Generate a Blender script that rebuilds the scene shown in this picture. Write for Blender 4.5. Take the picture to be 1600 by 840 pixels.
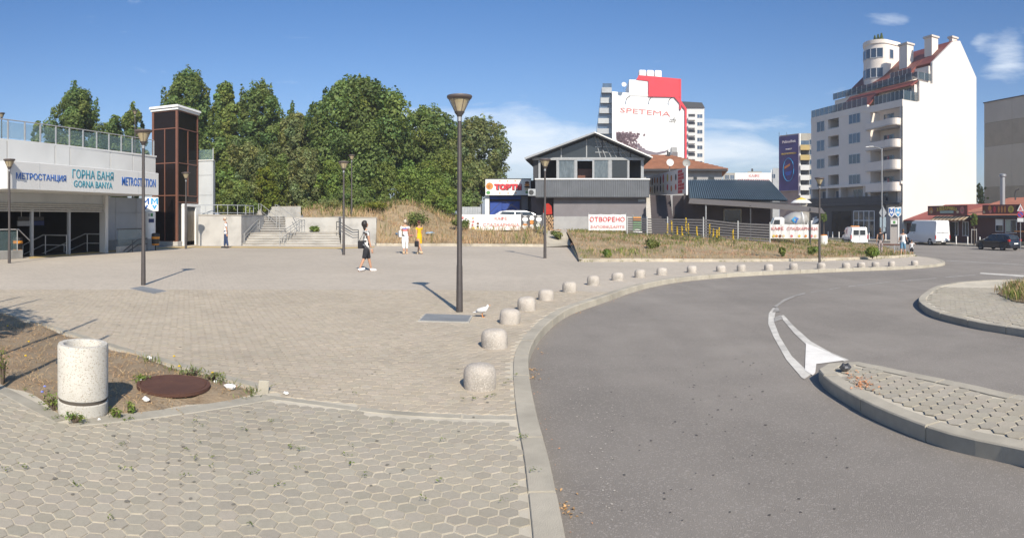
import bpy, bmesh, math, random
import numpy as np
from mathutils import Vector, Matrix
from mathutils.geometry import delaunay_2d_cdt, intersect_line_line_2d

R = math.radians
sc = bpy.context.scene
for o in list(bpy.data.objects):
    bpy.data.objects.remove(o)
rng = random.Random(7)

# ------------------------------------------------------------------ camera
# the photograph is a phone panorama: central cylindrical projection, level horizon
F = 977.0          # pixels per radian of the 1600 px wide photograph
HY = 340.0         # horizon row
EYE = 1.75
cam_d = bpy.data.cameras.new("camera")
cam = bpy.data.objects.new("camera", cam_d)
sc.collection.objects.link(cam)
cam.location = (0, 0, EYE)
cam.rotation_euler = (R(90), 0, 0)
cam_d.clip_start = 0.05
cam_d.clip_end = 3000
cam_d.sensor_fit = 'HORIZONTAL'
cam_d.lens = 36.0 / (2 * math.tan(800 / F))
cam_d.shift_y = 0.0
cam_d.type = 'PANO'
cam_d.panorama_type = 'CENTRAL_CYLINDRICAL'
cam_d.central_cylindrical_range_u_min = -800 / F
cam_d.central_cylindrical_range_u_max = 800 / F
cam_d.central_cylindrical_range_v_min = -(840 - HY) / F
cam_d.central_cylindrical_range_v_max = HY / F
cam_d.central_cylindrical_radius = 1.0
sc.camera = cam

# ------------------------------------------------------------------ sun and sky
SUN_EL, SUN_AZ = 38.0, 163.5      # azimuth clockwise from +Y
sd = Vector((math.sin(R(SUN_AZ)) * math.cos(R(SUN_EL)), math.cos(R(SUN_AZ)) * math.cos(R(SUN_EL)), math.sin(R(SUN_EL))))
sun_d = bpy.data.lights.new("sun", 'SUN')
sun_d.energy = 3.9
sun_d.angle = R(0.53)
sun_d.color = (1.0, 0.895, 0.75)
sun = bpy.data.objects.new("sun", sun_d)
sc.collection.objects.link(sun)
sun.rotation_euler = sd.to_track_quat('Z', 'Y').to_euler()

world = bpy.data.worlds.new("World")
sc.world = world
world.use_nodes = True
wn, wl = world.node_tree.nodes, world.node_tree.links
wn.clear()
w_out = wn.new('ShaderNodeOutputWorld')
w_bg = wn.new('ShaderNodeBackground')
w_sky = wn.new('ShaderNodeTexSky')
w_sky.sky_type = 'NISHITA'
w_sky.sun_disc = False
w_sky.sun_elevation = R(SUN_EL)
w_sky.sun_rotation = R(SUN_AZ)
w_sky.altitude = 600
w_sky.air_density = 1.0
w_sky.dust_density = 2.4
w_sky.ozone_density = 3.0
w_bg.inputs['Strength'].default_value = 0.088
# thin wisps of cloud, a property of the sky direction, thickest in a band above the horizon
w_tc = wn.new('ShaderNodeTexCoord')
w_sep = wn.new('ShaderNodeSeparateXYZ')
wl.new(w_tc.outputs['Generated'], w_sep.inputs[0])
def wmath(op, a, b=None, c=None):
    n = wn.new('ShaderNodeMath'); n.operation = op
    for i, v in enumerate((a, b, c)):
        if v is None: continue
        if isinstance(v, (int, float)): n.inputs[i].default_value = v
        else: wl.new(v, n.inputs[i])
    return n.outputs[0]
w_map = wn.new('ShaderNodeMapping')
w_map.inputs['Scale'].default_value = (1.0, 1.0, 4.5)
w_map.inputs['Location'].default_value = (3.1, 1.7, 0.2)
wl.new(w_tc.outputs['Generated'], w_map.inputs['Vector'])
def wnoise(scale, detail, rough, dist):
    n = wn.new('ShaderNodeTexNoise')
    n.inputs['Scale'].default_value = scale
    n.inputs['Detail'].default_value = detail
    n.inputs['Roughness'].default_value = rough
    n.inputs['Distortion'].default_value = dist
    wl.new(w_map.outputs[0], n.inputs['Vector'])
    return n.outputs['Fac']
w_fine = wnoise(5.0, 9, 0.62, 0.5)
w_az = wmath('ARCTAN2', w_sep.outputs['X'], w_sep.outputs['Y'])
w_el = wmath('ARCSINE', w_sep.outputs['Z'])
def wblob(az, el, sa, se, k):
    a = wmath('DIVIDE', wmath('SUBTRACT', w_az, R(az)), R(sa))
    e = wmath('DIVIDE', wmath('SUBTRACT', w_el, R(el)), R(se))
    s = wmath('ADD', wmath('MULTIPLY', a, a), wmath('MULTIPLY', e, e))
    return wmath('MULTIPLY', wmath('POWER', 2.718, wmath('MULTIPLY', s, -1.0)), k)
w_bias = wmath('ADD', wblob(0, 6, 11, 4.0, 0.42), wblob(19, 6.0, 9, 2.6, 0.46))
for b in ((45.5, 14, 2.2, 3.4, 0.33), (42.8, 15.8, 0.9, 0.8, 0.22), (-11, 8.5, 5, 2.2, 0.26), (35, 17.5, 2.5, 0.8, 0.22), (47, 3, 5, 3, .3),
          (80, 9, 20, 5, .3), (-95, 9, 25, 5, .3), (150, 10, 30, 6, .3), (-160, 10, 20, 6, .3)):
    w_bias = wmath('ADD', w_bias, wblob(*b))
w_dens = wmath('SUBTRACT', wmath('ADD', w_fine, w_bias), 0.665)
w_cl = wmath('MINIMUM', wmath('MAXIMUM', wmath('MULTIPLY', w_dens, 2.3), 0.0), 0.8)
w_tint = wn.new('ShaderNodeMix'); w_tint.data_type = 'RGBA'; w_tint.blend_type = 'MULTIPLY'
w_tint.inputs['Factor'].default_value = 1.0
w_hi = wn.new('ShaderNodeMix'); w_hi.data_type = 'RGBA'      # the blue deepens with height above the horizon
w_hi.inputs['A'].default_value = (0.95, 0.95, 1.0, 1); w_hi.inputs['B'].default_value = (0.42, 0.70, 0.95, 1)
wl.new(wmath('MINIMUM', wmath('MAXIMUM', wmath('DIVIDE', w_el, R(22)), 0.0), 1.0), w_hi.inputs['Factor'])
wl.new(w_hi.outputs['Result'], w_tint.inputs['B'])
wl.new(w_sky.outputs['Color'], w_tint.inputs['A'])
w_mix = wn.new('ShaderNodeMix'); w_mix.data_type = 'RGBA'
wl.new(w_cl, w_mix.inputs['Factor'])
wl.new(w_tint.outputs['Result'], w_mix.inputs['A'])
w_mix.inputs['B'].default_value = (7.0, 7.5, 8.0, 1)
wl.new(w_mix.outputs['Result'], w_bg.inputs['Color'])
wl.new(w_bg.outputs[0], w_out.inputs['Surface'])

sc.view_settings.view_transform = 'Standard'
sc.view_settings.look = 'None'
sc.view_settings.exposure = 0.77
sc.view_settings.gamma = 1.0
sc.view_settings.use_curve_mapping = False
sc.cycles.max_bounces = 6
sc.cycles.transparent_max_bounces = 12
sc.cycles.use_denoising = True

# ------------------------------------------------------------------ measuring helpers
def base(x, y):
    """height of the pavement level: flat on the left, falling away to the right"""
    s = 2.0 * math.log1p(math.exp(min(40, (x - 2.0) / 2.0)))
    return -1.6 * (1 - math.exp(-s / 40.0))
def bearing(px): return (px - 800.0) / F
def at(px, d):
    t = bearing(px); return (d * math.sin(t), d * math.cos(t))
def zat(py, d): return EYE - (py - HY) * d / F
def gp(px, py, dz=0.0):
    """the pavement point seen in that direction"""
    d = 20.0
    for _ in range(60):
        x, y = at(px, d)
        z = base(x, y) + dz
        d = 0.5 * d + 0.5 * F * (EYE - z) / max(py - HY, 3)
    return at(px, d)
def pxof(x, y): return 800 + F * math.atan2(x, y)
def smooth(t):
    t = max(0.0, min(1.0, t)); return t * t * (3 - 2 * t)
def lerp_tab(tab, v):
    if v <= tab[0][0]: return tab[0][1]
    for (a, b), (c, d) in zip(tab, tab[1:]):
        if v <= c: return b + (d - b) * (v - a) / (c - a)
    return tab[-1][1]
def catmull(pts, step=0.25, closed=False):
    P = [Vector(p).to_2d() for p in pts]
    n = len(P); out = []
    segs = n if closed else n - 1
    for i in range(segs):
        p1, p2 = P[i], P[(i + 1) % n]
        p0 = P[(i - 1) % n] if closed or i > 0 else p1 * 2 - p2
        p3 = P[(i + 2) % n] if closed or i + 2 < n else p2 * 2 - p1
        m = max(1, int((p2 - p1).length / step))
        for k in range(m):
            t = k / m
            out.append(0.5 * ((2 * p1) + (p2 - p0) * t + (2 * p0 - 5 * p1 + 4 * p2 - p3) * t * t + (3 * p1 - p0 - 3 * p2 + p3) * t ** 3))
    if not closed: out.append(P[-1].copy())
    return out
def resample(pts, step):
    L = [0.0]
    for a, b in zip(pts, pts[1:]): L.append(L[-1] + (b - a).length)
    n = max(1, round(L[-1] / step)); out = []; j = 0
    for k in range(n + 1):
        s = L[-1] * k / n
        while j < len(L) - 2 and L[j + 1] < s: j += 1
        t = (s - L[j]) / max(1e-9, L[j + 1] - L[j])
        out.append(pts[j].lerp(pts[j + 1], t))
    return out
def offset(pts, w):
    """to the right of the direction of travel"""
    out = []
    for i, p in enumerate(pts):
        a = pts[max(0, i - 1)]; b = pts[min(len(pts) - 1, i + 1)]
        t = (b - a).normalized() if (b - a).length > 1e-9 else Vector((0, 1))
        out.append(p + Vector((t.y, -t.x)) * w)
    return out
def inside(p, poly):
    x, y = p[0], p[1]; c = False; n = len(poly); j = n - 1
    for i in range(n):
        xi, yi = poly[i][0], poly[i][1]; xj, yj = poly[j][0], poly[j][1]
        if (yi > y) != (yj > y) and x < (xj - xi) * (y - yi) / (yj - yi) + xi: c = not c
        j = i
    return c
def inside_np(X, Y, poly):
    c = np.zeros(X.shape, bool); n = len(poly); j = n - 1
    for i in range(n):
        xi, yi = poly[i][0], poly[i][1]; xj, yj = poly[j][0], poly[j][1]
        with np.errstate(divide='ignore', invalid='ignore'):
            h = ((yi > Y) != (yj > Y)) & (X < (xj - xi) * (Y - yi) / ((yj - yi) if yj != yi else 1e-12) + xi)
        c ^= h; j = i
    return c

# ------------------------------------------------------------------ materials
def _n(nt, t, **kw):
    n = nt.nodes.new(t)
    for k, v in kw.items(): setattr(n, k, v)
    return n
MATS = {}
def mat(name, c, c2=None, scale=6.0, rough=0.8, bump=0.0, bscale=40.0, metal=0.0, spec=0.35, stain=0.0, sscale=0.6,
        speck=None, speck_scale=120.0, speck_at=0.62, tint=0.0, tint_obj=0.0, attr=None, detail=6.0, coat=0.0, trans=0.0, alpha=1.0, emit=0.0, stretch=None, coord='Object'):
    if name in MATS: return MATS[name]
    m = bpy.data.materials.new(name); m.use_nodes = True
    nt = m.node_tree; L = nt.links
    b = nt.nodes['Principled BSDF']
    b.inputs['Roughness'].default_value = rough
    b.inputs['Metallic'].default_value = metal
    b.inputs['Specular IOR Level'].default_value = spec
    b.inputs['Coat Weight'].default_value = coat
    b.inputs['Alpha'].default_value = alpha
    b.inputs['Transmission Weight'].default_value = trans
    tc = _n(nt, 'ShaderNodeTexCoord')
    vec = tc.outputs[coord]
    if stretch:
        mp = _n(nt, 'ShaderNodeMapping'); mp.inputs['Scale'].default_value = stretch
        L.new(vec, mp.inputs['Vector']); vec = mp.outputs[0]
    def noise(s, d=detail, r=0.6):
        n = _n(nt, 'ShaderNodeTexNoise'); n.inputs['Scale'].default_value = s
        n.inputs['Detail'].default_value = d; n.inputs['Roughness'].default_value = r
        L.new(vec, n.inputs['Vector']); return n.outputs['Fac']
    def ramp(f, lo, hi):
        r = _n(nt, 'ShaderNodeMapRange'); r.inputs['From Min'].default_value = lo; r.inputs['From Max'].default_value = hi
        L.new(f, r.inputs['Value']); return r.outputs['Result']
    def mixc(fac, a, bb, mode='MIX'):
        x = _n(nt, 'ShaderNodeMix', data_type='RGBA', blend_type=mode)
        if isinstance(fac, float): x.inputs['Factor'].default_value = fac
        else: L.new(fac, x.inputs['Factor'])
        for s, v in (('A', a), ('B', bb)):
            if isinstance(v, tuple): x.inputs[s].default_value = (*v[:3], 1)
            else: L.new(v, x.inputs[s])
        return x.outputs['Result']
    c2 = c2 or tuple(v * 0.82 for v in c)
    col = mixc(ramp(noise(scale), 0.32, 0.68), c, c2)
    if stain:
        col = mixc(ramp(noise(sscale, 4, .55), 0.45, 0.75), col, tuple(v * (1 - stain) for v in c2))
    if speck:
        sp = _n(nt, 'ShaderNodeTexVoronoi'); sp.inputs['Scale'].default_value = speck_scale
        L.new(vec, sp.inputs['Vector'])
        s2 = _n(nt, 'ShaderNodeSeparateColor'); L.new(sp.outputs['Color'], s2.inputs[0])
        g = _n(nt, 'ShaderNodeMath', operation='GREATER_THAN'); L.new(s2.outputs[0], g.inputs[0]); g.inputs[1].default_value = speck_at
        col = mixc(g.outputs[0], col, speck)
    if attr:
        a = _n(nt, 'ShaderNodeAttribute', attribute_name=attr)
        col = mixc(1.0, col, a.outputs['Color'], 'MULTIPLY')
    if tint_obj:
        oi = _n(nt, 'ShaderNodeObjectInfo')
        col = mixc(1.0, col, mixc(oi.outputs['Random'], (1 - tint_obj,) * 3, (1 + tint_obj,) * 3), 'MULTIPLY')
    L.new(col, b.inputs['Base Color'])
    if bump:
        bp = _n(nt, 'ShaderNodeBump'); bp.inputs['Strength'].default_value = bump; bp.inputs['Distance'].default_value = 0.02
        L.new(noise(bscale, 4), bp.inputs['Height']); L.new(bp.outputs[0], b.inputs['Normal'])
    if emit:
        L.new(col, b.inputs['Emission Color']); b.inputs['Emission Strength'].default_value = emit
    MATS[name] = m
    return m

# ------------------------------------------------------------------ mesh builder
class MB:
    def __init__(s, M=None): s.v = []; s.f = []; s.m = []; s.M = M or Matrix.Identity(4); s.t = None
    def add(s, vs, fs, m=0):
        o = len(s.v)
        for p in vs: s.v.append(s.M @ Vector(p))
        for f in fs: s.f.append(tuple(i + o for i in f)); s.m.append(m)
        return s
    def box(s, x0, x1, y0, y1, z0, z1, m=0):
        x0, x1 = min(x0, x1), max(x0, x1); y0, y1 = min(y0, y1), max(y0, y1); z0, z1 = min(z0, z1), max(z0, z1)
        v = [(x, y, z) for z in (z0, z1) for y in (y0, y1) for x in (x0, x1)]
        return s.add(v, [(0, 2, 3, 1), (4, 5, 7, 6), (0, 1, 5, 4), (2, 6, 7, 3), (0, 4, 6, 2), (1, 3, 7, 5)], m)
    def quad(s, *p, m=0): return s.add(p, [tuple(range(len(p)))], m)
    def prism(s, poly, a, b, axis='y', m=0):
        """extrude a 2-D outline: axis y -> (x,z) outline, z -> (x,y), x -> (y,z)"""
        n = len(poly)
        ar = sum(poly[i][0] * poly[(i + 1) % n][1] - poly[(i + 1) % n][0] * poly[i][1] for i in range(n))
        P = list(poly) if ar > 0 else list(poly)[::-1]
        if axis == 'y': f = lambda p, h: (p[0], h, p[1]); flip = True
        elif axis == 'z': f = lambda p, h: (p[0], p[1], h); flip = False
        else: f = lambda p, h: (h, p[0], p[1]); flip = False
        lo, hi = min(a, b), max(a, b)
        v = [f(p, lo) for p in P] + [f(p, hi) for p in P]
        fs = [tuple(range(n))[::-1], tuple(range(n, 2 * n))] + [(i, (i + 1) % n, n + (i + 1) % n, n + i) for i in range(n)]
        if flip: fs = [q[::-1] for q in fs]
        return s.add(v, fs, m)
    def cyl(s, p0, p1, r0, r1=None, n=10, m=0, caps=True):
        r1 = r0 if r1 is None else r1
        p0, p1 = Vector(p0), Vector(p1); d = (p1 - p0)
        if d.length < 1e-9: return s
        d.normalize(); a = d.orthogonal().normalized(); b = d.cross(a)
        v = []
        for p, r in ((p0, r0), (p1, r1)):
            for k in range(n):
                t = 2 * math.pi * k / n; v.append(p + a * (math.cos(t) * r) + b * (math.sin(t) * r))
        fs = [(i, (i + 1) % n, n + (i + 1) % n, n + i) for i in range(n)]
        if caps: fs += [tuple(range(n))[::-1], tuple(range(n, 2 * n))]
        return s.add(v, fs, m)
    def tube(s, pts, r, n=8, m=0):
        P = [Vector(p) for p in pts]
        rings = []; v = []
        up = None
        for i, p in enumerate(P):
            d = (P[min(i + 1, len(P) - 1)] - P[max(i - 1, 0)]).normalized()
            a = d.orthogonal().normalized() if up is None else (up - d * up.dot(d)).normalized()
            up = a; b = d.cross(a)
            rr = r[i] if isinstance(r, (list, tuple)) else r
            for k in range(n):
                t = 2 * math.pi * k / n; v.append(p + a * (math.cos(t) * rr) + b * (math.sin(t) * rr))
        fs = []
        for i in range(len(P) - 1):
            for k in range(n):
                fs.append((i * n + k, i * n + (k + 1) % n, (i + 1) * n + (k + 1) % n, (i + 1) * n + k))
        fs += [tuple(range(n))[::-1], tuple(range((len(P) - 1) * n, len(P) * n))]
        return s.add(v, fs, m)
    def lathe(s, prof, n=20, cx=0, cy=0, m=0):
        """profile from bottom to top on the outside; poles where r == 0"""
        v = []; idx = []
        for r, z in prof:
            if r < 1e-6: idx.append([len(v)]); v.append((cx, cy, z))
            else:
                idx.append(list(range(len(v), len(v) + n)))
                v += [(cx + r * math.cos(2 * math.pi * k / n), cy + r * math.sin(2 * math.pi * k / n), z) for k in range(n)]
        fs = []
        for A, B in zip(idx, idx[1:]):
            for k in range(n):
                k2 = (k + 1) % n
                if len(A) == 1 and len(B) == 1: break
                if len(A) == 1: fs.append((A[0], B[k2], B[k]))
                elif len(B) == 1: fs.append((A[k], A[k2], B[0]))
                else: fs.append((A[k], A[k2], B[k2], B[k]))
        return s.add(v, fs, m)
    def ball(s, c, r, n=10, m=0):
        r = (r, r, r) if isinstance(r, (int, float)) else r
        h = n // 2; v = [(c[0], c[1], c[2] - r[2])]
        for i in range(1, h):
            a = -math.pi / 2 + math.pi * i / h
            for k in range(n):
                t = 2 * math.pi * k / n
                v.append((c[0] + r[0] * math.cos(a) * math.cos(t), c[1] + r[1] * math.cos(a) * math.sin(t), c[2] + r[2] * math.sin(a)))
        v.append((c[0], c[1], c[2] + r[2])); top = len(v) - 1; fs = []
        for k in range(n):
            fs.append((0, 1 + (k + 1) % n, 1 + k)); fs.append((top - n + k, top - n + (k + 1) % n, top))
        for i in range(h - 2):
            for k in range(n):
                fs.append((1 + i * n + k, 1 + i * n + (k + 1) % n, 1 + (i + 1) * n + (k + 1) % n, 1 + (i + 1) * n + k))
        return s.add(v, fs, m)
    def build(s, name, mats, parent=None, smooth=None, bevel=0, loc=None, tints=None, kind=None):
        me = bpy.data.meshes.new(name)
        me.from_pydata([tuple(p) for p in s.v], [], s.f)
        if bevel or smooth is not None or True:
            pass
        mats = mats if isinstance(mats, (list, tuple)) else [mats]
        for x in mats: me.materials.append(x)
        if len(mats) > 1: me.polygons.foreach_set('material_index', s.m)
        if tints is not None:
            a = me.attributes.new('tint', 'FLOAT_COLOR', 'FACE')
            a.data.foreach_set('color', np.asarray(tints, dtype=np.float32).ravel())
        if bevel:
            bm = bmesh.new(); bm.from_mesh(me)
            es = [e for e in bm.edges if len(e.link_faces) == 2 and e.calc_face_angle(0) > R(35)]
            bmesh.ops.bevel(bm, geom=es, offset=bevel, segments=2 if smooth is not None else 1, affect='EDGES', profile=0.6, clamp_overlap=True)
            bm.to_mesh(me); bm.free()
        if smooth is not None:
            me.polygons.foreach_set('use_smooth', [True] * len(me.polygons))
            me.set_sharp_from_angle(angle=R(smooth))
        me.update()
        return link(name, me, parent, loc, kind)
def link(name, me, parent=None, loc=None, kind=None):
    o = bpy.data.objects.new(name, me); sc.collection.objects.link(o)
    if parent is not None: o.parent = parent
    if loc is not None: o.location = loc
    if kind: o['kind'] = kind
    return o
def thing(name, label, cat, loc=(0, 0, 0), rz=0.0, group=None):
    o = bpy.data.objects.new(name, None); sc.collection.objects.link(o)
    o.location = loc; o.rotation_euler = (0, 0, rz); o.empty_display_size = 0.2
    return tag(o, label, cat, group)
def tag(o, label=None, cat=None, group=None, kind=None):
    if label: o['label'] = label
    if cat: o['category'] = cat
    if group: o['group'] = group
    if kind: o['kind'] = kind
    return o
def kids(o): return [c for c in bpy.data.objects if c.parent == o]
def dup(root, loc=None, rz=None, label=None, group=None, scale=None, tree=None):
    """copy a thing, its parts and sub-parts (mesh data shared)"""
    tree = tree or [(c, kids(c)) for c in kids(root)]
    r = root.copy(); sc.collection.objects.link(r)
    if loc is not None: r.location = loc
    if rz is not None: r.rotation_euler = (0, 0, rz)
    if scale is not None: r.scale = (scale,) * 3
    if label: r['label'] = label
    if group: r['group'] = group
    for c, gs in tree:
        c2 = c.copy(); sc.collection.objects.link(c2); c2.parent = r
        for g in gs:
            g2 = g.copy(); sc.collection.objects.link(g2); g2.parent = c2
    return r
def facing(px): return -bearing(px)      # z rotation that turns local -y to the camera
def lettering(text, parent, m, width, height, loc, rot=(R(90), 0, 0), depth=0.01, bold=0.0, name='lettering', keep=False, italic=0.0):
    cu = bpy.data.curves.new('txt', 'FONT'); cu.body = text; cu.align_x = 'CENTER'; cu.align_y = 'CENTER'
    cu.resolution_u = 2; cu.offset = bold; cu.extrude = 0.02; cu.shear = italic
    tmp = bpy.data.objects.new('txt', cu); sc.collection.objects.link(tmp)
    dg = bpy.context.evaluated_depsgraph_get(); dg.update()
    me = bpy.data.meshes.new_from_object(tmp.evaluated_get(dg))
    bpy.data.objects.remove(tmp); bpy.data.curves.remove(cu)
    n = len(me.vertices)
    if n == 0: return None
    a = np.empty(n * 3, np.float32); me.vertices.foreach_get('co', a); a = a.reshape(-1, 3)
    lo, hi = a.min(0), a.max(0); s = hi - lo
    a = (a - (lo + hi) / 2)
    ky = height / s[1]; kx = width / s[0] if width else ky
    a[:, 0] *= kx; a[:, 1] *= ky; a[:, 2] *= depth / max(s[2], 1e-6)
    me.vertices.foreach_set('co', a.ravel()); me.materials.clear(); me.materials.append(m); me.update()
    me.name = name
    o = link(name, me, parent, loc); o.rotation_euler = rot
    return o
def sheet(name, boundary, zf, mats, step=1.0, parent=None, kind='structure', holes=(), matf=None, uniform=True):
    """a ground sheet with the given outline, following zf(x, y)"""
    bpts = [Vector((p[0], p[1])) for p in boundary]
    edges = [(i, (i + 1) % len(bpts)) for i in range(len(bpts))]
    pts = list(bpts)
    for h in holes:
        o = len(pts); pts += [Vector((p[0], p[1])) for p in h]; edges += [(o + i, o + (i + 1) % len(h)) for i in range(len(h))]
    xs = [p.x for p in bpts]; ys = [p.y for p in bpts]
    gx = np.arange(min(xs), max(xs), step); gy = np.arange(min(ys), max(ys), step)
    X, Y = np.meshgrid(gx, gy); ok = inside_np(X, Y, bpts)
    for h in holes: ok &= ~inside_np(X, Y, h)
    pts += [Vector((float(x), float(y))) for x, y in zip(X[ok], Y[ok])]
    v, e, f, *_ = delaunay_2d_cdt(pts, edges, [], 1, 1e-5)
    fs = []
    for q in f:
        c = sum((v[i] for i in q), Vector((0, 0))) / len(q)
        if not inside(c, bpts) or any(inside(c, h) for h in holes): continue
        a = sum(v[q[i]].x * v[q[(i + 1) % len(q)]].y - v[q[(i + 1) % len(q)]].x * v[q[i]].y for i in range(len(q)))
        fs.append(tuple(q) if a > 0 else tuple(q[::-1]))
    me = bpy.data.meshes.new(name)
    me.from_pydata([(p.x, p.y, zf(p.x, p.y)) for p in v], [], fs)
    for x in (mats if isinstance(mats, (list, tuple)) else [mats]): me.materials.append(x)
    if uniform: me.polygons.foreach_set('use_smooth', [True] * len(me.polygons))
    me.update()
    return link(name, me, parent, None, kind)
# ------------------------------------------------------------------ ground materials
M_ASPH = mat('asphalt', (.25, .228, .203), (.21, .191, .171), scale=1.3, rough=.93, bump=.5, bscale=150, stain=.16, sscale=.22, speck=(.285, .26, .235), speck_scale=95, speck_at=.88)
def worn_asphalt(m):
    nt = m.node_tree; L = nt.links; b = nt.nodes['Principled BSDF']; old = b.inputs['Base Color'].links[0].from_socket
    tc = nt.nodes.new('ShaderNodeTexCoord'); mp = nt.nodes.new('ShaderNodeMapping'); mp.inputs['Scale'].default_value = (1.0, .12, 1)
    n1 = nt.nodes.new('ShaderNodeTexNoise'); n1.inputs['Scale'].default_value = 1.1; n1.inputs['Detail'].default_value = 5; n1.inputs['Distortion'].default_value = .6
    L.new(tc.outputs['Object'], mp.inputs['Vector']); L.new(mp.outputs[0], n1.inputs['Vector'])
    n2 = nt.nodes.new('ShaderNodeTexNoise'); n2.inputs['Scale'].default_value = .35; n2.inputs['Detail'].default_value = 8; n2.inputs['Roughness'].default_value = .7
    L.new(tc.outputs['Object'], n2.inputs['Vector'])
    ad = nt.nodes.new('ShaderNodeMath'); ad.operation = 'ADD'; L.new(n1.outputs['Fac'], ad.inputs[0]); L.new(n2.outputs['Fac'], ad.inputs[1])
    r = nt.nodes.new('ShaderNodeMapRange'); r.inputs['From Min'].default_value = .75; r.inputs['From Max'].default_value = 1.25; r.inputs['To Min'].default_value = .92; r.inputs['To Max'].default_value = 1.07
    L.new(ad.outputs[0], r.inputs['Value'])
    x = nt.nodes.new('ShaderNodeMix'); x.data_type = 'RGBA'; x.blend_type = 'MULTIPLY'; x.inputs['Factor'].default_value = 1
    L.new(old, x.inputs['A']); L.new(r.outputs[0], x.inputs['B']); L.new(x.outputs['Result'], b.inputs['Base Color'])
worn_asphalt(M_ASPH)
M_GROUND = mat('dry_ground', (.20, .165, .11), (.14, .13, .07), scale=.4, rough=.95)
M_GROUT = mat('sand_grout', (.56, .51, .415), (.47, .43, .35), scale=3, rough=.95, bump=.4, bscale=200, stain=.25, sscale=.8)
M_PAVER = mat('paver_concrete', (.385, .348, .282), (.345, .312, .25), scale=30, rough=.9, bump=.25, bscale=260, stain=.13, sscale=.5, attr='tint', speck=(.29, .265, .215), speck_scale=300, speck_at=.9)
M_KERB = mat('kerb_concrete', (.42, .385, .315), (.37, .34, .28), scale=9, rough=.9, bump=.35, bscale=120, stain=.22, sscale=1.4, tint_obj=.05)
M_KERBF = mat('old_kerb_concrete', (.50, .45, .36), (.38, .34, .27), scale=3, rough=.9, bump=.4, bscale=50, stain=.3, sscale=.8, tint_obj=.07)
M_DIRT = mat('bed_soil', (.19, .135, .085), (.34, .27, .185), scale=2.2, rough=.97, bump=1.0, bscale=25, stain=.4, sscale=1.1)
M_PATH = mat('path_concrete', (.46, .42, .34), (.40, .36, .29), scale=2, rough=.93, stain=.2)
M_PAINT = mat('road_paint', (.62, .60, .55), (.50, .48, .44), scale=7, rough=.8, stain=.35, sscale=2.2)
M_PAINTOLD = mat('worn_road_paint', (.36, .345, .32), (.25, .24, .225), scale=9, rough=.85, stain=.3, sscale=4)
M_VERGE = mat('dry_verge_soil', (.36, .27, .18), (.27, .215, .12), scale=.9, rough=.97, bump=1, bscale=8, stain=.25, sscale=.4)
def plaza_mat():
    """paving seen from far: joints too fine to build, so colour and shallow relief only"""
    m = mat('far_paving', (.43, .383, .322), (.388, .345, .29), scale=.45, rough=.92, stain=.12, sscale=.12)
    nt = m.node_tree; L = nt.links; b = nt.nodes['Principled BSDF']
    tc = nt.nodes.new('ShaderNodeTexCoord'); br = nt.nodes.new('ShaderNodeTexBrick')
    br.inputs['Scale'].default_value = 1.0; br.inputs['Brick Width'].default_value = PITCH; br.inputs['Row Height'].default_value = PITCH * .866
    br.inputs['Mortar Size'].default_value = .007; br.inputs['Color1'].default_value = (.92, .92, .92, 1); br.inputs['Color2'].default_value = (1.06, 1.06, 1.06, 1)
    br.inputs['Mortar'].default_value = (1.16, 1.15, 1.12, 1); br.offset = .5
    L.new(tc.outputs['Object'], br.inputs['Vector'])
    old = b.inputs['Base Color'].links[0].from_socket
    x = nt.nodes.new('ShaderNodeMix'); x.data_type = 'RGBA'; x.blend_type = 'MULTIPLY'; x.inputs['Factor'].default_value = 1
    L.new(old, x.inputs['A']); L.new(br.outputs['Color'], x.inputs['B']); L.new(x.outputs['Result'], b.inputs['Base Color'])
    return m
PITCH = 0.124
M_FARPAV = plaza_mat()
ROADZ = -0.13

# ------------------------------------------------------------------ far ground sheet
def far_ground():
    vs = []; fs = []; nr = 26; na = 72
    rad = [0] + [3 * 1.29 ** i for i in range(nr)]
    for i, r in enumerate(rad):
        for k in range(na):
            t = 2 * math.pi * k / na; x, y = r * math.sin(t), r * math.cos(t); vs.append((x, y, base(x, y) - .42))
    for i in range(len(rad) - 1):
        for k in range(na):
            k2 = (k + 1) % na
            fs.append((i * na + k, (i + 1) * na + k, (i + 1) * na + k2, i * na + k2)[::-1])
    me = bpy.data.meshes.new('ground'); me.from_pydata(vs, [], fs); me.materials.append(M_GROUND)
    link('ground', me, kind='structure')
far_ground()

# ------------------------------------------------------------------ kerb line of the plaza
K_PX = [(837, 840), (830, 780), (822, 707), (813, 670), (808.6, 640), (803, 571), (807, 548.6), (820, 526), (843, 503), (871, 484), (900, 473), (934, 463),
        (974, 449.5), (1014, 440), (1057, 433.2), (1100, 429.2), (1158, 425.2), (1237, 422), (1316, 419), (1395, 416.5), (1434, 414.5), (1462, 412), (1472, 409), (1462, 404.5), (1446, 401.6), (1431, 399.8)]
K = [Vector(gp(*p)) for p in K_PX]
x0 = K[0].x
K_IN = catmull([(x0 - .02, -6.0), (x0 - .01, 0.0), (x0, 2.0)] + [tuple(p) for p in K], .15)
K_IN = [p for i, p in enumerate(K_IN)]
for _ in range(8):       # smooth the hand-measured line
    K_IN = [K_IN[0]] + [(a + b * 2 + c) / 4 for a, b, c in zip(K_IN, K_IN[1:], K_IN[2:])] + [K_IN[-1]]
KERB_W = .155
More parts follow.
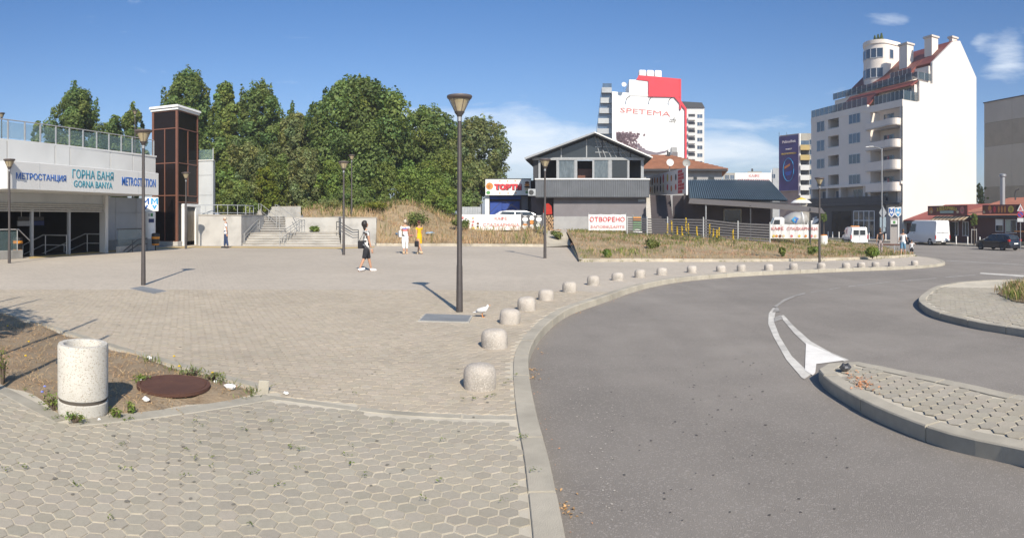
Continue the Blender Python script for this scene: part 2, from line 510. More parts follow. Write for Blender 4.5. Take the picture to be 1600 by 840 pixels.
def kerb_run(name, label_name, line, w, ztop, h, m, step=1.0, limit=300, zf=base, gap=.011, side=1, mb_m=None, bev=.012):
    """kerb: a bedding strip with its stones as pieces, each about a metre long"""
    line = resample(line, .0 + min(step, .25))
    bed = MB(); n = len(line)
    out = offset(line, w * side)
    v = []; fs = []
    for p, q in zip(line, out):
        za, zb = zf(p.x, p.y) + ztop - .03, zf(q.x, q.y) + ztop - .03
        v += [(p.x, p.y, za), (q.x, q.y, zb), (q.x, q.y, zb - h), (p.x, p.y, za - h)]
    for i in range(n - 1):
        for k in range(4): fs.append((i * 4 + k, (i + 1) * 4 + k, (i + 1) * 4 + (k + 1) % 4, i * 4 + (k + 1) % 4))
    bed.add(v, fs)
    # inset the bedding so the stones stand proud of it
    root = bed.build(name, mb_m or M_GROUT, kind='structure')
    per = max(1, round(step / .25)); i = 0
    in_l = offset(line, -.012 * side); out_l = offset(line, (w + .012) * side)
    while i < n - 1:
        j = min(n - 1, i + per)
        if n - 1 - j < per * .4: j = n - 1
        a = in_l[i:j + 1]; b = out_l[i:j + 1]
        jit = rng.uniform(-.004, .004); jx = rng.uniform(-.004, .004)
        a = [p.copy() for p in a]; b = [p.copy() for p in b]
        d = (a[-1] - a[0]).normalized()
        a[0] += d * gap; b[0] += d * gap; a[-1] -= d * gap; b[-1] -= d * gap
        vs = []; ff = []
        bb = bev
        for p, q in zip(a, b):
            p = p + Vector((d.y, -d.x)) * jx; q = q + Vector((d.y, -d.x)) * jx
            za, zb = zf(p.x, p.y) + ztop + jit, zf(q.x, q.y) + ztop + jit
            c = (q - p).normalized() * bb
            vs += [(p.x, p.y, za - h), (p.x, p.y, za - bb * .4), (p.x + c.x * .4, p.y + c.y * .4, za), (q.x - c.x, q.y - c.y, zb), (q.x, q.y, zb - bb), (q.x, q.y, zb - h)]
        k6 = 6; m_ = len(a)
        for s in range(m_ - 1):
            for k in range(5): ff.append((s * 6 + k, (s + 1) * 6 + k, (s + 1) * 6 + k + 1, s * 6 + k + 1))
        ff.append(tuple(range(6))); ff.append(tuple(range((m_ - 1) * 6, m_ * 6))[::-1])
        if side < 0: pass
        mbs = MB().add(vs, [f[::-1] for f in ff] if side > 0 else ff)
        mbs.build('kerb_stone', m, root)
        i = j
    return root
kerb_run('plaza_kerb', None, K_IN, KERB_W, .012, .30, M_KERB, step=1.0)
K_OUT = offset(K_IN, KERB_W)

# ------------------------------------------------------------------ beds, strips
BED_A, BED_B = Vector(gp(407, 607)), Vector(gp(0, 487))
BED_C, BED_D, BED_T = Vector(gp(108, 655)), Vector(gp(0, 601)), Vector(gp(417, 617))
BED_B2 = BED_B + (BED_B - BED_A) * .45; BED_D2 = BED_D + (BED_D - BED_C) * 3.0
BED = [BED_T, BED_A, BED_B, BED_B2, BED_D2, BED_D, BED_C]
STRIP_PX = [(420, 618), (476, 625), (533, 633), (600, 641), (700, 648), (806, 650)]
STRIP = [Vector(gp(*p)) for p in STRIP_PX]

# front edge of the planted verge on the right and of the bank on the left
V_FRONT = [Vector(gp(*p)) for p in [(905, 409), (1000, 408.5), (1100, 408.8), (1190, 408.5), (1280, 407.5), (1350, 405), (1400, 402.6), (1430, 400.2)]]
V_LEFT = [Vector(at(868, 43.5)), Vector(gp(884, 374)), Vector(gp(896, 392)), Vector(gp(905, 409))]
B_FRONT = [Vector(gp(588, 384)), Vector(gp(700, 384.5)), Vector(gp(780, 385)), Vector(gp(852, 385.5))]

plaza_poly = K_IN + [p for p in reversed(V_FRONT)] + [Vector(gp(896, 392)), Vector(at(884, 45)), Vector(at(852, 45)), Vector(at(588, 44)), Vector(at(530, 46)), Vector(at(400, 46)), Vector(at(300, 43)),
             Vector(at(240, 40)), Vector(at(165, 34)), Vector(at(49, 28.2)), Vector(at(-40, 25)), Vector((-26, 6)), Vector((-14, -6))]
def clean(poly):
    out = []
    for p in poly:
        if not out or (Vector(p) - out[-1]).length > .02: out.append(Vector(p))
    return out
plaza_poly = clean(plaza_poly)
plaza = sheet('plaza', plaza_poly, lambda x, y: base(x, y) - (.004 if math.hypot(x, y) < 16.8 else 0), M_FARPAV, step=1.2)
# the near part of the sheet is the sand between the pavers
plaza.data.materials.append(M_GROUT)
for p in plaza.data.polygons:
    if math.hypot(p.center.x, p.center.y) < 14.3: p.material_index = 1

def seg_d(X, Y, line):
    D = np.full(X.shape, 1e9)
    for a, b in zip(line, line[1:]):
        dx, dy = b.x - a.x, b.y - a.y; l2 = dx * dx + dy * dy
        t = np.clip(((X - a.x) * dx + (Y - a.y) * dy) / l2, 0, 1)
        D = np.minimum(D, np.hypot(X - a.x - t * dx, Y - a.y - t * dy))
    return D
def hex_pavers(parent, X, Y, pitch, rot, m, r_obj, zf, singles, seed=1, tint_lo=.88, tint_hi=1.08, far=None):
    """concrete hexagons: the largest in the picture as single pieces, the rest as one part"""
    g = np.random.default_rng(seed)
    n = len(X); Rr = pitch / math.sqrt(3)
    ang = rot + np.pi / 6 + np.arange(6) * np.pi / 3
    unit = np.stack([np.cos(ang), np.sin(ang)], 1)
    ro, ri = Rr * (1 - .075), Rr * (1 - .105)
    dist = np.hypot(X, Y); order = np.argsort(dist)
    rest = order[singles:]
    var = g.normal(0, 1, n)
    base_t = np.clip(1 + var * .045, tint_lo, tint_hi)
    tint = np.stack([base_t * (1 + g.normal(0, .008, n)), base_t, base_t * (1 + g.normal(0, .012, n))], 1)
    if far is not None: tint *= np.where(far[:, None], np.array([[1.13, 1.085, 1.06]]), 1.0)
    dz = np.abs(g.normal(0, .0014, n)) + .0006; tx = g.normal(0, .010, n); ty = g.normal(0, .010, n)
    jx = g.normal(0, .0018, n); jy = g.normal(0, .0018, n)
    # single pieces share eight meshes
    meshes = []
    for k in range(8):
        b = MB(); v = [(ro * u[0], ro * u[1], -.008) for u in unit] + [(ri * u[0], ri * u[1], 0) for u in unit]
        b.add(v, [tuple(range(6, 12))] + [(i, (i + 1) % 6, 6 + (i + 1) % 6, 6 + i) for i in range(6)])
        tv = .93 + .018 * k
        o = b.build('paver', m, None, tints=[(tv * (1 + .006 * ((k * 3) % 5 - 2)), tv, tv * (1 - .008 * ((k * 5) % 7 - 3)), 1)] * 7)
        meshes.append(o.data); bpy.data.objects.remove(o)
    for i in order[:singles]:
        o = link('paver', meshes[int(g.integers(8))], parent, (X[i] + jx[i], Y[i] + jy[i], zf(X[i], Y[i]) + dz[i]))
        o.rotation_euler = (tx[i], ty[i], 0)
    Xr, Yr = X[rest] + jx[rest], Y[rest] + jy[rest]
    Z = np.array([zf(a, b) for a, b in zip(Xr, Yr)]) + dz[rest]
    N = len(rest)
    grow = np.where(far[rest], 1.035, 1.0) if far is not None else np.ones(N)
    V = np.empty((N, 12, 3))
    for k in range(6):
        for half, r, h in ((0, ro, -.008), (6, ri, 0.0)):
            dx, dy = grow * r * unit[k, 0], grow * r * unit[k, 1]
            V[:, k + half, 0] = Xr + dx; V[:, k + half, 1] = Yr + dy; V[:, k + half, 2] = Z + h + tx[rest] * dy - ty[rest] * dx
    off = (np.arange(N) * 12)[:, None]
    top = (off + np.arange(6, 12)[None]).tolist()
    sides = []
    for i in range(6): sides.append(off + np.array([[i, (i + 1) % 6, 6 + (i + 1) % 6, 6 + i]]))
    faces = top + np.concatenate(sides).tolist()
    me = bpy.data.meshes.new('pavers'); me.from_pydata(V.reshape(-1, 3).tolist(), [], faces); me.materials.append(m)
    a = me.attributes.new('tint', 'FLOAT_COLOR', 'FACE')
    t4 = np.concatenate([tint[rest], np.ones((N, 1))], 1)
    a.data.foreach_set('color', np.concatenate([t4] * 7).astype(np.float32).ravel())
    me.update()
    return link('pavers', me, parent, kind='stuff')

def lattice(x0, x1, y0, y1, pitch, rot=0.0, ox=0.0, oy=0.0):
    rw = pitch * .8660254; n = int(max(x1 - x0, y1 - y0) / rw * 1.6) + 4
    I, J = np.meshgrid(np.arange(-n, n), np.arange(-n, n))
    u = (I + .5 * (J % 2)) * pitch; v = J * rw
    c, s = math.cos(rot), math.sin(rot); cx, cy = (x0 + x1) / 2 + ox, (y0 + y1) / 2 + oy
    X = cx + c * u - s * v; Y = cy + s * u + c * v
    ok = (X > x0) & (X < x1) & (Y > y0) & (Y < y1)
    return X[ok], Y[ok]
# lamp drain covers lie flush in the paving
COVERS = []
def cover_at(pxs):
    return [Vector(gp(*p)) for p in pxs]
COVERS.append(cover_at([(653, 502), (733, 504.5), (739, 494), (664, 491)]))
COVERS.append(cover_at([(201, 450.5), (240, 459), (262, 454.5), (222, 447)]))
X, Y = lattice(-13.5, 4.5, 1.4, 16, PITCH, 0.0, .02, 0)
TH = np.arctan2(X, Y); DD = np.hypot(X, Y)
k_in_poly = [Vector((-30, -3))] + [p for p in offset(K_IN, -.045)] + [Vector((-30, 60))]
ok = (TH > -.98) & (DD < 15.25) & inside_np(X, Y, k_in_poly)
ok &= ~inside_np(X, Y, BED)
ok &= seg_d(X, Y, [BED_D2, BED_D, BED_C, BED_T, BED_A, BED_B, BED_B2]) > .10
ok &= seg_d(X, Y, offset(STRIP, .0425)) > .098
for c in COVERS: ok &= ~inside_np(X, Y, c)
X, Y = X[ok], Y[ok]
zone = [BED_B2, BED_A] + STRIP
beyond = Y > np.interp(X, [p.x for p in zone], [p.y for p in zone])
hex_pavers(plaza, X, Y, PITCH, 0.0, M_PAVER, None, base, 300, seed=3, far=beyond)

def strip_run(name, line, w, ztop, m, step=.9):
    return kerb_run(name, None, line, w, ztop, .12, m, step=step, bev=.006)
M_EDGE = mat('edging_concrete', (.40, .37, .305), (.34, .315, .26), scale=6, rough=.92, bump=.4, bscale=90, stain=.25, sscale=1.5, tint_obj=.05)
strip_run('paving_strip', catmull([p for p in STRIP], .2), .085, .004, M_EDGE)
strip_run('bed_edging', [BED_T + (BED_A - BED_T) * .3, BED_A, BED_B, BED_B2], .11, .012, M_EDGE)
strip_run('bed_edging', [BED_D2, BED_D, BED_C], .13, .008, M_EDGE)
strip_run('bed_edging', [BED_C + Vector((.03, -.02)), BED_T], .16, .010, M_EDGE)
def seg_d1(x, y):
    return float(seg_d(np.array([x]), np.array([y]), [BED_D, BED_C, BED_T, BED_A, BED_B])[0])
def bed_z(x, y):
    e = smooth(seg_d1(x, y) / .22)
    return base(x, y) - .012 + .045 * e + .035 * math.sin(x * 2.1 + 1) * math.sin(y * 1.7) * .5 * e + .010 * math.sin(x * 7 + y * 5)
sheet('soil_bed', BED, lambda x, y: bed_z(x, y), M_DIRT, step=.12)
bl = gp(411, 613)
b_ = MB(); b_.box(-.055, .055, -.03, .03, -.05, .115); tag(b_.build('marker_block', M_EDGE, bevel=.006, loc=(bl[0], bl[1], 0)), 'small upright concrete block at the pointed end of the soil bed', 'concrete block').rotation_euler = (R(-6), R(4), R(25))

# ------------------------------------------------------------------ road
road_poly = [(-3, -12), (120, -12), (120, 130), (20, 130), (-3, 60)]
sheet('road', road_poly, lambda x, y: base(x, y) + ROADZ, M_ASPH, step=2.5)

def rgp(px, py): return Vector(gp(px, py, ROADZ))
def marking(name, px_poly, m=M_PAINT, lift=.004):
    P = [rgp(*p) for p in px_poly]
    P = clean(P)
    return sheet(name, P, lambda x, y: base(x, y) + ROADZ + lift, m, step=.5)
def c8(*pts): return [(1180 + x / 2.471, 400 + y / 2.471) for x, y in pts]
marking('road_marking', c8((180, 470), (120, 400), (70, 310), (50, 262), (52, 222), (68, 200), (85, 200), (76, 225), (74, 258), (94, 310), (140, 385), (215, 458), (190, 475)))
marking('road_marking', c8((95, 232), (110, 228), (150, 272), (215, 330), (290, 372), (362, 402), (345, 408), (200, 345), (150, 298)), lift=.006)
marking('road_marking', c8((196, 336), (290, 376), (350, 403), (236, 418), (232, 452), (222, 462), (192, 442)), mat('fresh_road_paint', (.76, .74, .70), (.70, .68, .64), scale=7, rough=.8, stain=.12, sscale=3), lift=.008)
marking('road_marking', c8((74, 255), (72, 240), (98, 228), (108, 244)), M_PAINTOLD, lift=.010)
marking('road_marking', c8((66, 218), (84, 192), (96, 216)), M_PAINTOLD, lift=.010)
marking('road_marking', c8((68, 198), (110, 168), (150, 153), (192, 142), (192, 147), (152, 159), (114, 176), (86, 196)), M_PAINTOLD, lift=.012)
marking('road_marking', c8((870, 64), (1040, 74), (1040, 80), (868, 68)), M_PAINT)
for a, b in (((215, 139), (330, 120)), ((360, 116), (520, 98)), ((560, 95), (700, 84)), ((735, 80), (850, 71))):
    marking('road_marking', c8(a, b, (b[0], b[1] + 2), (a[0], a[1] + 3)), M_PAINTOLD)
marking('road_marking', [(1478, 406.5), (1600, 413), (1600, 414.2), (1478, 407.4)], M_PAINTOLD)

# ------------------------------------------------------------------ traffic islands
def island(name, edge_px, close, pitch, rot, label, singles, m_tile, zt=.012):
    """edge_px: the outer edge of the kerb top, clockwise from above; close: world points beyond the frame"""
    ln = [Vector(p[1:]) if len(p) == 3 else Vector(gp(*p, zt)) for p in edge_px]
    line = catmull([tuple(p) for p in ln] , .12)
    for _ in range(5): line = [line[0]] + [(a + b * 2 + c) / 4 for a, b, c in zip(line, line[1:], line[2:])] + [line[-1]]
    inner = offset(line, .16)
    kerb_run(name + '_kerb', None, inner, .16, zt, .30, M_KERB, step=.95, side=-1)
    poly = clean(inner + [Vector(c) for c in close])
    s = sheet(name, poly, lambda x, y: base(x, y) + zt - .014, M_GROUT, step=.8)
    return s, poly
q_ = gp(1600, 699, .012)
near_edge = [('w', q_[0] + .55, q_[1] - 4), ('w', q_[0] + .16, q_[1] - 1.2), (1600, 699)] + c8((970, 725), (760, 685), (600, 630), (450, 570), (350, 515), (290, 480), (246, 442), (236, 424), (262, 411), (345, 401), (400, 402), (500, 428), (700, 468), (900, 508), (1038, 540)) + [('w', 5.6, 2.2), ('w', 6.2, -1.0)]
isl, isl_poly = island('traffic_island', near_edge, [], .17, 0, '', 300, None)
X, Y = lattice(2.2, 12, .5, 8.2, .172, R(30), 0, 0)
ok = inside_np(X, Y, isl_poly) & (np.arctan2(X, Y) < 1.0) & (seg_d(X, Y, isl_poly + [isl_poly[0]]) > .05)
hex_pavers(isl, X[ok], Y[ok], .172, R(30), M_PAVER, None, lambda x, y: base(x, y) + .010, 300, seed=9)

round_edge = [(1860, 560), (1720, 535)] + c8((1038, 280), (900, 260), (800, 240), (700, 215), (645, 186), (632, 166), (648, 146), (700, 116), (800, 98), (900, 92), (1000, 90), (1060, 90)) + [(1720, 438), (1850, 442)]
rnd, rnd_poly = island('roundabout', round_edge, [], .2, 0, '', 300, None)
X, Y = lattice(6, 26, 2, 26, .23, R(20), 0, 0)
ok = inside_np(X, Y, rnd_poly) & (np.arctan2(X, Y) < .98) & (seg_d(X, Y, rnd_poly + [rnd_poly[0]]) > .07) & (np.hypot(X, Y) < 19)
patch_poly = [Vector(gp(*p)) for p in c8((935, 148), (960, 128), (1010, 108), (1060, 98), (1300, 90), (1400, 150), (1300, 230), (1100, 192), (1000, 178))]
ok &= ~inside_np(X, Y, patch_poly)
hex_pavers(rnd, X[ok], Y[ok], .23, R(20), M_PAVER, None, lambda x, y: base(x, y) + .010, 300, seed=12)
sheet('soil_patch', patch_poly, lambda x, y: base(x, y) + .03, M_DIRT, step=.4)

# ------------------------------------------------------------------ verge and bank
L_TAB = [(380, 2.0), (460, 2.3), (520, 2.6), (640, 2.7), (700, 1.6), (745, .95), (830, .8), (900, .66), (1000, .5), (1100, .28), (1200, .0), (1290, -.40), (1360, -.55), (1440, -.75)]
def bank_z(x, y):
    px, d = pxof(x, y), math.hypot(x, y)
    s = smooth((d - 39.2) / (lerp_tab([(588, 9.0), (700, 9.5), (760, 6.5)], px)))
    L = lerp_tab(L_TAB, px)
    b = base(x, y)
    bumps = .12 * math.sin(x * .9 + 2) * math.sin(y * .8 + 1) + .06 * math.sin(x * 2.3) * math.sin(y * 2.1)
    w = (1 - smooth((px - 588) / 45)) * smooth((d - 40.3) / (.8 if px < 587.9 else 2.2))
    return w * (1.62 + (L - 1.62) * smooth((d - 43) / 7.0) + bumps * .6) + (1 - w) * (b + .10 + (L - b - .1) * s + bumps * s)
def verge_z(x, y):
    px, d = pxof(x, y), math.hypot(x, y)
    df = lerp_tab([(900, 25.0), (1100, 25.3), (1280, 27.5), (1350, 30.5), (1400, 34), (1430, 37.5)], px)
    db = lerp_tab([(900, 44.0), (1100, 44), (1290, 52), (1360, 55), (1430, 45)], px)
    s = smooth((d - df) / max(4, (db - df)))
    L = lerp_tab(L_TAB, px); b = base(x, y)
    bumps = .07 * math.sin(x * 1.1 + 2) * math.sin(y * .9 + 1)
    return b + .09 + (L - b - .05) * s + bumps * smooth((d - df) / 4)
BANK = clean(B_FRONT + [Vector(at(852, 47)), Vector(at(870, 78)), Vector(at(640, 95)), Vector(at(420, 95)), Vector(at(383, 52.3)), Vector(at(472, 49.2)), Vector(at(474, 45.2)), Vector(at(536, 44.9)), Vector(at(542, 41.8)), Vector(at(587.5, 41.3))])
sheet('bank', BANK, bank_z, M_VERGE, step=1.1)
VERGE = clean(V_FRONT + [Vector(at(1420, 42)), Vector(at(1390, 48)), Vector(at(1350, 54)), Vector(at(1292, 58)), Vector(at(1225, 62)), Vector(at(1150, 78)), Vector(at(872, 78)), Vector(at(868, 46))] + V_LEFT[:-1])
sheet('verge', VERGE, verge_z, M_VERGE, step=1.0)
pathp = clean([Vector(gp(852, 386)), Vector(gp(893, 386)), Vector(at(884, 45)), Vector(at(872, 60)), Vector(at(846, 60)), Vector(at(850, 45))])
sheet('path', pathp, lambda x, y: max(bank_z(x, y), base(x, y)) + .02 if math.hypot(x, y) > 39 else base(x, y) + .015, M_PATH, step=.8)
kerb_run('verge_kerb', None, resample(V_LEFT + V_FRONT[1:], .25), .15, .13, .3, M_KERBF, step=1.0, bev=.02, side=-1)
kerb_run('bank_kerb', None, resample(B_FRONT, .25), .16, .16, .3, M_KERBF, step=1.0, bev=.02, side=-1)

# ------------------------------------------------------------------ far pavement on the other side of the street
W_FRONT = [Vector((41.6, 90)), Vector((41.9, 62)), Vector((42.3, 50)), Vector((42.8, 40)), Vector((44, 28))]
side_poly = clean(W_FRONT + [Vector((75, 28)), Vector((75, 120)), Vector((41, 120))])
sheet('pavement', side_poly, base, mat('pavement_concrete', (.33, .30, .25), (.28, .26, .22), scale=.8, rough=.93, stain=.2), step=2.5)
kerb_run('pavement_kerb', None, resample(W_FRONT, .25), .16, .012, .3, M_KERBF, step=1.5, side=1)
# ------------------------------------------------------------------ common materials
M_WHITEP = mat('white_panel', (.62, .62, .60), (.57, .57, .55), scale=.6, rough=.45, spec=.4, stain=.08, sscale=.5, tint_obj=.03)
M_GREYP = mat('grey_panel', (.44, .46, .47), (.40, .42, .43), scale=.7, rough=.5, stain=.1, sscale=.8, tint_obj=.03)
M_FASCIA = mat('sign_band_white', (.66, .66, .64), (.62, .62, .60), scale=.5, rough=.4, stain=.06, sscale=.4)
M_JOINT = mat('dark_joint', (.06, .06, .06), rough=.9)
M_BLUE = mat('sign_blue', (.022, .125, .44), rough=.5)
M_TEAL = mat('sign_teal', (.04, .27, .36), rough=.5)
M_LBLUE = mat('sign_light_blue', (.03, .33, .66), rough=.5)
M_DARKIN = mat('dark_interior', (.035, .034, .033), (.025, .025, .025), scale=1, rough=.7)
M_STEEL = mat('stainless_steel', (.46, .46, .45), (.40, .40, .39), scale=8, rough=.35, metal=.35)
M_GALV = mat('galvanised_steel', (.36, .37, .38), (.30, .31, .32), scale=20, rough=.5, metal=.6)
M_SHUT = mat('shutter_metal', (.42, .42, .40), rough=.5, metal=.2)
M_CONC = mat('cast_concrete', (.43, .415, .385), (.36, .35, .325), scale=1.2, rough=.92, bump=.3, bscale=14, stain=.28, sscale=.9, tint_obj=.03)
M_STONE = mat('stair_stone', (.42, .39, .335), (.36, .33, .285), scale=2.2, rough=.9, stain=.25, sscale=1.2, tint_obj=.05)
M_YEL = mat('tactile_yellow', (.55, .40, .16), (.46, .34, .15), scale=3, rough=.9, stain=.2)
M_BROWNF = mat('brown_frame', (.17, .075, .05), (.14, .065, .045), scale=4, rough=.45, tint_obj=.04)
M_TGLASS = mat('tinted_glass', (.014, .010, .010), rough=.12, spec=.12, tint_obj=.2)
M_WHITE = mat('white_paint', (.76, .76, .74), (.70, .70, .68), scale=2, rough=.5, stain=.06)
M_DKGREY = mat('dark_grey_paint', (.06, .062, .065), (.05, .052, .055), scale=5, rough=.5)
M_ORANGE = mat('orange_plastic', (.62, .24, .02), (.55, .21, .02), rough=.45)
M_BLACK = mat('black_plastic', (.022, .022, .024), rough=.5)
M_LGREY = mat('light_grey_paint', (.38, .40, .42), (.33, .35, .37), scale=4, rough=.5, stain=.12)
def glass_mat(name, col, alpha, rough=.05):
    return mat(name, col, rough=rough, spec=.6, alpha=alpha)
M_RGLASS = glass_mat('railing_glass', (.20, .30, .31), .24)

class Fr:
    """a vertical plane in the place: origin, direction along it; finds where a bearing meets it"""
    def __init__(s, O, P):
        s.O = Vector(O).to_2d(); d = Vector(P).to_2d() - s.O; s.L = d.length
        s.ux = d.normalized(); s.uy = Vector((-s.ux.y, s.ux.x)); s.rz = math.atan2(s.ux.y, s.ux.x)
    def u(s, px, off=0.0):
        r = Vector((math.sin(bearing(px)), math.cos(bearing(px)))); Q = s.O + s.uy * off
        # k r = Q + u ux
        det = r.x * -s.ux.y + r.y * s.ux.x
        k = (Q.x * -s.ux.y + Q.y * s.ux.x) / det
        return (k * r - Q).dot(s.ux), k
    def uz(s, px, py, off=0.0):
        u, k = s.u(px, off); return u, zat(py, k)
    def w(s, u, off=0.0):
        p = s.O + s.ux * u + s.uy * off; return (p.x, p.y)

# ------------------------------------------------------------------ metro station
FS = Fr(at(11, 24.2), at(248, 31.2))
st = thing('metro_station', 'low white metro station with dark open entrance under a white band of blue lettering', 'station', (*FS.O, 0), FS.rz)
ZB, ZT = 2.86, 3.97
MB().box(0, FS.L, 0, 2.4, ZB, ZT).build('fascia', M_FASCIA, st, bevel=.02)
for px in (62, 148, 216):
    u, k = FS.u(px, -.003); MB().box(u - .008, u + .008, -.004, .02, ZB + .03, ZT - .03).build('panel_joint', M_GREYP, st)
def fascia_text(t, m, p0, p1, y0, y1, bold):
    ym, xm = (y0 + y1) / 2, (p0 + p1) / 2
    ua, _ = FS.u(p0); ub, _ = FS.u(p1); um, k = FS.u(xm)
    lettering(t, st, m, ub - ua, (y1 - y0) * k / F, ((ua + ub) / 2, -.008, zat(ym, k)), depth=.016, bold=bold)
fascia_text('МЕТРОСТАНЦИЯ', M_BLUE, 25, 103, 271.5, 283.5, .006)
fascia_text('ГОРНА БАНЯ', M_TEAL, 113, 177, 266.5, 280, .004)
fascia_text('GORNA BANYA', M_TEAL, 115, 175.5, 283.3, 293.5, .004)
fascia_text('METROSTATION', M_BLUE, 190.5, 243, 278, 291, .006)
# recessed entrance
OF = 2.4
uj, kj = FS.u(160, OF)
ue, ke = FS.u(243, 1.6)
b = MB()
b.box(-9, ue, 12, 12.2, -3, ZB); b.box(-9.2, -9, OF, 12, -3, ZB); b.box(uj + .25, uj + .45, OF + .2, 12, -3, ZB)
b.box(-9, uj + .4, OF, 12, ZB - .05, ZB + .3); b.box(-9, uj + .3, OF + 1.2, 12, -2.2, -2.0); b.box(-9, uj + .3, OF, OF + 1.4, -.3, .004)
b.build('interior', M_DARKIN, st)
b = MB()
for i in range(14): b.box(-7, uj, OF + 1.4 + i * .32, OF + 1.74 + i * .32, -.16 * i - .34, -.16 * i - .16)
b.build('entrance_steps', mat('dark_stone', (.12, .115, .11), rough=.8), st)
for px in (49, 107):
    u, k = FS.u(px, OF); MB().box(u - .07, u + .07, OF - .09, OF + .05, 0, 2.2).build('column', M_LGREY, st, bevel=.01)
MB().box(-9, uj + .1, OF - .02, OF + .16, 2.3, ZB - .003).build('lintel', M_GREYP, st)
for i in range(4): MB().box(-9, uj, OF - .10, OF - .03, 2.02 + i * .1, 2.105 + i * .1).build('shutter_slat', M_SHUT, st, bevel=.015)
MB().box(uj, uj + .22, OF - .2, OF + .2, 0, ZB - .004).build('jamb', M_WHITEP, st)
# wall to the right of the entrance, of separate panels
OW = 3.4; ue, ke = FS.u(243, OW)
u1, _ = FS.u(181, OW)
MB().box(uj + .5, ue + .02, OW + .1, OW + 1, 0, ZB - .002).build('wall', M_GREYP, st)
for i, (a, c) in enumerate(((uj + .5, u1 - .01), (u1 + .01, (u1 + ue) / 2 - .01), ((u1 + ue) / 2 + .01, ue))):
    for z0, z1 in ((.55, 2.02), (2.04, ZB - .01)): MB().box(a, c, OW + .02, OW + .1, z0, z1).build('wall_panel', M_GREYP, st)
MB().box(uj + .5, ue + .05, OW - .05, OW + .1, 0, .53).build('wall_base', M_CONC, st)
# upper body behind the sign band
DK = 2.3
uR, _ = FS.u(242, DK)
MB().prism([(-9, DK + .35), (2, DK + .12), (uR, DK), (uR + 2, 14), (-9, 14)], ZB + .31, 5.10, 'z').build('upper_body', M_JOINT, st)
cuts = [-9] + [FS.u(p, DK)[0] for p in (13, 87, 110, 172, 207)] + [uR + .02]
def upf(u): return DK + (.12 * (uR - u) / (uR - 2) if u > 2 else .12 + .23 * (2 - u) / 11)
for a, c in zip(cuts, cuts[1:]):
    MB().prism([(a + .025, upf(a) - .05), (c - .025, upf(c) - .05), (c - .025, upf(c) - .003), (a + .025, upf(a) - .003)], 3.5, 5.10, 'z').build('wall_panel', M_WHITEP, st)
MB().prism([(-9, upf(-9) - .09), (uR + .05, upf(uR) - .09), (uR + .05, DK + .4), (-9, DK + .8)], 5.10, 5.19, 'z').build('coping', M_WHITEP, st)
# hanging direction sign and stair rails in the mouth
u0, _ = FS.u(27, OF + 1.5); u2, k2 = FS.u(68, OF + 1.5)
hs = thing('direction_sign', 'dark blue direction sign hanging inside the dark station entrance', 'sign', (*FS.w((u0 + u2) / 2, OF + 1.5), 0), FS.rz)
hw = (u2 - u0) / 2
MB().box(-hw, hw, -.04, .04, 1.62, 1.80).build('sign_board', M_DKGREY, hs)
MB().box(-hw, -hw * .05, -.05, .03, 1.36, 1.60).build('sign_board', M_LGREY, hs)
MB().box(hw * .0, hw, -.05, .03, 1.38, 1.60).build('sign_board', mat('navy', (.01, .03, .12), rough=.4), hs)
for f in (-.7, .7): MB().cyl((hw * f, 0, 1.8), (hw * f, 0, 2.86), .02).build('hanger', M_STEEL, hs)
def handrail(name, label, pts, posts, h=.9, r=.022, m=M_STEEL, mid=True, group=None, cat='handrail', low=.45):
    """pts: ground line of the rail in world space; bars follow it at two heights"""
    P = [Vector(p) for p in pts]; o = P[0].copy()
    t = thing(name, label, cat, o, 0, group)
    up = Vector((0, 0, h)); lo = Vector((0, 0, low))
    MB().tube([p - o + up for p in P], r).build('rail', m, t, smooth=40)
    if mid: MB().tube([p - o + lo for p in P], r * .8).build('rail', m, t, smooth=40)
    for s in posts:
        i = min(int(s), len(P) - 2); q = P[i].lerp(P[i + 1], s - i) - o
        MB().cyl(q, q + up, r * .95, n=8).build('post', m, t, smooth=40)
    return t
for px, dz, which in ((104, 0, 'left'), (168, 0, 'right')):
    u, k = FS.u(px, OF - .1); a = FS.w(u, OF - .1); c = FS.w(u - .5, OF + 1.0); e = FS.w(u - 2.2 if px > 120 else u - 1.9, OF + 3.1)
    handrail('stair_handrail', 'stainless handrail descending into the station entrance on the %s side of its glazed middle column' % ('near' if px < 120 else 'far') if False else
             ('shiny steel handrail descending beside the middle column of the station entrance' if px < 120 else 'shiny steel handrail descending beside the right jamb of the station entrance'),
             [(*a, 0), (*c, 0), (*e, -1.25)], [0, .9, 1.4, 1.9], h=.92, r=.03, group='steel handrails in the station entrance')
# low wall and rail at the left end of the entrance
u0, k0 = FS.u(-30, OF - .6); u2, k2 = FS.u(33, OF - .6)
lw = thing('entrance_parapet', 'low concrete parapet with a steel rail at the left end of the station entrance', 'parapet', (*FS.w(u0, OF - .6), 0), FS.rz)
MB().box(0, u2 - u0, -.12, .12, 0, .36).build('base_wall', M_CONC, lw, bevel=.01)
MB().box(0, (u2 - u0) * .9, -.015, .015, .36, 1.18).build('pane', M_RGLASS, lw)
MB().tube([(0, 0, 1.25), ((u2 - u0) * .93, 0, 1.25), (u2 - u0 + .5, 0, .75)], .03).build('rail', M_STEEL, lw, smooth=40)
MB().tube([((u2 - u0) * .9, 0, .36), ((u2 - u0) * .9, 0, 1.25)], .025).build('post', M_STEEL, lw)
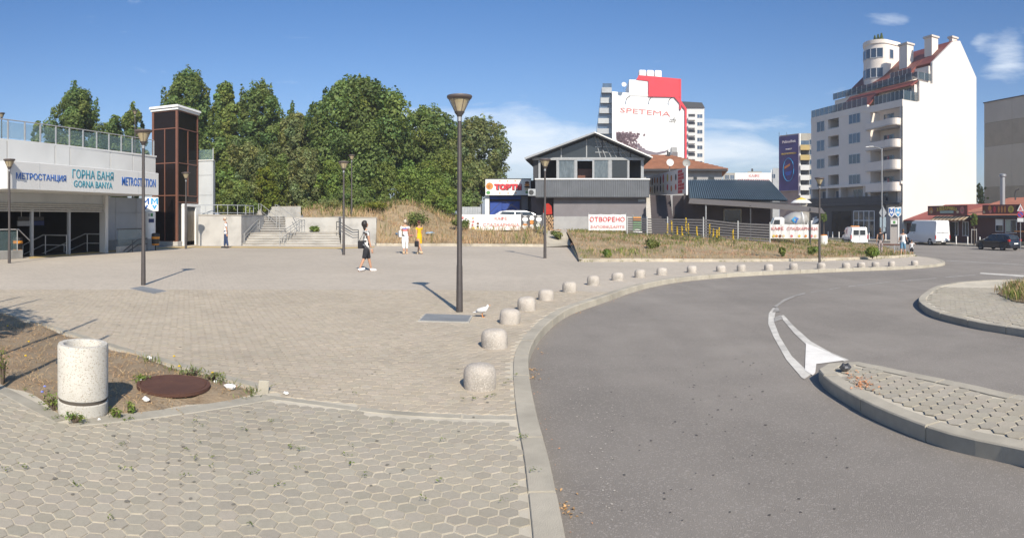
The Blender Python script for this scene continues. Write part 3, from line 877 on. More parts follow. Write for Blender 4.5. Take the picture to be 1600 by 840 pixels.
# glass railing on the roof
gr = thing('glass_railing', 'glass railing with steel posts along the roof edge of the white station', 'railing', (*FS.O, 5.19), FS.rz)
pps = [FS.u(p, DK + .2)[0] for p in (-25, 12, 38, 62, 86, 107, 128, 149, 168, 187, 204, 221, 237)]
for i, u in enumerate(pps):
    yo = upf(u) + .06
    MB().box(u - .03, u + .03, yo - .03, yo + .03, 0, .84).build('post', M_STEEL, gr)
for a, c in zip(pps, pps[1:]):
    MB().prism([(a + .06, upf(a) + .05), (c - .06, upf(c) + .05), (c - .06, upf(c) + .07), (a + .06, upf(a) + .07)], .06, .76, 'z').build('pane', M_RGLASS, gr)
MB().tube([(u, upf(u) + .06, .86) for u in pps], .025, n=6).build('handrail', M_STEEL, gr, smooth=40)
# paler wing beyond the lift
WG = Fr(at(300, 41.0), at(333, 40.6))
wg = thing('station_wing', 'pale grey clad station wing to the right of the brown glass lift tower', 'station wing', (*WG.O, 0), WG.rz)
MB().box(-1.5, WG.L, 0, .5, 0, 5.45).build('wall', M_GREYP, wg)
for z0, z1 in ((1.9, 3.2), (3.22, 4.5), (4.52, 5.4)): MB().box(.1, WG.L - .06, -.04, -.002, z0, z1).build('wall_panel', M_GREYP, wg)
MB().box(-1, WG.L + .04, -.08, .3, 5.45, 5.52).build('coping', M_WHITEP, wg)
MB().box(-.5, WG.L, .1, .13, 5.52, 6.2).build('glass_balustrade', M_RGLASS, wg)
for x in (.25, WG.L - .03): MB().box(x - .025, x + .025, .09, .15, 5.52, 6.28).build('post', M_STEEL, wg)
# ------------------------------------------------------------------ lift tower
cx, cy = at(277, 38.5)
wx = cx - (-(cy) * math.tan(bearing(239)))           # length of the left face
wx = abs(cy * math.tan(-bearing(239))) - abs(cx); wy = abs(cx) / math.tan(-bearing(308.5)) - cy
lt = thing('lift_tower', 'tall lift tower of dark tinted glass in brown frames under a white flat roof', 'lift tower', (cx, cy, 0))
def tz(y): return zat(y, 38.5)
zs = [tz(y) for y in (377, 305, 254, 199.5, 171.5)]
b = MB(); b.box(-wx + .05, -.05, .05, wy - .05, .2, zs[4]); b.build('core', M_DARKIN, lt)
MB().box(-wx - .05, .05, -.05, wy + .05, 0, zs[0]).build('plinth', M_CONC, lt, bevel=.02)
FW = .07
def pane(x0, x1, z0, z1, face):
    if face == 'l': MB().box(x0 + .02, x1 - .02, .0, .03, z0 + .02, z1 - .02).build('pane', M_TGLASS, lt)
    else: MB().box(-.03, 0, x0 + .02, x1 - .02, z0 + .02, z1 - .02).build('pane', M_TGLASS, lt)
def bar(x0, x1, z0, z1, face):
    if face == 'l': MB().box(x0, x1, -.045, .02, z0, z1).build('mullion', M_BROWNF, lt)
    else: MB().box(-.02, .045, x0, x1, z0, z1).build('mullion', M_BROWNF, lt)
zp = 2.62
for face, W, rows in (('l', wx, [(zs[0], zs[1], 2), (zs[1], zs[2], 2), (zs[2], zs[3], 2), (zs[3], zs[4], 1)]), ('r', wy, [(zp + .1, zs[1], 1), (zs[1], zs[2], 2), (zs[2], zs[3], 2), (zs[3], zs[4], 1)])):
    o = -W if face == 'l' else 0
    for z0, z1, n in rows:
        for k in range(n): pane(o + FW + (W - 2 * FW) * k / n, o + FW + (W - 2 * FW) * (k + 1) / n, z0, z1, face)
        if n == 2: bar(o + W / 2 - .03, o + W / 2 + .03, z0 + .032, z1 - .032, face)
        bar(o + FW, o + W - FW, z0 - .03, z0 + .03, face)
    bar(o + FW, o + W - FW, zs[4] - .05, zs[4], face)
for x, y in ((-wx + .02, .0), (-.03, .0), (-.03, wy - .03), (-wx + .02, wy - .03)):
    MB().box(x - .07, x + .075, y - .048, y + .07, zs[0], zs[4] + .01).build('corner_post', M_BROWNF, lt)
MB().box(-wx - .12, .12, -.12, wy + .12, zs[4] + .01, zs[4] + .17).build('roof', M_WHITE, lt, bevel=.02)
MB().prism([(-wx - .18, 0), (.18, 0), (.14, .14), (-wx - .14, .14)], -.2, wy + .2).build('roof', M_WHITE, lt, loc=(0, 0, zs[4] + .17))
# portal with lift door on the right face
y0, y1 = abs(cx) / math.tan(-bearing(284)) - cy, abs(cx) / math.tan(-bearing(311.5)) - cy
MB().box(-.03, .16, y0, y0 + .38, 0, 2.45).box(-.03, .16, y1 - .75, y1, 0, 2.45).box(-.03, .17, y0 - .02, y1 + .02, 2.45, zp).build('portal', M_WHITE, lt, bevel=.01)
dr = MB().box(-.02, .05, y0 + .38, y1 - .75, 0, 2.2).build('lift_door', mat('bronze_door', (.22, .19, .15), (.18, .16, .13), scale=5, rough=.4, metal=.3), lt)
MB().box(.051, .058, (y0 + y1) / 2 - .19, (y0 + y1) / 2 - .18, .02, 2.18).build('seam', M_JOINT, dr)
MB().box(-.02, .06, y0 + .38, y1 - .75, 2.2, 2.45).build('lintel', M_DKGREY, lt)
# ------------------------------------------------------------------ yellow guiding strip along the station
ys = [Vector(gp(*p)) for p in [(46, 403.8), (107, 399.5), (165, 394), (215, 390.5), (250, 388.5), (300, 386.8), (385, 387.2), (540, 388.4), (585, 386.8)]]
ys2 = [Vector(gp(*p)) for p in [(585, 385.1), (540, 386.2), (385, 385.3), (300, 385.0), (250, 386.2), (215, 387.8), (165, 391), (107, 396.6), (46, 400.8)]]
sheet('guiding_strip', clean(ys + ys2), lambda x, y: base(x, y) + .006, M_YEL, step=1)

# ------------------------------------------------------------------ retaining walls and steps
M_LIME = mat('limewashed_wall', (.435, .425, .40), (.385, .375, .355), scale=1.1, rough=.92, bump=.3, bscale=14, stain=.3, sscale=1.0)
M_RISER = mat('dark_riser', (.20, .19, .175), (.16, .15, .14), scale=4, rough=.9)
def wall_prism(name, label, foot, z0, z1, m=M_LIME, cap=True, cat='retaining wall', group=None):
    o = Vector(foot[0]); t = thing(name, label, cat, (o.x, o.y, z0), 0, group)
    P = [(p[0] - o.x, p[1] - o.y) for p in foot]
    MB().prism(P, 0, z1 - z0 - (.05 if cap else 0), 'z').build('wall', m, t)
    if cap:
        c = sum((Vector(p) for p in P), Vector((0, 0))) / len(P)
        Q = [Vector(p) + (Vector(p) - c).normalized() * .05 for p in P]
        MB().prism(Q, z1 - z0 - .05, z1 - z0, 'z').build('coping', M_STONE, t)
    return t
w1 = [at(310, 39.2), at(377, 39.2), at(412.5, 44.6), at(408, 44.9), at(374, 40.2), at(310, 40.2)]
wall_prism('retaining_wall', 'pale plastered retaining wall between the lift tower and the broad steps', w1, -.02, 1.95, group=None)
w2 = [at(533, 40.6), at(588, 40.1), at(588.5, 41.0), at(540, 41.6), at(534, 44.6), at(446, 44.9), at(446, 44.3), at(529, 44.0)]
wall_prism('retaining_wall', 'pale plastered retaining wall right of the broad steps, turning back behind the landing', w2, -.02, 1.79)
w3 = [at(383, 51.5), at(470, 48.5), at(470, 49.0), at(383, 52)]
wall_prism('retaining_wall', 'upper white wall behind the second flight of steps', w3, .5, 2.65)
steps = thing('broad_steps', 'broad pale stone steps leading up from the plaza to a landing', 'steps', (*at(458, 39.35), 0), facing(458))
N1 = 5; RH = .15; TD = .36
for i in range(N1):
    ye = N1 * TD + 3.3 if i == N1 - 1 else (i + 1) * TD + .03
    s_ = MB().box(-3.25, 3.0, i * TD - .035, ye, (i + 1) * RH - .045, (i + 1) * RH).build('step', M_STONE, steps)
    MB().box(-3.22, 2.98, i * TD, ye, 0, (i + 1) * RH - .046).build('riser', M_LIME, s_)
st2 = thing('upper_steps', 'upper flight of dark edged steps rising from the landing behind the left wall', 'steps', (*at(430, 43.6), N1 * RH), facing(428))
for i in range(7):
    s_ = MB().box(-1.2, .75, i * .34 - .03, (i + 1) * .34 + .02, (i + 1) * .16 - .05, (i + 1) * .16).build('step', M_LIME, st2)
    MB().box(-1.18, .73, i * .34 + .01, (i + 1) * .34, 0, (i + 1) * .16 - .051).build('riser', M_RISER, s_)
def wp(px, d, z): return Vector((*at(px, d), z))
G = 'steel handrails on the broad steps'
handrail('stair_handrail', 'steel handrail in the middle of the broad steps, running down to the plaza', [wp(471, 42.5, .75), wp(468, 41.2, .75), wp(440, 39.4, .0), wp(437, 39.1, 0)], [0, 1, 1.5, 2, 3], h=.85, r=.022, group=G)
handrail('stair_handrail', 'second steel handrail close beside the one in the middle of the broad steps', [wp(476, 42.7, .75), wp(473, 41.4, .75), wp(447, 39.6, .0), wp(444, 39.3, 0)], [0, 1, 1.5, 2, 3], h=.85, r=.022, group=G)
handrail('stair_handrail', 'steel handrail descending along the upper flight above the landing', [wp(430, 46.6, 1.85), wp(434, 46.2, 1.8), wp(463, 43.7, .80), wp(467, 43.6, .78)], [0, 1, 1.5, 2, 3], h=.88, r=.022, group=G)
handrail('stair_handrail', 'steel handrail on the left edge of the upper flight behind the wall', [wp(404, 46.8, 1.85), wp(408, 46.4, 1.8), wp(432, 44, .9), wp(437, 43.9, .85)], [0, 1, 1.5, 2, 3], h=.95, r=.022, group=G)
handrail('stair_handrail', 'steel handrail fixed to the shaded side of the left retaining wall', [wp(381.5, 39.45, .12), wp(402, 42.9, .95), wp(405, 43.2, .95)], [0, 1, 2], h=.62, r=.03, group=G, low=.36)
handrail('stair_handrail', 'dark steel handrail fixed to the front of the right retaining wall', [wp(526, 40.45, .95), wp(531, 40.35, .93), wp(551, 40.2, .42), wp(560, 40.15, .42)], [.0, 3], h=.55, r=.028, m=M_DKGREY, group=G, low=.22)
rl = [wp(311, 40.0, 1.95), wp(340, 40.2, 1.95), wp(384, 41.5, 1.95), wp(396, 43.6, 1.95)]
handrail('terrace_railing', 'thin pale railing along the top of the left retaining wall', rl, [0, .35, .7, 1, 1.35, 1.7, 2, 2.5, 3], h=.62, r=.025, m=M_LGREY, cat='railing', low=.12)

# ------------------------------------------------------------------ pylon with the metro emblem
def metro_emblem(parent, x, y, z, w, h, m):
    """an M over a V of thick strokes, two chevrons as on the metro sign"""
    b = MB(); t = w * .23
    def stroke(pts, th):
        for (xa, za), (xb, zb) in zip(pts, pts[1:]):
            pass
    # M: two uprights and a V between them
    hM = h * .56; zM = z + h - hM
    b.prism([(x, zM), (x + t, zM + t * .5), (x + t, zM + hM), (x, zM + hM)], y - .012, y)
    b.prism([(x + w - t, zM + t * .5), (x + w, zM), (x + w, zM + hM), (x + w - t, zM + hM)], y - .012, y)
    b.prism([(x + t, zM + hM), (x + t, zM + hM - t * 1.1), (x + w / 2, zM + hM * .30 - t * .3), (x + w / 2, zM + hM * .30 + t * .9)], y - .012, y)
    b.prism([(x + w - t, zM + hM), (x + w / 2, zM + hM * .30 + t * .9), (x + w / 2, zM + hM * .30 - t * .3), (x + w - t, zM + hM - t * 1.1)], y - .012, y)
    # V below
    b.prism([(x + w * .12, z + h * .40), (x + w * .12 + t * 1.3, z + h * .40), (x + w / 2, z + h * .21), (x + w / 2, z)], y - .012, y)
    b.prism([(x + w * .88, z + h * .40), (x + w / 2, z), (x + w / 2, z + h * .21), (x + w * .88 - t * 1.3, z + h * .40)], y - .012, y)
    return b.build('emblem', m, parent)
pd = 34.3; pxy = at(234.5, pd)
py = thing('metro_pylon', 'round white metro information pylon with blue double M emblem beside the station wall', 'pylon', (*pxy, 0), facing(234))
def lz(y): return zat(y, pd)
MB().lathe([(.34, 0), (.34, lz(372) - .02), (0, lz(372) - .02)], 20).build('base', M_LGREY, py, smooth=40)
MB().lathe([(.30, lz(372) - .02), (.30, lz(331)), (0, lz(331) + .02)], 24).build('column', M_WHITE, py, smooth=40)
MB().box(-.46, .46, -.12, .12, lz(330), lz(308)).build('head', M_WHITE, py, bevel=.02)
MB().cyl((0, 0, lz(331)), (0, 0, lz(329.5)), .16).build('neck', M_LGREY, py)
metro_emblem(py, -.43, -.125, lz(327.5), .38, lz(309.5) - lz(327.5), M_BLUE)
metro_emblem(py, .05, -.125, lz(327.5), .38, lz(309.5) - lz(327.5), M_LBLUE)
def curved_plate(r, a0, a1, z0, z1, n=6):
    b = MB(); v = []; fs = []
    for i in range(n + 1):
        a = R(-90 + a0 + (a1 - a0) * i / n)
        for rr, z in ((r, z0), (r, z1)): v.append((rr * math.cos(a), rr * math.sin(a), z))
    fs = [(2 * i, 2 * i + 2, 2 * i + 3, 2 * i + 1) for i in range(n)]
    return b.add(v, fs)
curved_plate(.306, -15, 45, lz(347.5), lz(341.5)).build('notice', mat('navy', (.01, .03, .12)), py)
curved_plate(.306, 5, 30, lz(338), lz(333)).build('notice', mat('sign_green', (.03, .22, .06), rough=.5), py)
curved_plate(.306, -20, 0, lz(338), lz(333)).build('notice', M_LGREY, py)
# glass barrier and sloping rail by the entrance wall
gb = Fr(at(184, 31.2), at(226, 33.4))
g = thing('glass_barrier', 'glass barrier with dark rails in front of the grey station wall', 'barrier', (*gb.O, 0), gb.rz)
MB().box(0, gb.L, -.1, .1, 0, .32).build('base_wall', M_CONC, g)
MB().box(.03, gb.L - .05, -.012, .012, .34, 1.15).build('pane', M_RGLASS, g)
MB().box(-.02, gb.L, -.03, .03, 1.15, 1.2).build('rail', M_DKGREY, g)
MB().tube([(.1, -.3, .1), (gb.L * .55, -.3, .62), (gb.L * .9, -.3, .66)], .03).build('rail', M_DKGREY, g, smooth=40)
MB().tube([(.1, -.3, -.1), (gb.L * .55, -.3, .36), (gb.L * .9, -.3, .38)], .03).build('rail', M_DKGREY, g, smooth=40)
for f in (.35, .72): MB().cyl((gb.L * f, -.3, 0), (gb.L * f, -.3, .62), .025).build('post', M_DKGREY, g)

# ------------------------------------------------------------------ litter bins of black and orange plastic
def litter_bin(px, py_, label):
    x, y = gp(px, py_)
    t = thing('litter_bin', label, 'litter bin', (x, y, base(x, y)), facing(px), 'black and orange litter bins')
    MB().cyl((0, .02, 0), (0, .02, .62), .035, n=8).build('post', M_BLACK, t, smooth=40)
    MB().lathe([(.17, .28), (.20, .30), (.205, .36)], 16).build('band', M_ORANGE, t, smooth=40)
    MB().lathe([(0, .27), (.18, .27), (.205, .36), (.215, .62)], 16).build('body', M_BLACK, t, smooth=40)
    MB().lathe([(.222, .62), (.226, .74)], 16).build('band', M_ORANGE, t, smooth=40)
    MB().lathe([(.215, .62), (.216, .86), (.19, .90), (.10, .93), (0, .94)], 16).build('hood', M_BLACK, t, smooth=40)
    MB().box(-.1, .1, -.225, -.19, .78, .86).build('opening', M_JOINT, t)
    return t
litter_bin(28, 402, 'black and orange litter bin at the left end of the station entrance')
litter_bin(243, 391, 'black and orange litter bin beside the round metro pylon')
# ------------------------------------------------------------------ foliage
def leaf_mat(name, c, trans=.45):
    m = bpy.data.materials.new(name); m.use_nodes = True; nt = m.node_tree; L = nt.links
    nt.nodes.clear()
    out = nt.nodes.new('ShaderNodeOutputMaterial'); mix = nt.nodes.new('ShaderNodeMixShader'); mix.inputs[0].default_value = trans
    d = nt.nodes.new('ShaderNodeBsdfPrincipled'); d.inputs['Roughness'].default_value = .62; d.inputs['Specular IOR Level'].default_value = .25
    t = nt.nodes.new('ShaderNodeBsdfTranslucent')
    a = nt.nodes.new('ShaderNodeAttribute'); a.attribute_name = 'tint'
    x = nt.nodes.new('ShaderNodeMix'); x.data_type = 'RGBA'; x.blend_type = 'MULTIPLY'; x.inputs['Factor'].default_value = 1
    x.inputs['A'].default_value = (*c, 1); L.new(a.outputs['Color'], x.inputs['B'])
    L.new(x.outputs['Result'], d.inputs['Base Color'])
    y = nt.nodes.new('ShaderNodeMix'); y.data_type = 'RGBA'; y.blend_type = 'MULTIPLY'; y.inputs['Factor'].default_value = 1
    L.new(x.outputs['Result'], y.inputs['A']); y.inputs['B'].default_value = (1.25, 1.3, .6, 1)
    L.new(y.outputs['Result'], t.inputs['Color'])
    L.new(d.outputs[0], mix.inputs[1]); L.new(t.outputs[0], mix.inputs[2]); L.new(mix.outputs[0], out.inputs['Surface'])
    return m
LEAF = {'dark': leaf_mat('dark_leaves', (.150, .205, .064)), 'mid': leaf_mat('green_leaves', (.180, .232, .066)),
        'olive': leaf_mat('olive_leaves', (.195, .222, .092)), 'light': leaf_mat('light_green_leaves', (.175, .235, .056)), 'lime': leaf_mat('yellow_green_leaves', (.17, .20, .03)),
        'dry': leaf_mat('dry_grass_blades', (.40, .285, .165), .15), 'grass': leaf_mat('green_grass_blades', (.15, .175, .05), .3), 'flower': leaf_mat('yellow_petals', (.72, .50, .03), .2), 'brown': leaf_mat('dead_leaves', (.40, .225, .14), .1)}
M_BARK = mat('bark', (.12, .09, .065), (.075, .058, .044), scale=7, rough=.95, bump=1, bscale=20, stretch=(1, 1, .3))

def leaf_cloud(P, Nn, size, tint, g, aspect=.62):
    """quads at points P (N,3) roughly facing Nn"""
    n = len(P)
    Nn = Nn / np.maximum(np.linalg.norm(Nn, axis=1, keepdims=True), 1e-6)
    r = g.normal(0, 1, (n, 3)); a = np.cross(Nn, r); a /= np.maximum(np.linalg.norm(a, axis=1, keepdims=True), 1e-6)
    b = np.cross(Nn, a)
    s = (size * g.uniform(.6, 1.35, n))[:, None]
    bend = Nn * s * .18
    V = np.stack([P - a * s, P + b * s * aspect + bend, P + a * s, P - b * s * aspect + bend], 1)
    return V.reshape(-1, 3), tint
def leaf_mesh(name, V, tint, m, parent=None, kind=None, loc=None):
    n = len(V) // 4
    me = bpy.data.meshes.new(name)
    me.vertices.add(n * 4); me.vertices.foreach_set('co', V.astype(np.float32).ravel())
    me.loops.add(n * 4); me.loops.foreach_set('vertex_index', np.arange(n * 4, dtype=np.int32))
    me.polygons.add(n); me.polygons.foreach_set('loop_start', np.arange(0, n * 4, 4, dtype=np.int32)); me.polygons.foreach_set('loop_total', np.full(n, 4, np.int32))
    a = me.attributes.new('tint', 'FLOAT_COLOR', 'FACE')
    a.data.foreach_set('color', np.concatenate([tint, np.ones((n, 1))], 1).astype(np.float32).ravel())
    me.materials.append(m); me.update(calc_edges=True)
    return link(name, me, parent, loc, kind)
def lump_leaves(lumps, n, size, g, upbias=.25, shell=(.62, 1.06), vary=.22):
    L = np.array(lumps, float); w = (L[:, 3] * L[:, 4] * L[:, 5]) ** (2 / 3); w /= w.sum()
    idx = g.choice(len(L), n, p=w)
    D = g.normal(0, 1, (n, 3)); D /= np.linalg.norm(D, axis=1, keepdims=True)
    rad = g.uniform(0, 1, n) ** .6 * (shell[1] - shell[0]) + shell[0]
    lump_wob = 1 + .16 * np.sin(D[:, 0] * 7 + idx) * np.sin(D[:, 1] * 6 + idx * 2) + .1 * np.sin(D[:, 2] * 9 + idx)
    P = L[idx, :3] + D * L[idx, 3:6] * (rad * lump_wob)[:, None]
    Nn = D + g.normal(0, .55, (n, 3)); Nn[:, 2] += upbias
    lt = g.uniform(1 - vary, 1 + vary, len(L)); hue = g.normal(0, .07, len(L))
    t = lt[idx] * g.uniform(.6, 1.45, n)
    tint = np.stack([t * (1 + hue[idx] + g.normal(0, .05, n)), t, t * (1 - hue[idx])], 1)
    return P, Nn, tint
def make_lumps(W, Dp, z0, z1, g, n=26, spiky=0, shape='round'):
    """many small clumps on an uneven envelope round a few inner ones, with shoots on top"""
    H = z1 - z0; out = []; ph = g.uniform(0, 6, 6)
    def env(f, a):
        if shape == 'cone': e = max(.16, (1 - f) ** .6) * (1 if f > .12 else .85)
        elif shape == 'x': e = max(.35, 1 - .55 * f * f)
        else: e = math.sqrt(max(.06, 1 - (1.75 * abs(f - .43)) ** 2.3)) if f > .43 else math.sqrt(max(.35, 1 - (1.5 * (.43 - f)) ** 2))
        return e * (1 + .17 * math.sin(2 * a + ph[0] + 3 * f) + .13 * math.sin(3 * a + ph[1] - 5 * f) + .10 * math.sin(5 * a + ph[2] + 9 * f))
    for i in range(max(6, n // 4)):
        f = g.uniform(.12, .8); a = g.uniform(0, 6.28); rr = env(f, a) * g.uniform(0, .45)
        out.append((math.cos(a) * rr * W / 2, math.sin(a) * rr * Dp / 2, z0 + H * f, W * .2, Dp * .2, H * .13))
    m = int(n * 2.4)
    for i in range(m):
        f = ((i + .5) / m) ** .9; a = i * 2.39996 + g.uniform(-.5, .5)
        rr = env(f, a) * g.uniform(.55, .92); s = g.uniform(.075, .155) * (1.1 - .3 * f)
        out.append((math.cos(a) * rr * W / 2, math.sin(a) * rr * Dp / 2, z0 + H * (.04 + .93 * f), W * s, Dp * s, W * s * g.uniform(.7, 1.25)))
    for i in range(spiky):
        a = i * 2.39996; rr = g.uniform(.05, .85); f = math.sqrt(max(0, 1 - rr * rr)) if shape == 'round' else 1 - rr * .85
        out.append((math.cos(a) * rr * W / 2, math.sin(a) * rr * Dp / 2, z0 + H * (.5 + .5 * f) - H * .03, W * .02 + .16, W * .02 + .16, H * g.uniform(.05, .13)))
    return out
def tree(name, label, px, d, top_y, wpx, kind, zg=None, low_y=None, n=9000, size=.24, lumps=26, spiky=0, shape='round', seed=0, group='trees on the bank behind the plaza', cat='tree', vary=.2, trunk_h=None):
    g = np.random.default_rng(100 + seed)
    x, y = at(px, d); zg = lerp_tab(L_TAB, px) if zg is None else zg
    zt = zat(top_y, d) - zg; W = wpx * d / F * 1.10
    z0 = (zat(low_y, d) - zg) if low_y is not None else zt * .12
    t = thing(name, label, cat, (x, y, zg), g.uniform(0, 6), group)
    LL = make_lumps(W, W * .85, z0, zt, g, lumps, spiky, shape)
    n = int(n * 2.6); size *= .60
    P, Nn, tint = lump_leaves(LL, n, size, g, vary=vary)
    V, _ = leaf_cloud(P, Nn, size, tint, g)
    leaf_mesh('crown', V, tint, LEAF[kind], t)
    b = MB(); hh = z0 + (zt - z0) * .55; r = max(.07, W * .022)
    b.tube([(0, 0, -.3), (.03 * W * .3, .02, hh * .3), (-.02 * W, .03 * W * .3, hh * .7), (0, 0, hh)], [r * 1.3, r, r * .7, r * .35], n=8)
    for k in range(min(9, len(LL))):
        l = LL[(k * 3) % len(LL)]; s = z0 * .6 + (hh - z0 * .6) * (k + 1) / 10
        b.tube([(0, 0, s), (l[0] * .5, l[1] * .5, s + (l[2] - s) * .45), (l[0], l[1], l[2])], [r * .5, r * .32, r * .1], n=6)
    b.build('trunk', M_BARK, t, smooth=60)
    return t
TR = [
 ('dark rounded tree rising behind the left half of the station roof', 120, 62, 139, 98, 'dark', dict(n=9000, lumps=24, spiky=4)),
 ('small thin tree peeping over the far left end of the station railing', 57, 62, 188, 34, 'mid', dict(n=2200, lumps=12, spiky=2)),
 ('low dark tree between the rounded tree and the lift tower', 178, 64, 180, 66, 'dark', dict(n=4500, lumps=18)),
 ('narrow pointed tree just left of the lift tower', 207, 66, 169, 50, 'mid', dict(n=4200, lumps=16, spiky=6)),
 ('tall dark tree standing directly behind the lift tower', 293, 62, 113, 104, 'dark', dict(n=12000, lumps=30, spiky=8)),
 ('upright tree right of the lift tower, lower than the tree behind it', 352, 60, 131, 68, 'mid', dict(n=10000, lumps=26, spiky=8, shape='cone')),
 ('broad dark tree above the left part of the broad steps', 405, 60, 136, 96, 'dark', dict(n=12000, lumps=30, spiky=8)),
 ('slim tree top showing in the gap left of the tallest tree', 455, 68, 164, 38, 'dark', dict(n=2600, lumps=12, spiky=5, shape='cone')),
 ('soft mid green tree filling the dip above the upper wall', 463, 58, 182, 92, 'olive', dict(n=9000, lumps=26, spiky=5)),
 ('tallest dense green tree with many upright shoots at its top', 560, 54, 131, 146, 'dark', dict(n=22000, lumps=52, spiky=34, shape='round', vary=.28)),
 ('dark dense tree with a small spike on top, left of the tall central lamp', 668, 60, 171, 108, 'dark', dict(n=13000, lumps=34, spiky=3)),
 ('airy olive tree leaning towards the cake shop sign', 747, 66, 184, 92, 'olive', dict(n=9000, lumps=40, spiky=8, size=.24, low_y=310)),
]
for i, (lab, px, d, ty, w, k, kw) in enumerate(TR):
    tree('broadleaf_tree', lab, px, d, ty, w, k, seed=i, **kw)
BU = [
 ('rounded bush in front of the trees just right of the station wing', 345, 51, 258, 64, 'light'),
 ('greyish olive bush above the thin terrace railing', 385, 52, 222, 78, 'olive'),
 ('tall green bush behind the upper white wall', 430, 53, 244, 70, 'mid'),
 ('bush with yellow green patches of leaves over the upper flight of steps', 413, 50.5, 262, 44, 'lime'),
 ('green bush between the upper wall and the lamp on the bank', 480, 51, 232, 66, 'olive'),
 ('bright green bush behind the lamp that stands at the foot of the steps', 520, 50, 252, 54, 'light'),
 ('dark bush at the foot of the tallest tree', 590, 52, 246, 80, 'mid'),
 ('light green bush left of the tall central lamp', 655, 52, 256, 84, 'light'),
 ('mid green bush directly behind the tall central lamp', 704, 54, 240, 66, 'mid'),
 ('dark bush at the base of the airy olive tree', 730, 55, 268, 40, 'dark'),
 ('light green bush at the right end of the grassy bank', 690, 50, 290, 50, 'light'),
 ('dark low bush below the greyish olive bush', 372, 49, 284, 62, 'mid'),
 ('low dark bush below the tallest tree, left of its trunk', 548, 49.5, 290, 60, 'dark'),
 ('olive bush at the right foot of the dark dense tree', 722, 55, 220, 60, 'olive'),
]
for i, (lab, px, d, ty, w, k) in enumerate(BU):
    tree('bush', lab, px, d, ty, w, k, seed=40 + i, n=4200, size=.17, lumps=20, spiky=4, shape='x', group='bushes along the foot of the trees', cat='bush', low_y=330, vary=.25)

# ------------------------------------------------------------------ dry grass and weeds
def grass(name, poly, n, zf, h, m, g, width=.018, per=4, spread=.10, dens=None, lean=.35, tvar=.3, hv=None):
    P = [Vector(p) for p in poly]
    xs = [p.x for p in P]; ys = [p.y for p in P]
    X = g.uniform(min(xs), max(xs), n * 6); Y = g.uniform(min(ys), max(ys), n * 6)
    ok = inside_np(X, Y, P) & (np.abs(np.arctan2(X, Y)) < .93)
    pn = np.sin(X * 1.3 + 1) * np.sin(Y * 1.1 + 2) * .5 + np.sin(X * .37) * np.sin(Y * .45 + 1) * .5 + g.normal(0, .25, len(X))
    if dens is not None: ok &= dens(X, Y, pn)
    X, Y, pn = X[ok][:n], Y[ok][:n], pn[ok][:n]
    n = len(X)
    if n == 0: return None
    X = np.repeat(X, per) + g.normal(0, spread, n * per); Y = np.repeat(Y, per) + g.normal(0, spread, n * per); pn = np.repeat(pn, per)
    Z = np.array([zf(a, b) for a, b in zip(X, Y)])
    H = g.uniform(h[0], h[1], len(X)) * (1 + .35 * np.clip(pn, -1, 1))
    if hv is not None: H *= hv(X, Y)
    A = g.uniform(0, 2 * np.pi, len(X)); wx, wy = np.cos(A) * width, np.sin(A) * width
    lx, ly = g.normal(0, lean, len(X)) * H, g.normal(0, lean, len(X)) * H
    B = np.stack([X, Y, Z - .02], 1); T = np.stack([X + lx, Y + ly, Z + H], 1); M = np.stack([X + lx * .35, Y + ly * .35, Z + H * .55], 1)
    wv = np.stack([wx, wy, np.zeros(len(X))], 1)
    V = np.stack([B - wv, M - wv * .8, T, M + wv * .8], 1).reshape(-1, 3)
    t = g.uniform(1 - tvar, 1 + tvar, len(X)) * (1 + .18 * pn)
    tint = np.stack([t * g.normal(1, .06, len(X)), t, t * g.normal(1, .08, len(X))], 1)
    return leaf_mesh(name, V, np.clip(tint, .2, 2), LEAF[m], kind='stuff')
g = np.random.default_rng(5)
grass('dry_grass', VERGE, 4200, verge_z, (.04, .19), 'dry', g, width=.013, per=5, spread=.12)
grass('green_weeds', VERGE, 3600, verge_z, (.06, .27), 'grass', g, width=.022, per=5, spread=.14, dens=lambda X, Y, p: (p > .32) | (np.hypot(X, Y) > 35))
grass('reddish_dry_weeds', VERGE, 2600, verge_z, (.05, .16), 'brown', g, width=.014, per=5, spread=.14, dens=lambda X, Y, p: p < .0)
grass('dry_grass', BANK, 9500, bank_z, (.2, .6), 'dry', g, width=.02, per=5, spread=.15)
grass('green_weeds', BANK, 3000, bank_z, (.25, .8), 'grass', g, width=.03, per=5, spread=.2, dens=lambda X, Y, p: (p > .2) | (np.hypot(X, Y) > 47))
grass('reddish_dry_weeds', BANK, 1500, bank_z, (.15, .3), 'brown', g, width=.016, per=4, spread=.14, dens=lambda X, Y, p: (p < .1) & (np.hypot(X, Y) < 43.5))
grass('dry_grass', BED, 450, bed_z, (.015, .055), 'dry', g, width=.0035, per=5, spread=.06, lean=1.2, dens=lambda X, Y, p: p > -.1)
grass('green_weeds', BED, 150, bed_z, (.03, .09), 'olive', g, width=.008, per=9, spread=.05, lean=.8, dens=lambda X, Y, p: (seg_d(X, Y, [BED_T, BED_A, BED_B]) < .26) & (X > -4.2))
grass('dry_grass', patch_poly, 700, lambda x, y: base(x, y) + .03, (.06, .3), 'dry', g, width=.012, per=5, spread=.1)
grass('green_weeds', patch_poly, 420, lambda x, y: base(x, y) + .03, (.08, .34), 'grass', g, width=.014, per=6, spread=.1)
# a band of weeds along the old kerbs
def along(line, w):
    return clean(offset(line, -w) + list(reversed(offset(line, w))))
grass('kerb_weeds', along(resample(V_FRONT, .4), .3), 130, lambda x, y: base(x, y), (.04, .12), 'grass', g, width=.012, per=6, spread=.06, lean=.6)
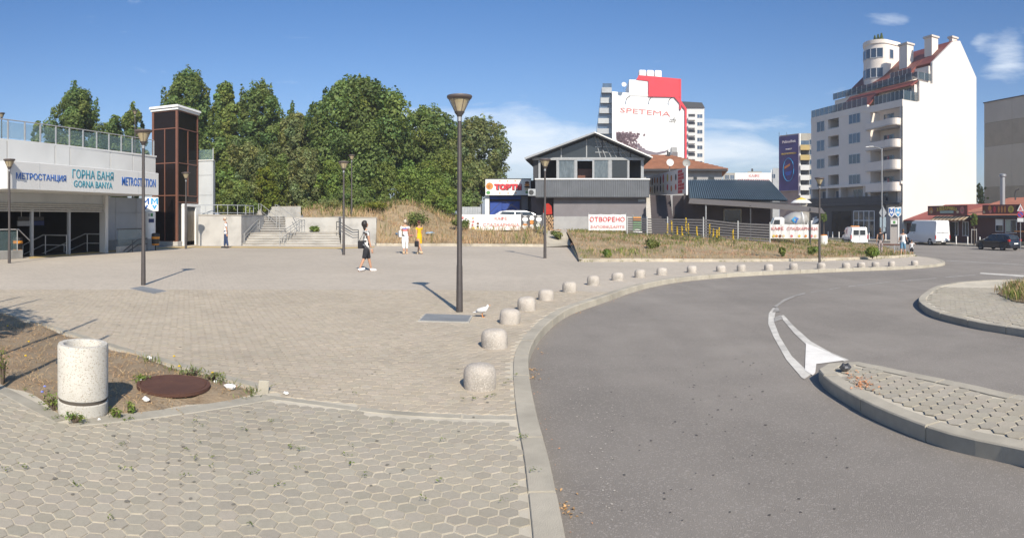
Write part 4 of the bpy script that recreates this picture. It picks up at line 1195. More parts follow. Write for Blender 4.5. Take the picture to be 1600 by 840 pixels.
# tall flowering weeds, each its own plant
def mullein(px, d, h, zf, label, group, yellow=True, seed=0):
    gg = np.random.default_rng(seed); x, y = at(px, d); z = zf(x, y)
    t = thing('flowering_weed', label, 'plant', (x, y, z), gg.uniform(0, 6), group)
    lx = gg.normal(0, .04)
    MB().tube([(0, 0, 0), (lx * .4, 0, h * .5), (lx, 0, h)], [.014, .011, .006], n=5).build('stem', LEAF['grass'], t, tints=None)
    n = 90; f = gg.uniform(.38, 1.0, n); rr = .035 + .025 * (1 - f)
    a = gg.uniform(0, 6.28, n)
    P = np.stack([lx * f + np.cos(a) * rr, np.sin(a) * rr, h * f], 1); Nn = np.stack([np.cos(a), np.sin(a), .3 + 0 * a], 1)
    V, _ = leaf_cloud(P, Nn, .028, None, gg, .9); leaf_mesh('flower_spike', V, gg.uniform(.7, 1.1, (n, 1)).repeat(3, 1), LEAF['flower' if yellow else 'grass'], t, 'stuff')
    n = 40; f = gg.uniform(.0, .4, n); a = gg.uniform(0, 6.28, n); rr = gg.uniform(.05, .2, n)
    P = np.stack([np.cos(a) * rr, np.sin(a) * rr, h * f], 1); Nn = np.stack([np.cos(a) * .4, np.sin(a) * .4, .8 + 0 * a], 1)
    V, _ = leaf_cloud(P, Nn, .07, None, gg, .4); leaf_mesh('leaves', V, gg.uniform(.7, 1.1, (n, 1)).repeat(3, 1), LEAF['grass'], t)
MU = [(1043, 41, 1.0), (1050, 40, 1.25), (1058, 41, .9), (1067, 39.5, .95), (1072, 40.5, 1.5), (1076, 41, 1.1), (1090, 40, .95), (1109, 40, 1.15), (1114, 39, .9), (1120, 40, .8), (1146, 38, 1.05), (1123, 41, .85)]
for i, (px, d, h) in enumerate(MU):
    mullein(px, d, h, verge_z, {0: 'yellow flowering weed furthest left, by the foot of the outside stair', 4: 'tallest yellow flowering weed in front of the slatted fence', 10: 'single yellow flowering weed right of the others, below the framed window'}.get(i, 'medium yellow flowering weed in the loose row before the slatted fence'), 'yellow flowering weeds by the fence', True, i)
for i, (px, d, h) in enumerate([(602, 47, 1.3), (612, 47.5, 1.1), (618, 47, 1.2), (657, 47.5, 1.35), (665, 48, 1.2), (357, 45.5, 1.2)]):
    mullein(px, d, h, bank_z, 'tall pale green seeding weed standing up from the dry grassy bank', 'pale seeding weeds on the bank', False, 50 + i)
def shrub(px, d, hpx, wpx, kind, zf, label, seed, n=500, size=.09, group='green weeds in the dry verge', name='weed_clump'):
    gg = np.random.default_rng(seed); x, y = at(px, d); z = zf(x, y); H = hpx * d / F; W = wpx * d / F
    t = thing(name, label, 'plant', (x, y, z), 0, group)
    LL = [(gg.uniform(-.3, .3) * W, gg.uniform(-.3, .3) * W, H * gg.uniform(.25, .75), W * .28, W * .28, H * .28) for _ in range(7)]
    P, Nn, tint = lump_leaves(LL, n, size, gg, shell=(.2, 1.05)); V, _ = leaf_cloud(P, Nn, size, tint, gg, .45)
    leaf_mesh('leaves', V, tint, LEAF[kind], t)
    b = MB()
    for l in LL: b.tube([(0, 0, 0), (l[0] * .6, l[1] * .6, l[2] * .6), (l[0], l[1], l[2])], [.02, .014, .006], n=5)
    b.build('stem', M_BARK, t)
shrub(1363, 34, 22, 20, 'light', verge_z, 'bright green weed clump near the right end of the verge', 1, 700)
shrub(950, 27.5, 13, 14, 'light', verge_z, 'bright green weed clump below the red and white open banner', 2)
shrub(1222, 33, 16, 10, 'grass', verge_z, 'thin green weed clump left of the lamp on the verge', 3, 300)
shrub(1270, 36, 14, 16, 'mid', verge_z, 'dark green weed clump beside the lamp in front of the low banner', 4)
shrub(1018, 33, 14, 24, 'grass', verge_z, 'pale green weed clump at the foot of the outside stair', 5)
shrub(870, 42, 14, 18, 'grass', bank_z, 'green weed clump beside the pale path below the cafe', 6)
shrub(492, 43.7, 10, 16, 'light', lambda x, y: .75, 'small green weed clump growing on the landing against the wall', 7, 350, group=None)
shrub(652, 43.5, 26, 42, 'grass', bank_z, 'pale green weed clump on the bank above the strollers', 8, 900, group='green weeds on the bank')
shrub(515, 47.5, 20, 40, 'olive', bank_z, 'olive weed clump on the bank above the landing wall', 9, 900, group='green weeds on the bank')
shrub(575, 46.5, 17, 60, 'lime', bank_z, 'yellow green weed clump on the bank behind the right retaining wall', 10, 1200, group='green weeds on the bank')
shrub(722, 44, 16, 30, 'grass', bank_z, 'green weed clump left of the long white banner', 11, 700, group='green weeds on the bank')
# ------------------------------------------------------------------ cafe house with glazed gable
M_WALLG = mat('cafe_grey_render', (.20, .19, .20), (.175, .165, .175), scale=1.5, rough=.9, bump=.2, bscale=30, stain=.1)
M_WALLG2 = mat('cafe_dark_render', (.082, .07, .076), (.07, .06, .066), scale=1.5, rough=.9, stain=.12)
M_WALLB = mat('pale_grey_render', (.36, .36, .36), (.32, .32, .32), scale=1.2, rough=.9, stain=.12)
M_RIBB = mat('blue_grey_sheet', (.155, .165, .18), (.13, .14, .155), scale=2, rough=.42, metal=.15, stain=.12)
M_RIBD = mat('slate_blue_sheet', (.075, .11, .14), (.06, .09, .12), scale=2, rough=.4, metal=.1, stain=.1)
M_FRAME = mat('grey_window_frame', (.33, .345, .36), rough=.5)
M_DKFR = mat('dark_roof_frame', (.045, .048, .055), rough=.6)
M_GLASS = mat('window_glass', (.028, .034, .040), rough=.05, spec=.6, tint_obj=.3)
M_CURT = mat('curtained_glass', (.13, .16, .18), (.06, .08, .095), scale=2.5, rough=.05, spec=1.0, stain=.15, stretch=(4, 1, 1))
M_TILE = mat('clay_roof', (.36, .17, .10), (.27, .125, .075), scale=3, rough=.9, stain=.2, sscale=.8)
M_BANNER = mat('banner_white', (.74, .73, .71), (.68, .67, .66), scale=1.2, rough=.6)
M_RED = mat('print_red', (.62, .045, .06), rough=.6)
M_PINK = mat('print_pink', (.62, .20, .19), rough=.6)
M_REDW = mat('building_red', (.62, .05, .07), (.58, .045, .06), scale=.5, rough=.7)
M_SKYB = mat('tarpaulin_blue', (.03, .07, .30), (.025, .06, .25), scale=1.5, rough=.7)
PR = {'brown': mat('print_brown', (.16, .06, .03)), 'cream': mat('print_cream', (.68, .54, .34)), 'orange': mat('print_orange', (.62, .25, .07)), 'darkb': mat('print_dark', (.05, .03, .025)), 'yellow': mat('print_yellow', (.70, .52, .10)), 'green': mat('print_green', (.12, .32, .10)), 'grey': mat('print_grey', (.10, .10, .105))}
def ribbed(x0, x1, z0, z1, pitch, depth, y0=0.0, y1=0.0):
    """trapezoid profiled sheet hanging from (y1, z1) to (y0, z0), ribs proud of its local -y side"""
    b = MB(); n = max(1, int((x1 - x0) / pitch)); pr = []
    for i in range(n):
        x = x0 + (x1 - x0) * i / n; w = (x1 - x0) / n
        pr += [(x, 0), (x + w * .45, 0), (x + w * .55, -depth), (x + w * .9, -depth)]
    pr.append((x1, 0))
    v = []
    for x, dd in pr: v += [(x, y0 + dd, z0), (x, y1 + dd, z1)]
    b.add(v, [(2 * i, 2 * i + 2, 2 * i + 3, 2 * i + 1) for i in range(len(pr) - 1)])
    v2 = [(x0, y0 + .02, z0), (x1, y0 + .02, z0), (x1, y1 + .02, z1), (x0, y1 + .02, z1)]
    b.add(v2, [(0, 3, 2, 1)])
    return b
PC, DC = 918, 50.0
def cu(px, d=DC, pc=PC): return d * math.tan(bearing(px) - bearing(pc))
def cz(py, d=DC): return zat(py, d)
ZC = .62
cafe = thing('cafe_house', 'two storey grey cafe house with glazed gable and a ribbed metal skirt', 'cafe', (*at(PC, DC), 0), facing(PC))
gl, gr_ = cu(865), cu(1010)
MB().box(gl, gr_, 0, 9, -.5, cz(300)).build('wall', M_WALLG, cafe)
MB().box(gl + .0, gr_, -.03, -.002, -.3, cz(338)).build('wall_base', M_WALLB, cafe)
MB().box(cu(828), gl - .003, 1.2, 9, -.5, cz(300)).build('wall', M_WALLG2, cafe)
sl, sr = cu(838), cu(1013.5)
MB().box(sl + .05, sr - .05, -.45, 9, cz(308), cz(279.5)).build('balcony_slab', M_DKFR, cafe)
ribbed(sl, sr, cz(307.5), cz(281), .17, .045, -.50, -.50).build('ribbed_skirt', M_RIBB, cafe)
s_ = ribbed(0, 9, cz(307.5), cz(281), .17, .045, 0, 0).build('ribbed_skirt', M_RIBB, cafe, loc=(sl, 8.5, 0)); s_.rotation_euler = (0, 0, R(-90))
MB().box(sl - .06, sr + .06, -.58, -.40, cz(281), cz(279)).build('sill', M_WHITE, cafe)
MB().box(sl, sr, -.56, -.42, cz(309), cz(307.6)).build('trim', M_DKFR, cafe)
# upper storey
wl_, wr_ = cu(833), cu(1005)
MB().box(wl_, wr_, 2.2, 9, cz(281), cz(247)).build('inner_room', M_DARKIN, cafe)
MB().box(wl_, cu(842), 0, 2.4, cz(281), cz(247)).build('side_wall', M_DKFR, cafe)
zb0, zb1 = cz(280), cz(249)
for px, w in ((843, 3.2), (871, 3), (900, 4), (926.5, 2), (953, 3.5), (982, 2.5), (1003.5, 4.5)):
    x = cu(px); h = w * DC / F / 2
    MB().box(x - h, x + h, -.12, .03, zb0, zb1).build('window_post', M_FRAME, cafe)
MB().box(wl_ - .05, wr_ + .1, -.14, .05, cz(250), cz(246)).build('beam', M_FRAME, cafe)
for a, c, kind in ((845, 869.5, 0), (872.5, 898, 1), (902, 925.5, 0), (927.5, 951, 1), (955, 981, 2), (983, 1001, 0)):
    if kind == 0:
        if a == 902: MB().box(cu(a) + .02, cu(c) - .02, 1.2, 1.25, zb0 + .02, cz(262)).build('sideboard', M_BROWNF, cafe)
        continue
    p_ = MB().box(cu(a), cu(c), -.06, -.03, zb0 + .04, zb1 - .04).build('window_pane', M_CURT if kind == 1 else M_GLASS, cafe)
    f_ = MB()
    f_.box(cu(a), cu(a) + .06, -.08, -.061, zb0, zb1).box(cu(c) - .06, cu(c), -.08, -.061, zb0, zb1)
    f_.box(cu(a) + .061, cu(c) - .061, -.08, -.061, zb0, zb0 + .07).box(cu(a) + .061, cu(c) - .061, -.08, -.061, zb1 - .07, zb1)
    f_.build('frame', M_FRAME, p_)
# gable roof
ax, az = cu(929), cz(208.5)
el, er, ez = cu(822), cu(1017), cz(245)
Mr = MB(); t_ = .16
Mr.prism([(el, ez - .1), (ax, az), (ax, az - t_), (el + .05, ez - t_ - .16)], -.9, 10)
Mr.build('roof', M_DKFR, cafe)
MB().prism([(er, ez), (ax + .002, az), (ax + .002, az - t_), (er - .05, ez - t_ - .06)], -.9, 10).build('roof', M_DKFR, cafe)
MB().prism([(el - .05, ez - .13), (ax, az + .03), (ax, az - .10), (el, ez - .27)], -.96, -.902).build('roof_trim', M_FRAME, cafe)
MB().prism([(er + .05, ez - .05), (ax, az + .03), (ax, az - .06), (er + .03, ez - .15)], -.96, -.902).build('roof_trim', M_WHITE, cafe)
gy = .0
g_poly = [(wl_, cz(246)), (wr_, cz(246)), (ax, az - t_ - .02)]
MB().prism(g_poly, gy + .02, gy + .05).build('gable_glass', M_GLASS, cafe)
def gz(x): return az - t_ - .02 - (abs(x - ax) / ((ax - wl_) if x < ax else (wr_ - ax))) * (az - t_ - .02 - cz(246))
for px in (877, 916.5, 941, 966, 985):
    x = cu(px)
    if gz(x) - .02 > cz(246) + .1: MB().box(x - .045, x + .045, gy - .06, gy + .018, cz(246), gz(x) - .02).build('mullion', M_FRAME if px < 920 else M_DKFR, cafe)
for k in range(1, 9):     # leaning glazing bars of the right half and the level ones across them
    f = k / 9; xa = ax + (wr_ - ax) * max(0, f - .16); xb = ax + (wr_ - ax) * f
    MB().prism([(xa, gz(xa) - .03), (xa + .06, gz(xa + .06) - .03), (xb + .06, cz(246) + .02), (xb, cz(246) + .02)], gy - .055, gy + .015).build('glazing_bar', M_FRAME, cafe)
for f in (.22, .44, .66):
    zq = cz(246) + (az - cz(246)) * f
    x1 = ax + (1 - (zq - cz(246)) / (az - t_ - .02 - cz(246))) * (wr_ - ax)
    if x1 - .1 > ax + .1: MB().box(ax + .05, x1 - .1, gy - .05, gy + .014, zq - .03, zq + .03).build('glazing_bar', M_FRAME, cafe)
MB().box(cu(997), cu(1008), -.10, -.04, cz(315), cz(310.5)).build('notice', M_LGREY, cafe)
# firewood and red cloth in the recess left of the wall
fw = thing('firewood_stack', 'stack of split firewood in the dark recess at the left of the cafe wall', 'firewood', (*at(857, 49.6), ZC - .1), facing(857))
M_LOG = mat('log_ends', (.42, .28, .16), (.25, .15, .09), scale=9, rough=.9, tint_obj=.25)
gg = random.Random(4)
me_log = None
for r_ in range(9):
    for c_ in range(4):
        x = -.34 + c_ * .2 + gg.uniform(-.03, .03) + (.08 if r_ % 2 else 0); z = .1 + r_ * .155 + gg.uniform(-.02, .02)
        if me_log is None:
            o = MB().cyl((0, -.25, 0), (0, .25, 0), .085, n=7).build('log', M_LOG, fw, loc=(x, 0, z)); me_log = o.data
        else: o = link('log', me_log, fw, (x, gg.uniform(-.08, .05), z))
        o.rotation_euler = (0, gg.uniform(0, 6), 0)
rc = MB().prism([(-.4, 0), (.35, .06), (.3, .7), (.05, .95), (-.3, .9)], 0, .12).build('red_cloth', mat('red_cloth', (.45, .035, .02), (.30, .02, .015), scale=4, rough=.9), bevel=.04)
rc.location = (*at(856, 49.9), cz(336)); rc.rotation_euler = (0, 0, facing(856)); tag(rc, 'bright red cloth hanging above the firewood stack', 'cloth')

# ------------------------------------------------------------------ cake shop at the left with its sign
D2 = 54.0
def cx2(px): return cu(px, D2, 795)
def z2(py): return zat(py, D2)
ks = thing('cake_shop', 'low kiosk shop with blue front behind the long banner, left of the cafe house', 'shop', (*at(795, D2), 0), facing(795))
MB().box(cx2(758), cx2(840), .6, 6, 0, z2(281)).build('wall', M_WALLG2, ks)
MB().box(cx2(758), cx2(764.5), 0, .6, 0, z2(305)).build('pillar', M_WHITE, ks)
MB().box(cx2(765), cx2(814), .3, .59, z2(311), z2(305.5)).build('awning', M_SKYB, ks)
MB().box(cx2(765.5), cx2(784), .4, .6, 0, z2(314)).build('shutter', M_SKYB, ks)
MB().box(cx2(784.5), cx2(812), .45, .6, 0, z2(314)).build('shutter', M_SKYB, ks)
MB().box(cx2(815), cx2(825), .2, .6, 0, z2(306)).build('wall', M_WALLG, ks)
MB().box(cx2(758), cx2(830), -.1, 6, z2(280.5), z2(278.7)).build('roof', M_DKGREY, ks)
for k, (a, c) in enumerate((((766, 332), (782, 316)), ((786, 332), (806, 314)), ((788, 314), (812, 328)))):
    MB().tube([(cx2(a[0]), -.4, z2(a[1])), (cx2(c[0]), -.4, z2(c[1]))], .02, n=5).build('brace', M_JOINT, ks)
ts = thing('shop_sign', 'white sign board with red word and cakes above the blue shop front', 'sign', (*at(795, D2 - .3), 0), facing(795))
tw0, tw1 = cu(758.5, D2 - .3, 795), cu(829, D2 - .3, 795)
MB().box(tw0, tw1, -.08, .06, z2(305), z2(280.6)).build('board', M_BANNER, ts)
tx = lambda p: cu(p, D2 - .3, 795)
lettering('ТОРТИ', ts, PR['grey'], tx(815.5) - tx(773.5), z2(287.5) - z2(297.3), (tx(794.5), -.085, z2(292.9)), depth=.012, bold=.10)
lettering('ТОРТИ', ts, M_RED, tx(815) - tx(772.5), z2(287.5) - z2(297), (tx(793.4), -.098, z2(292.2)), depth=.014, bold=.075)
def discs(parent, items, y=-.09, name='picture'):
    """printed pictures of cakes and drinks: one part each"""
    for x, z, w, h, c in items:
        b = MB(); n = 12
        b.prism([(x + w / 2 * math.cos(2 * math.pi * k / n), z + h / 2 * math.sin(2 * math.pi * k / n)) for k in range(n)], y - .006, y)
        b.build(name, PR[c] if c in PR else c, parent)
discs(ts, [(tx(765), z2(291), .62, .62, 'orange'), (tx(764), z2(292), .3, .3, 'cream'), (tx(763), z2(301), .35, .3, 'green')])
discs(ts, [(tx(823.5), z2(285.5), .40, .22, 'brown'), (tx(823.5), z2(289), .46, .25, 'orange'), (tx(823.5), z2(292.3), .52, .16, 'darkb'), (tx(823.5), z2(295.5), .46, .26, 'cream'), (tx(823.5), z2(300.5), .3, .22, 'green')], y=-.092)
for px, py_ in ((781, 283), (793, 283.2), (805, 283), (781, 302), (794, 302), (806, 301.6)): discs(ts, [(tx(px), z2(py_), .14, .1, 'orange')])
ac = thing('air_conditioner', 'grey air conditioner box on the wall between the cake shop and the cafe house', 'air conditioner', (*at(831, 49.5), zat(306, 49.5)), facing(831))
MB().box(-.3, .3, -.2, .2, 0, .55).build('case', M_LGREY, ac, bevel=.02)
MB().cyl((-.05, -.21, .27), (-.05, -.2, .27), .2, n=16).build('fan_grille', M_DKGREY, ac)

# ------------------------------------------------------------------ banners on frames
def banner(name, label, p0, p1, d, y0, y1, tilt=0.0, posts=2, m=M_BANNER, back=True, cat='banner'):
    pc = (p0 + p1) / 2; x0_, x1_ = cu(p0, d, pc), cu(p1, d, pc)
    t = thing(name, label, cat, (*at(pc, d), 0), facing(pc) + tilt)
    z0_, z1_ = zat(y1, d), zat(y0, d)
    b = MB(); n = 24; v = []
    for i in range(n + 1):      # cloth that sags a little between its ties
        x = x0_ + (x1_ - x0_) * i / n; s = abs(math.sin(math.pi * i / n * 3)) * .03
        w = .02 * math.sin(i * 1.7) 
        v += [(x, w * .6, z0_ + s * .4), (x, w, z1_ - s), (x, w + .012, z1_ - s), (x, w * .6 + .012, z0_ + s * .4)]
    fs = []
    for i in range(n):
        for k in range(4): fs.append((4 * i + k, 4 * i + 4 + k, 4 * i + 4 + (k + 1) % 4, 4 * i + (k + 1) % 4))
    fs = [f[::-1] for f in fs]
    b.add(v, fs + [(0, 1, 2, 3), tuple(4 * n + k for k in (3, 2, 1, 0))])
    b.build('sheet', m, t)
    for i in range(posts):
        x = x0_ + (x1_ - x0_) * i / max(1, posts - 1)
        MB().cyl((x, .06, -.6), (x, .06, z1_ + .12), .035, n=8).build('post', M_GALV, t)
    X_ = lambda p: cu(p, d, pc); Z_ = lambda y: zat(y, d)
    return t, X_, Z_
bt, X_, Z_ = banner('banner', 'long white banner with pink letters and rows of small cakes beside the dark drinks panel', 718, 814, 45.0, 334.5, 359.5, posts=4)
lettering('КАФЕ', bt, M_PINK, X_(792) - X_(773), Z_(338.5) - Z_(343.5), (X_(782.5), -.04, Z_(341)), depth=.012, bold=.008)
lettering('СЛАДКАРНИЦА', bt, M_PINK, X_(811) - X_(755), Z_(348.5) - Z_(354.5), (X_(783), -.04, Z_(351.5)), depth=.012, bold=.008)
gg = random.Random(11)
for i, px in enumerate((723, 731, 739, 747)):
    for j, py_ in enumerate((340 + (i % 2) * 3, 346 + (i % 2) * 3, 351 + (i % 2) * 2.5, 356)):
        if i % 2 and j == 0: continue
        discs(bt, [(X_(px) + gg.uniform(-.03, .03), Z_(py_), gg.uniform(.14, .2), gg.uniform(.12, .17), gg.choice(['brown', 'cream', 'orange', M_PINK, 'cream', 'yellow', 'darkb']))], y=-.03)
bt, X_, Z_ = banner('drinks_banner', 'dark grey banner showing white cups and ice cream right of the long white banner', 815.5, 849, 44.9, 335, 358.5, posts=2, m=mat('banner_dark', (.085, .085, .09), rough=.6))
discs(bt, [(X_(820.5), Z_(342.5), .42, .36, M_WHITE), (X_(831), Z_(341), .36, .34, M_WHITE), (X_(842), Z_(342.5), .42, .36, M_WHITE), (X_(820.5), Z_(353), .38, .40, M_WHITE), (X_(831), Z_(353.5), .26, .36, M_WHITE), (X_(841), Z_(352), .30, .26, M_WHITE)], y=-.03)
discs(bt, [(X_(831), Z_(347), .30, .34, 'orange'), (X_(820.5), Z_(350.8), .34, .14, 'orange')], y=-.037)
discs(bt, [(X_(p), Z_(337.2), .34, .05, M_WHITE) for p in (820.5, 831, 842)] + [(X_(p), Z_(347.6), .30, .05, M_WHITE) for p in (820.5, 842)] + [(X_(p), Z_(357.5), .30, .04, M_WHITE) for p in (820.5, 831, 842)], y=-.031)
bt, X_, Z_ = banner('open_banner', 'white banner with two lines of red letters on the pale cafe wall', 919.5, 978, 47.0, 334.5, 359.6, posts=2)
lettering('ОТВОРЕНО', bt, M_RED, X_(976) - X_(921.5), Z_(338.5) - Z_(346), (X_(948.8), -.04, Z_(342.4)), depth=.012, bold=.008)
lettering('ЗАПОВЯДАЙТЕ', bt, M_PINK, X_(976) - X_(922.5), Z_(351) - Z_(357), (X_(949.3), -.04, Z_(354)), depth=.012, bold=.008)
bt, X_, Z_ = banner('menu_board', 'narrow menu board with green middle leaning by the outside stair', 989, 1002, 47.2, 338, 361.5, posts=2, m=mat('board_green', (.20, .36, .19), (.16, .30, .15), scale=3), cat='menu board')
MB().box(X_(989.5), X_(1001.5), -.035, -.03, Z_(344), Z_(338.7)).build('print', PR['orange'], bt)
discs(bt, [(X_(995.5), Z_(361), .62, .3, M_WHITE)], y=-.04)
tyre = MB().lathe([(.2, -.02), (.3, 0), (.34, .06), (.3, .12), (.2, .14), (.17, .06), (.2, -.02)], 18).build('tyre', M_WHITE, smooth=40)
tyre.location = (*at(997, 46.6), verge_z(*at(997, 46.6)) + .02); tag(tyre, 'white painted tyre lying at the foot of the menu board', 'tyre')
bt, X_, Z_ = banner('banner', 'low white banner with pink letters in front of the concrete mixer truck', 1203, 1279, 46.0, 350, 372.5, tilt=R(-3), posts=3)
lettering('КАФЕ', bt, M_PINK, X_(1224) - X_(1205.5), Z_(354) - Z_(359.5), (X_(1215), -.04, Z_(356.8)), depth=.012, bold=.008)
lettering('СЛАДКАРНИЦА', bt, M_PINK, X_(1278) - X_(1230), Z_(354.6) - Z_(360), (X_(1254), -.04, Z_(357.3)), depth=.012, bold=.008)
for px, c in ((1209, 'yellow'), (1213.5, 'orange'), (1219, 'brown'), (1224.5, 'cream'), (1237, M_PINK), (1249, 'yellow'), (1259, 'orange'), (1268, M_PINK), (1274, 'cream')):
    discs(bt, [(X_(px), Z_(368.5), .2, .2, c)], y=-.03)

# ------------------------------------------------------------------ tiled house behind
D3 = 62.0
h3 = lambda p: cu(p, D3, 1070)
th = thing('tiled_house', 'grey house with a low brown tiled hip roof behind the cafe', 'house', (*at(1070, D3), 0), facing(1070))
MB().box(h3(975), h3(1128), 0, 9, 0, zat(261, D3)).build('wall', M_WALLB, th)
ex0, ex1 = h3(962), h3(1137)
ze, zr = zat(264, D3), zat(234.5, D3)
v = [(ex0, -.6, ze), (ex1, -.6, ze), (ex1, 10, ze), (ex0, 10, ze), (h3(990), 4.5, zr), (h3(1043), 4.5, zr)]
b = MB()
b.add(v, [(0, 1, 5, 4), (1, 2, 5), (2, 3, 4, 5), (3, 0, 4)])
b.add([(x, y, z - .18) for x, y, z in v[:4]], [(3, 2, 1, 0)])
b.add([v[0], v[1], v[2], v[3]] + [(x, y, z - .18) for x, y, z in v[:4]], [(4, 5, 1, 0), (5, 6, 2, 1), (6, 7, 3, 2), (7, 4, 0, 3)])
roof = b.build('roof', M_TILE, th)
M_TILE2 = M_TILE
tb = MB(); rows = 13
for r_ in range(rows):          # courses of tiles, each a shallow step
    f0, f1 = r_ / rows, (r_ + 1) / rows
    def pt(f, side): 
        a = Vector(v[0]).lerp(Vector(v[4]), f) if side == 0 else Vector(v[1]).lerp(Vector(v[5]), f); return a
    a0, a1, b0, b1 = pt(f0, 0), pt(f0, 1), pt(f1, 0), pt(f1, 1)
    up = Vector((0, -.02, .06))
    tb.add([a0 + up, a1 + up, b1 + up * .1, b0 + up * .1, a0, a1], [(0, 1, 2, 3), (4, 5, 1, 0)])
tb.build('tile_courses', M_TILE, roof, kind='stuff')
MB().box(ex0 + .1, ex1 - .1, -.62, -.45, ze - .22, ze - .02).build('gutter', M_DKFR, th)
for px, w in ((1107, 9), (1084, 5)): MB().box(h3(px), h3(px + w), -.06, -.002, zat(281, D3), zat(276, D3)).build('window', M_GLASS, th)
for px, y0_ in ((1041.5, 229), (1044.5, 231)): MB().cyl((h3(px), 3.8, zr - .5), (h3(px), 3.8, zat(y0_, D3)), .09, n=8).build('chimney_pipe', M_DKGREY, th)
MB().box(h3(1048.5), h3(1058), 4.6, 5.4, zr - 1, zat(229.5, D3)).build('chimney', M_WALLG, th)
def dish(px, py_, d, r, m, label):
    t = thing('satellite_dish', label, 'satellite dish', (*at(px, d), zat(py_, d)), facing(px) + .15)
    b = MB(M=Matrix.Rotation(R(80), 4, 'X')); b.lathe([(0, 0), (r * .5, .05 * r), (r * .85, .17 * r), (r, .26 * r), (r * .98, .29 * r), (r * .84, .2 * r), (r * .5, .08 * r), (0, .03 * r)], 20)
    b.build('dish', m, t, smooth=50)
    MB().tube([(0, .05, 0), (0, .25, -.1), (0, .25, -1.6)], .03, n=6).build('mast', M_GALV, t)
    MB().tube([(0, -.05, -r * .8), (0, -r * .9, -.1)], .015, n=5).build('arm', M_GALV, t)
dish(1047, 254, 56, .33, M_WHITE, 'white satellite dish above the cake picture board')
dish(1072.5, 255, 56, .36, mat('grey_dish', (.30, .30, .29), rough=.6), 'grey satellite dish right of the white one, over the end of the picture board')
# stay wires of the cafe terrace
# ------------------------------------------------------------------ picture board along the terrace
PBA, PBB = at(1010.5, 60), at(1073, 45.2)
pb = Fr(PBA, PBB)
pbt = thing('picture_board', 'long slanted board with rows of ice cream pictures and red text along the cafe terrace', 'sign board', (*PBA, 0), pb.rz)
zl0, zl1, zr0, zr1 = zat(305.5, 60), zat(276.5, 60), zat(302.3, 45.2), zat(261.5, 45.2)
v = [(0, -.05, zl0), (pb.L, -.05, zr0), (pb.L, -.05, zr1), (0, -.05, zl1), (0, .05, zl0), (pb.L, .05, zr0), (pb.L, .05, zr1), (0, .05, zl1)]
MB().add(v, [(0, 1, 2, 3), (5, 4, 7, 6), (3, 2, 6, 7), (1, 0, 4, 5), (0, 3, 7, 4), (2, 1, 5, 6)]).build('board', mat('board_pale', (.85, .79, .75), (.80, .74, .70), scale=2, rough=.6), pbt)
def pz(u, f): return (zl0 + (zr0 - zl0) * u / pb.L) * (1 - f) + (zl1 + (zr1 - zl1) * u / pb.L) * f
gg = random.Random(3)
for px, c in ((1014, 'brown'), (1017, 'cream'), (1020, 'brown'), (1024, 'orange'), (1028, 'orange'), (1033, 'brown'), (1037.5, M_RED), (1044, 'yellow'), (1050, 'orange'), (1057, 'grey')):
    u, k = pb.u(px)
    for f in (.72, .28):
        w = 3.2 * k / F / .33
        discs(pbt, [(u, pz(u, f + gg.uniform(-.04, .04)), w, gg.uniform(.5, .8) if px < 1048 else .5, c if f > .5 else gg.choice(['brown', 'orange', M_RED, 'cream', 'grey']))], y=-.055)
u0, _ = pb.u(1060.5); u1, _ = pb.u(1070)
for i in range(7):
    z = pz((u0 + u1) / 2, .93 - i * .135); ww = (u1 - u0) * (1 if i % 3 else .75)
    b = MB(); x = u0
    while x < u0 + ww - .1:
        w = gg.uniform(.12, .26); b.box(x, min(x + w, u0 + ww), -.062, -.052, z - .17, z + .05); x += w + .07
    b.build('print', M_RED, pbt, kind='stuff')
MB().box(pb.L - .02, pb.L + .08, -.06, .06, zr0 - .1, zr1 + .12).build('post', M_WHITE, pbt)
# outside stair
ost = thing('outside_stair', 'outside stair with pale stepped edge climbing between the two cafe buildings', 'stair', (*at(1032, 45.6), verge_z(*at(1032, 45.6)) - .1), facing(1022) + R(-3))
M_PALE = mat('pale_stone', (.52, .50, .46), (.45, .43, .39), scale=3, rough=.9)
for i in range(16):
    MB().box(-.62 - i * .035, 1.0 - i * .03, i * .42, (i + 1) * .42 + .02, 0, .34 + i * .195).build('step', M_WALLG2, ost)
    MB().box(-.98 - i * .035, -.622 - i * .035, i * .42 - .05, (i + 1) * .42 - .052, 0, .40 + i * .195).build('step_edge', M_PALE, ost)

# ------------------------------------------------------------------ confectionery with the slate blue roof
D4 = 47.0
h4 = lambda p, d=D4: cu(p, d, 1140)
zf4 = lambda y, d=D4: zat(y, d)
cs = thing('confectionery', 'low dark cafe pavilion with a ribbed slate blue roof and a grey canopy', 'cafe', (*at(1140, D4), 0), facing(1140))
MB().box(h4(1066), h4(1206), 1.5, 9, -.8, zf4(300)).build('wall', M_WALLG2, cs)
MB().box(h4(1046), h4(1078), 2.6, 9, -.5, zf4(303)).build('wall', M_WALLG2, cs)
w_ = MB().box(h4(1131.5), h4(1158), 1.44, 1.49, zf4(347), zf4(327)).build('window', M_GLASS, cs)
fr_ = MB(); x0_, x1_, z0_, z1_ = h4(1131.5), h4(1158), zf4(347), zf4(327)
for q in ((x0_ - .05, x0_, z0_ - .05, z1_ + .05), (x1_, x1_ + .05, z0_ - .05, z1_ + .05), (x0_, x1_, z0_ - .05, z0_), (x0_, x1_, z1_, z1_ + .05)): fr_.box(q[0], q[1], 1.40, 1.5, q[2], q[3])
fr_.build('frame', mat('cream_frame', (.50, .48, .40)), w_)
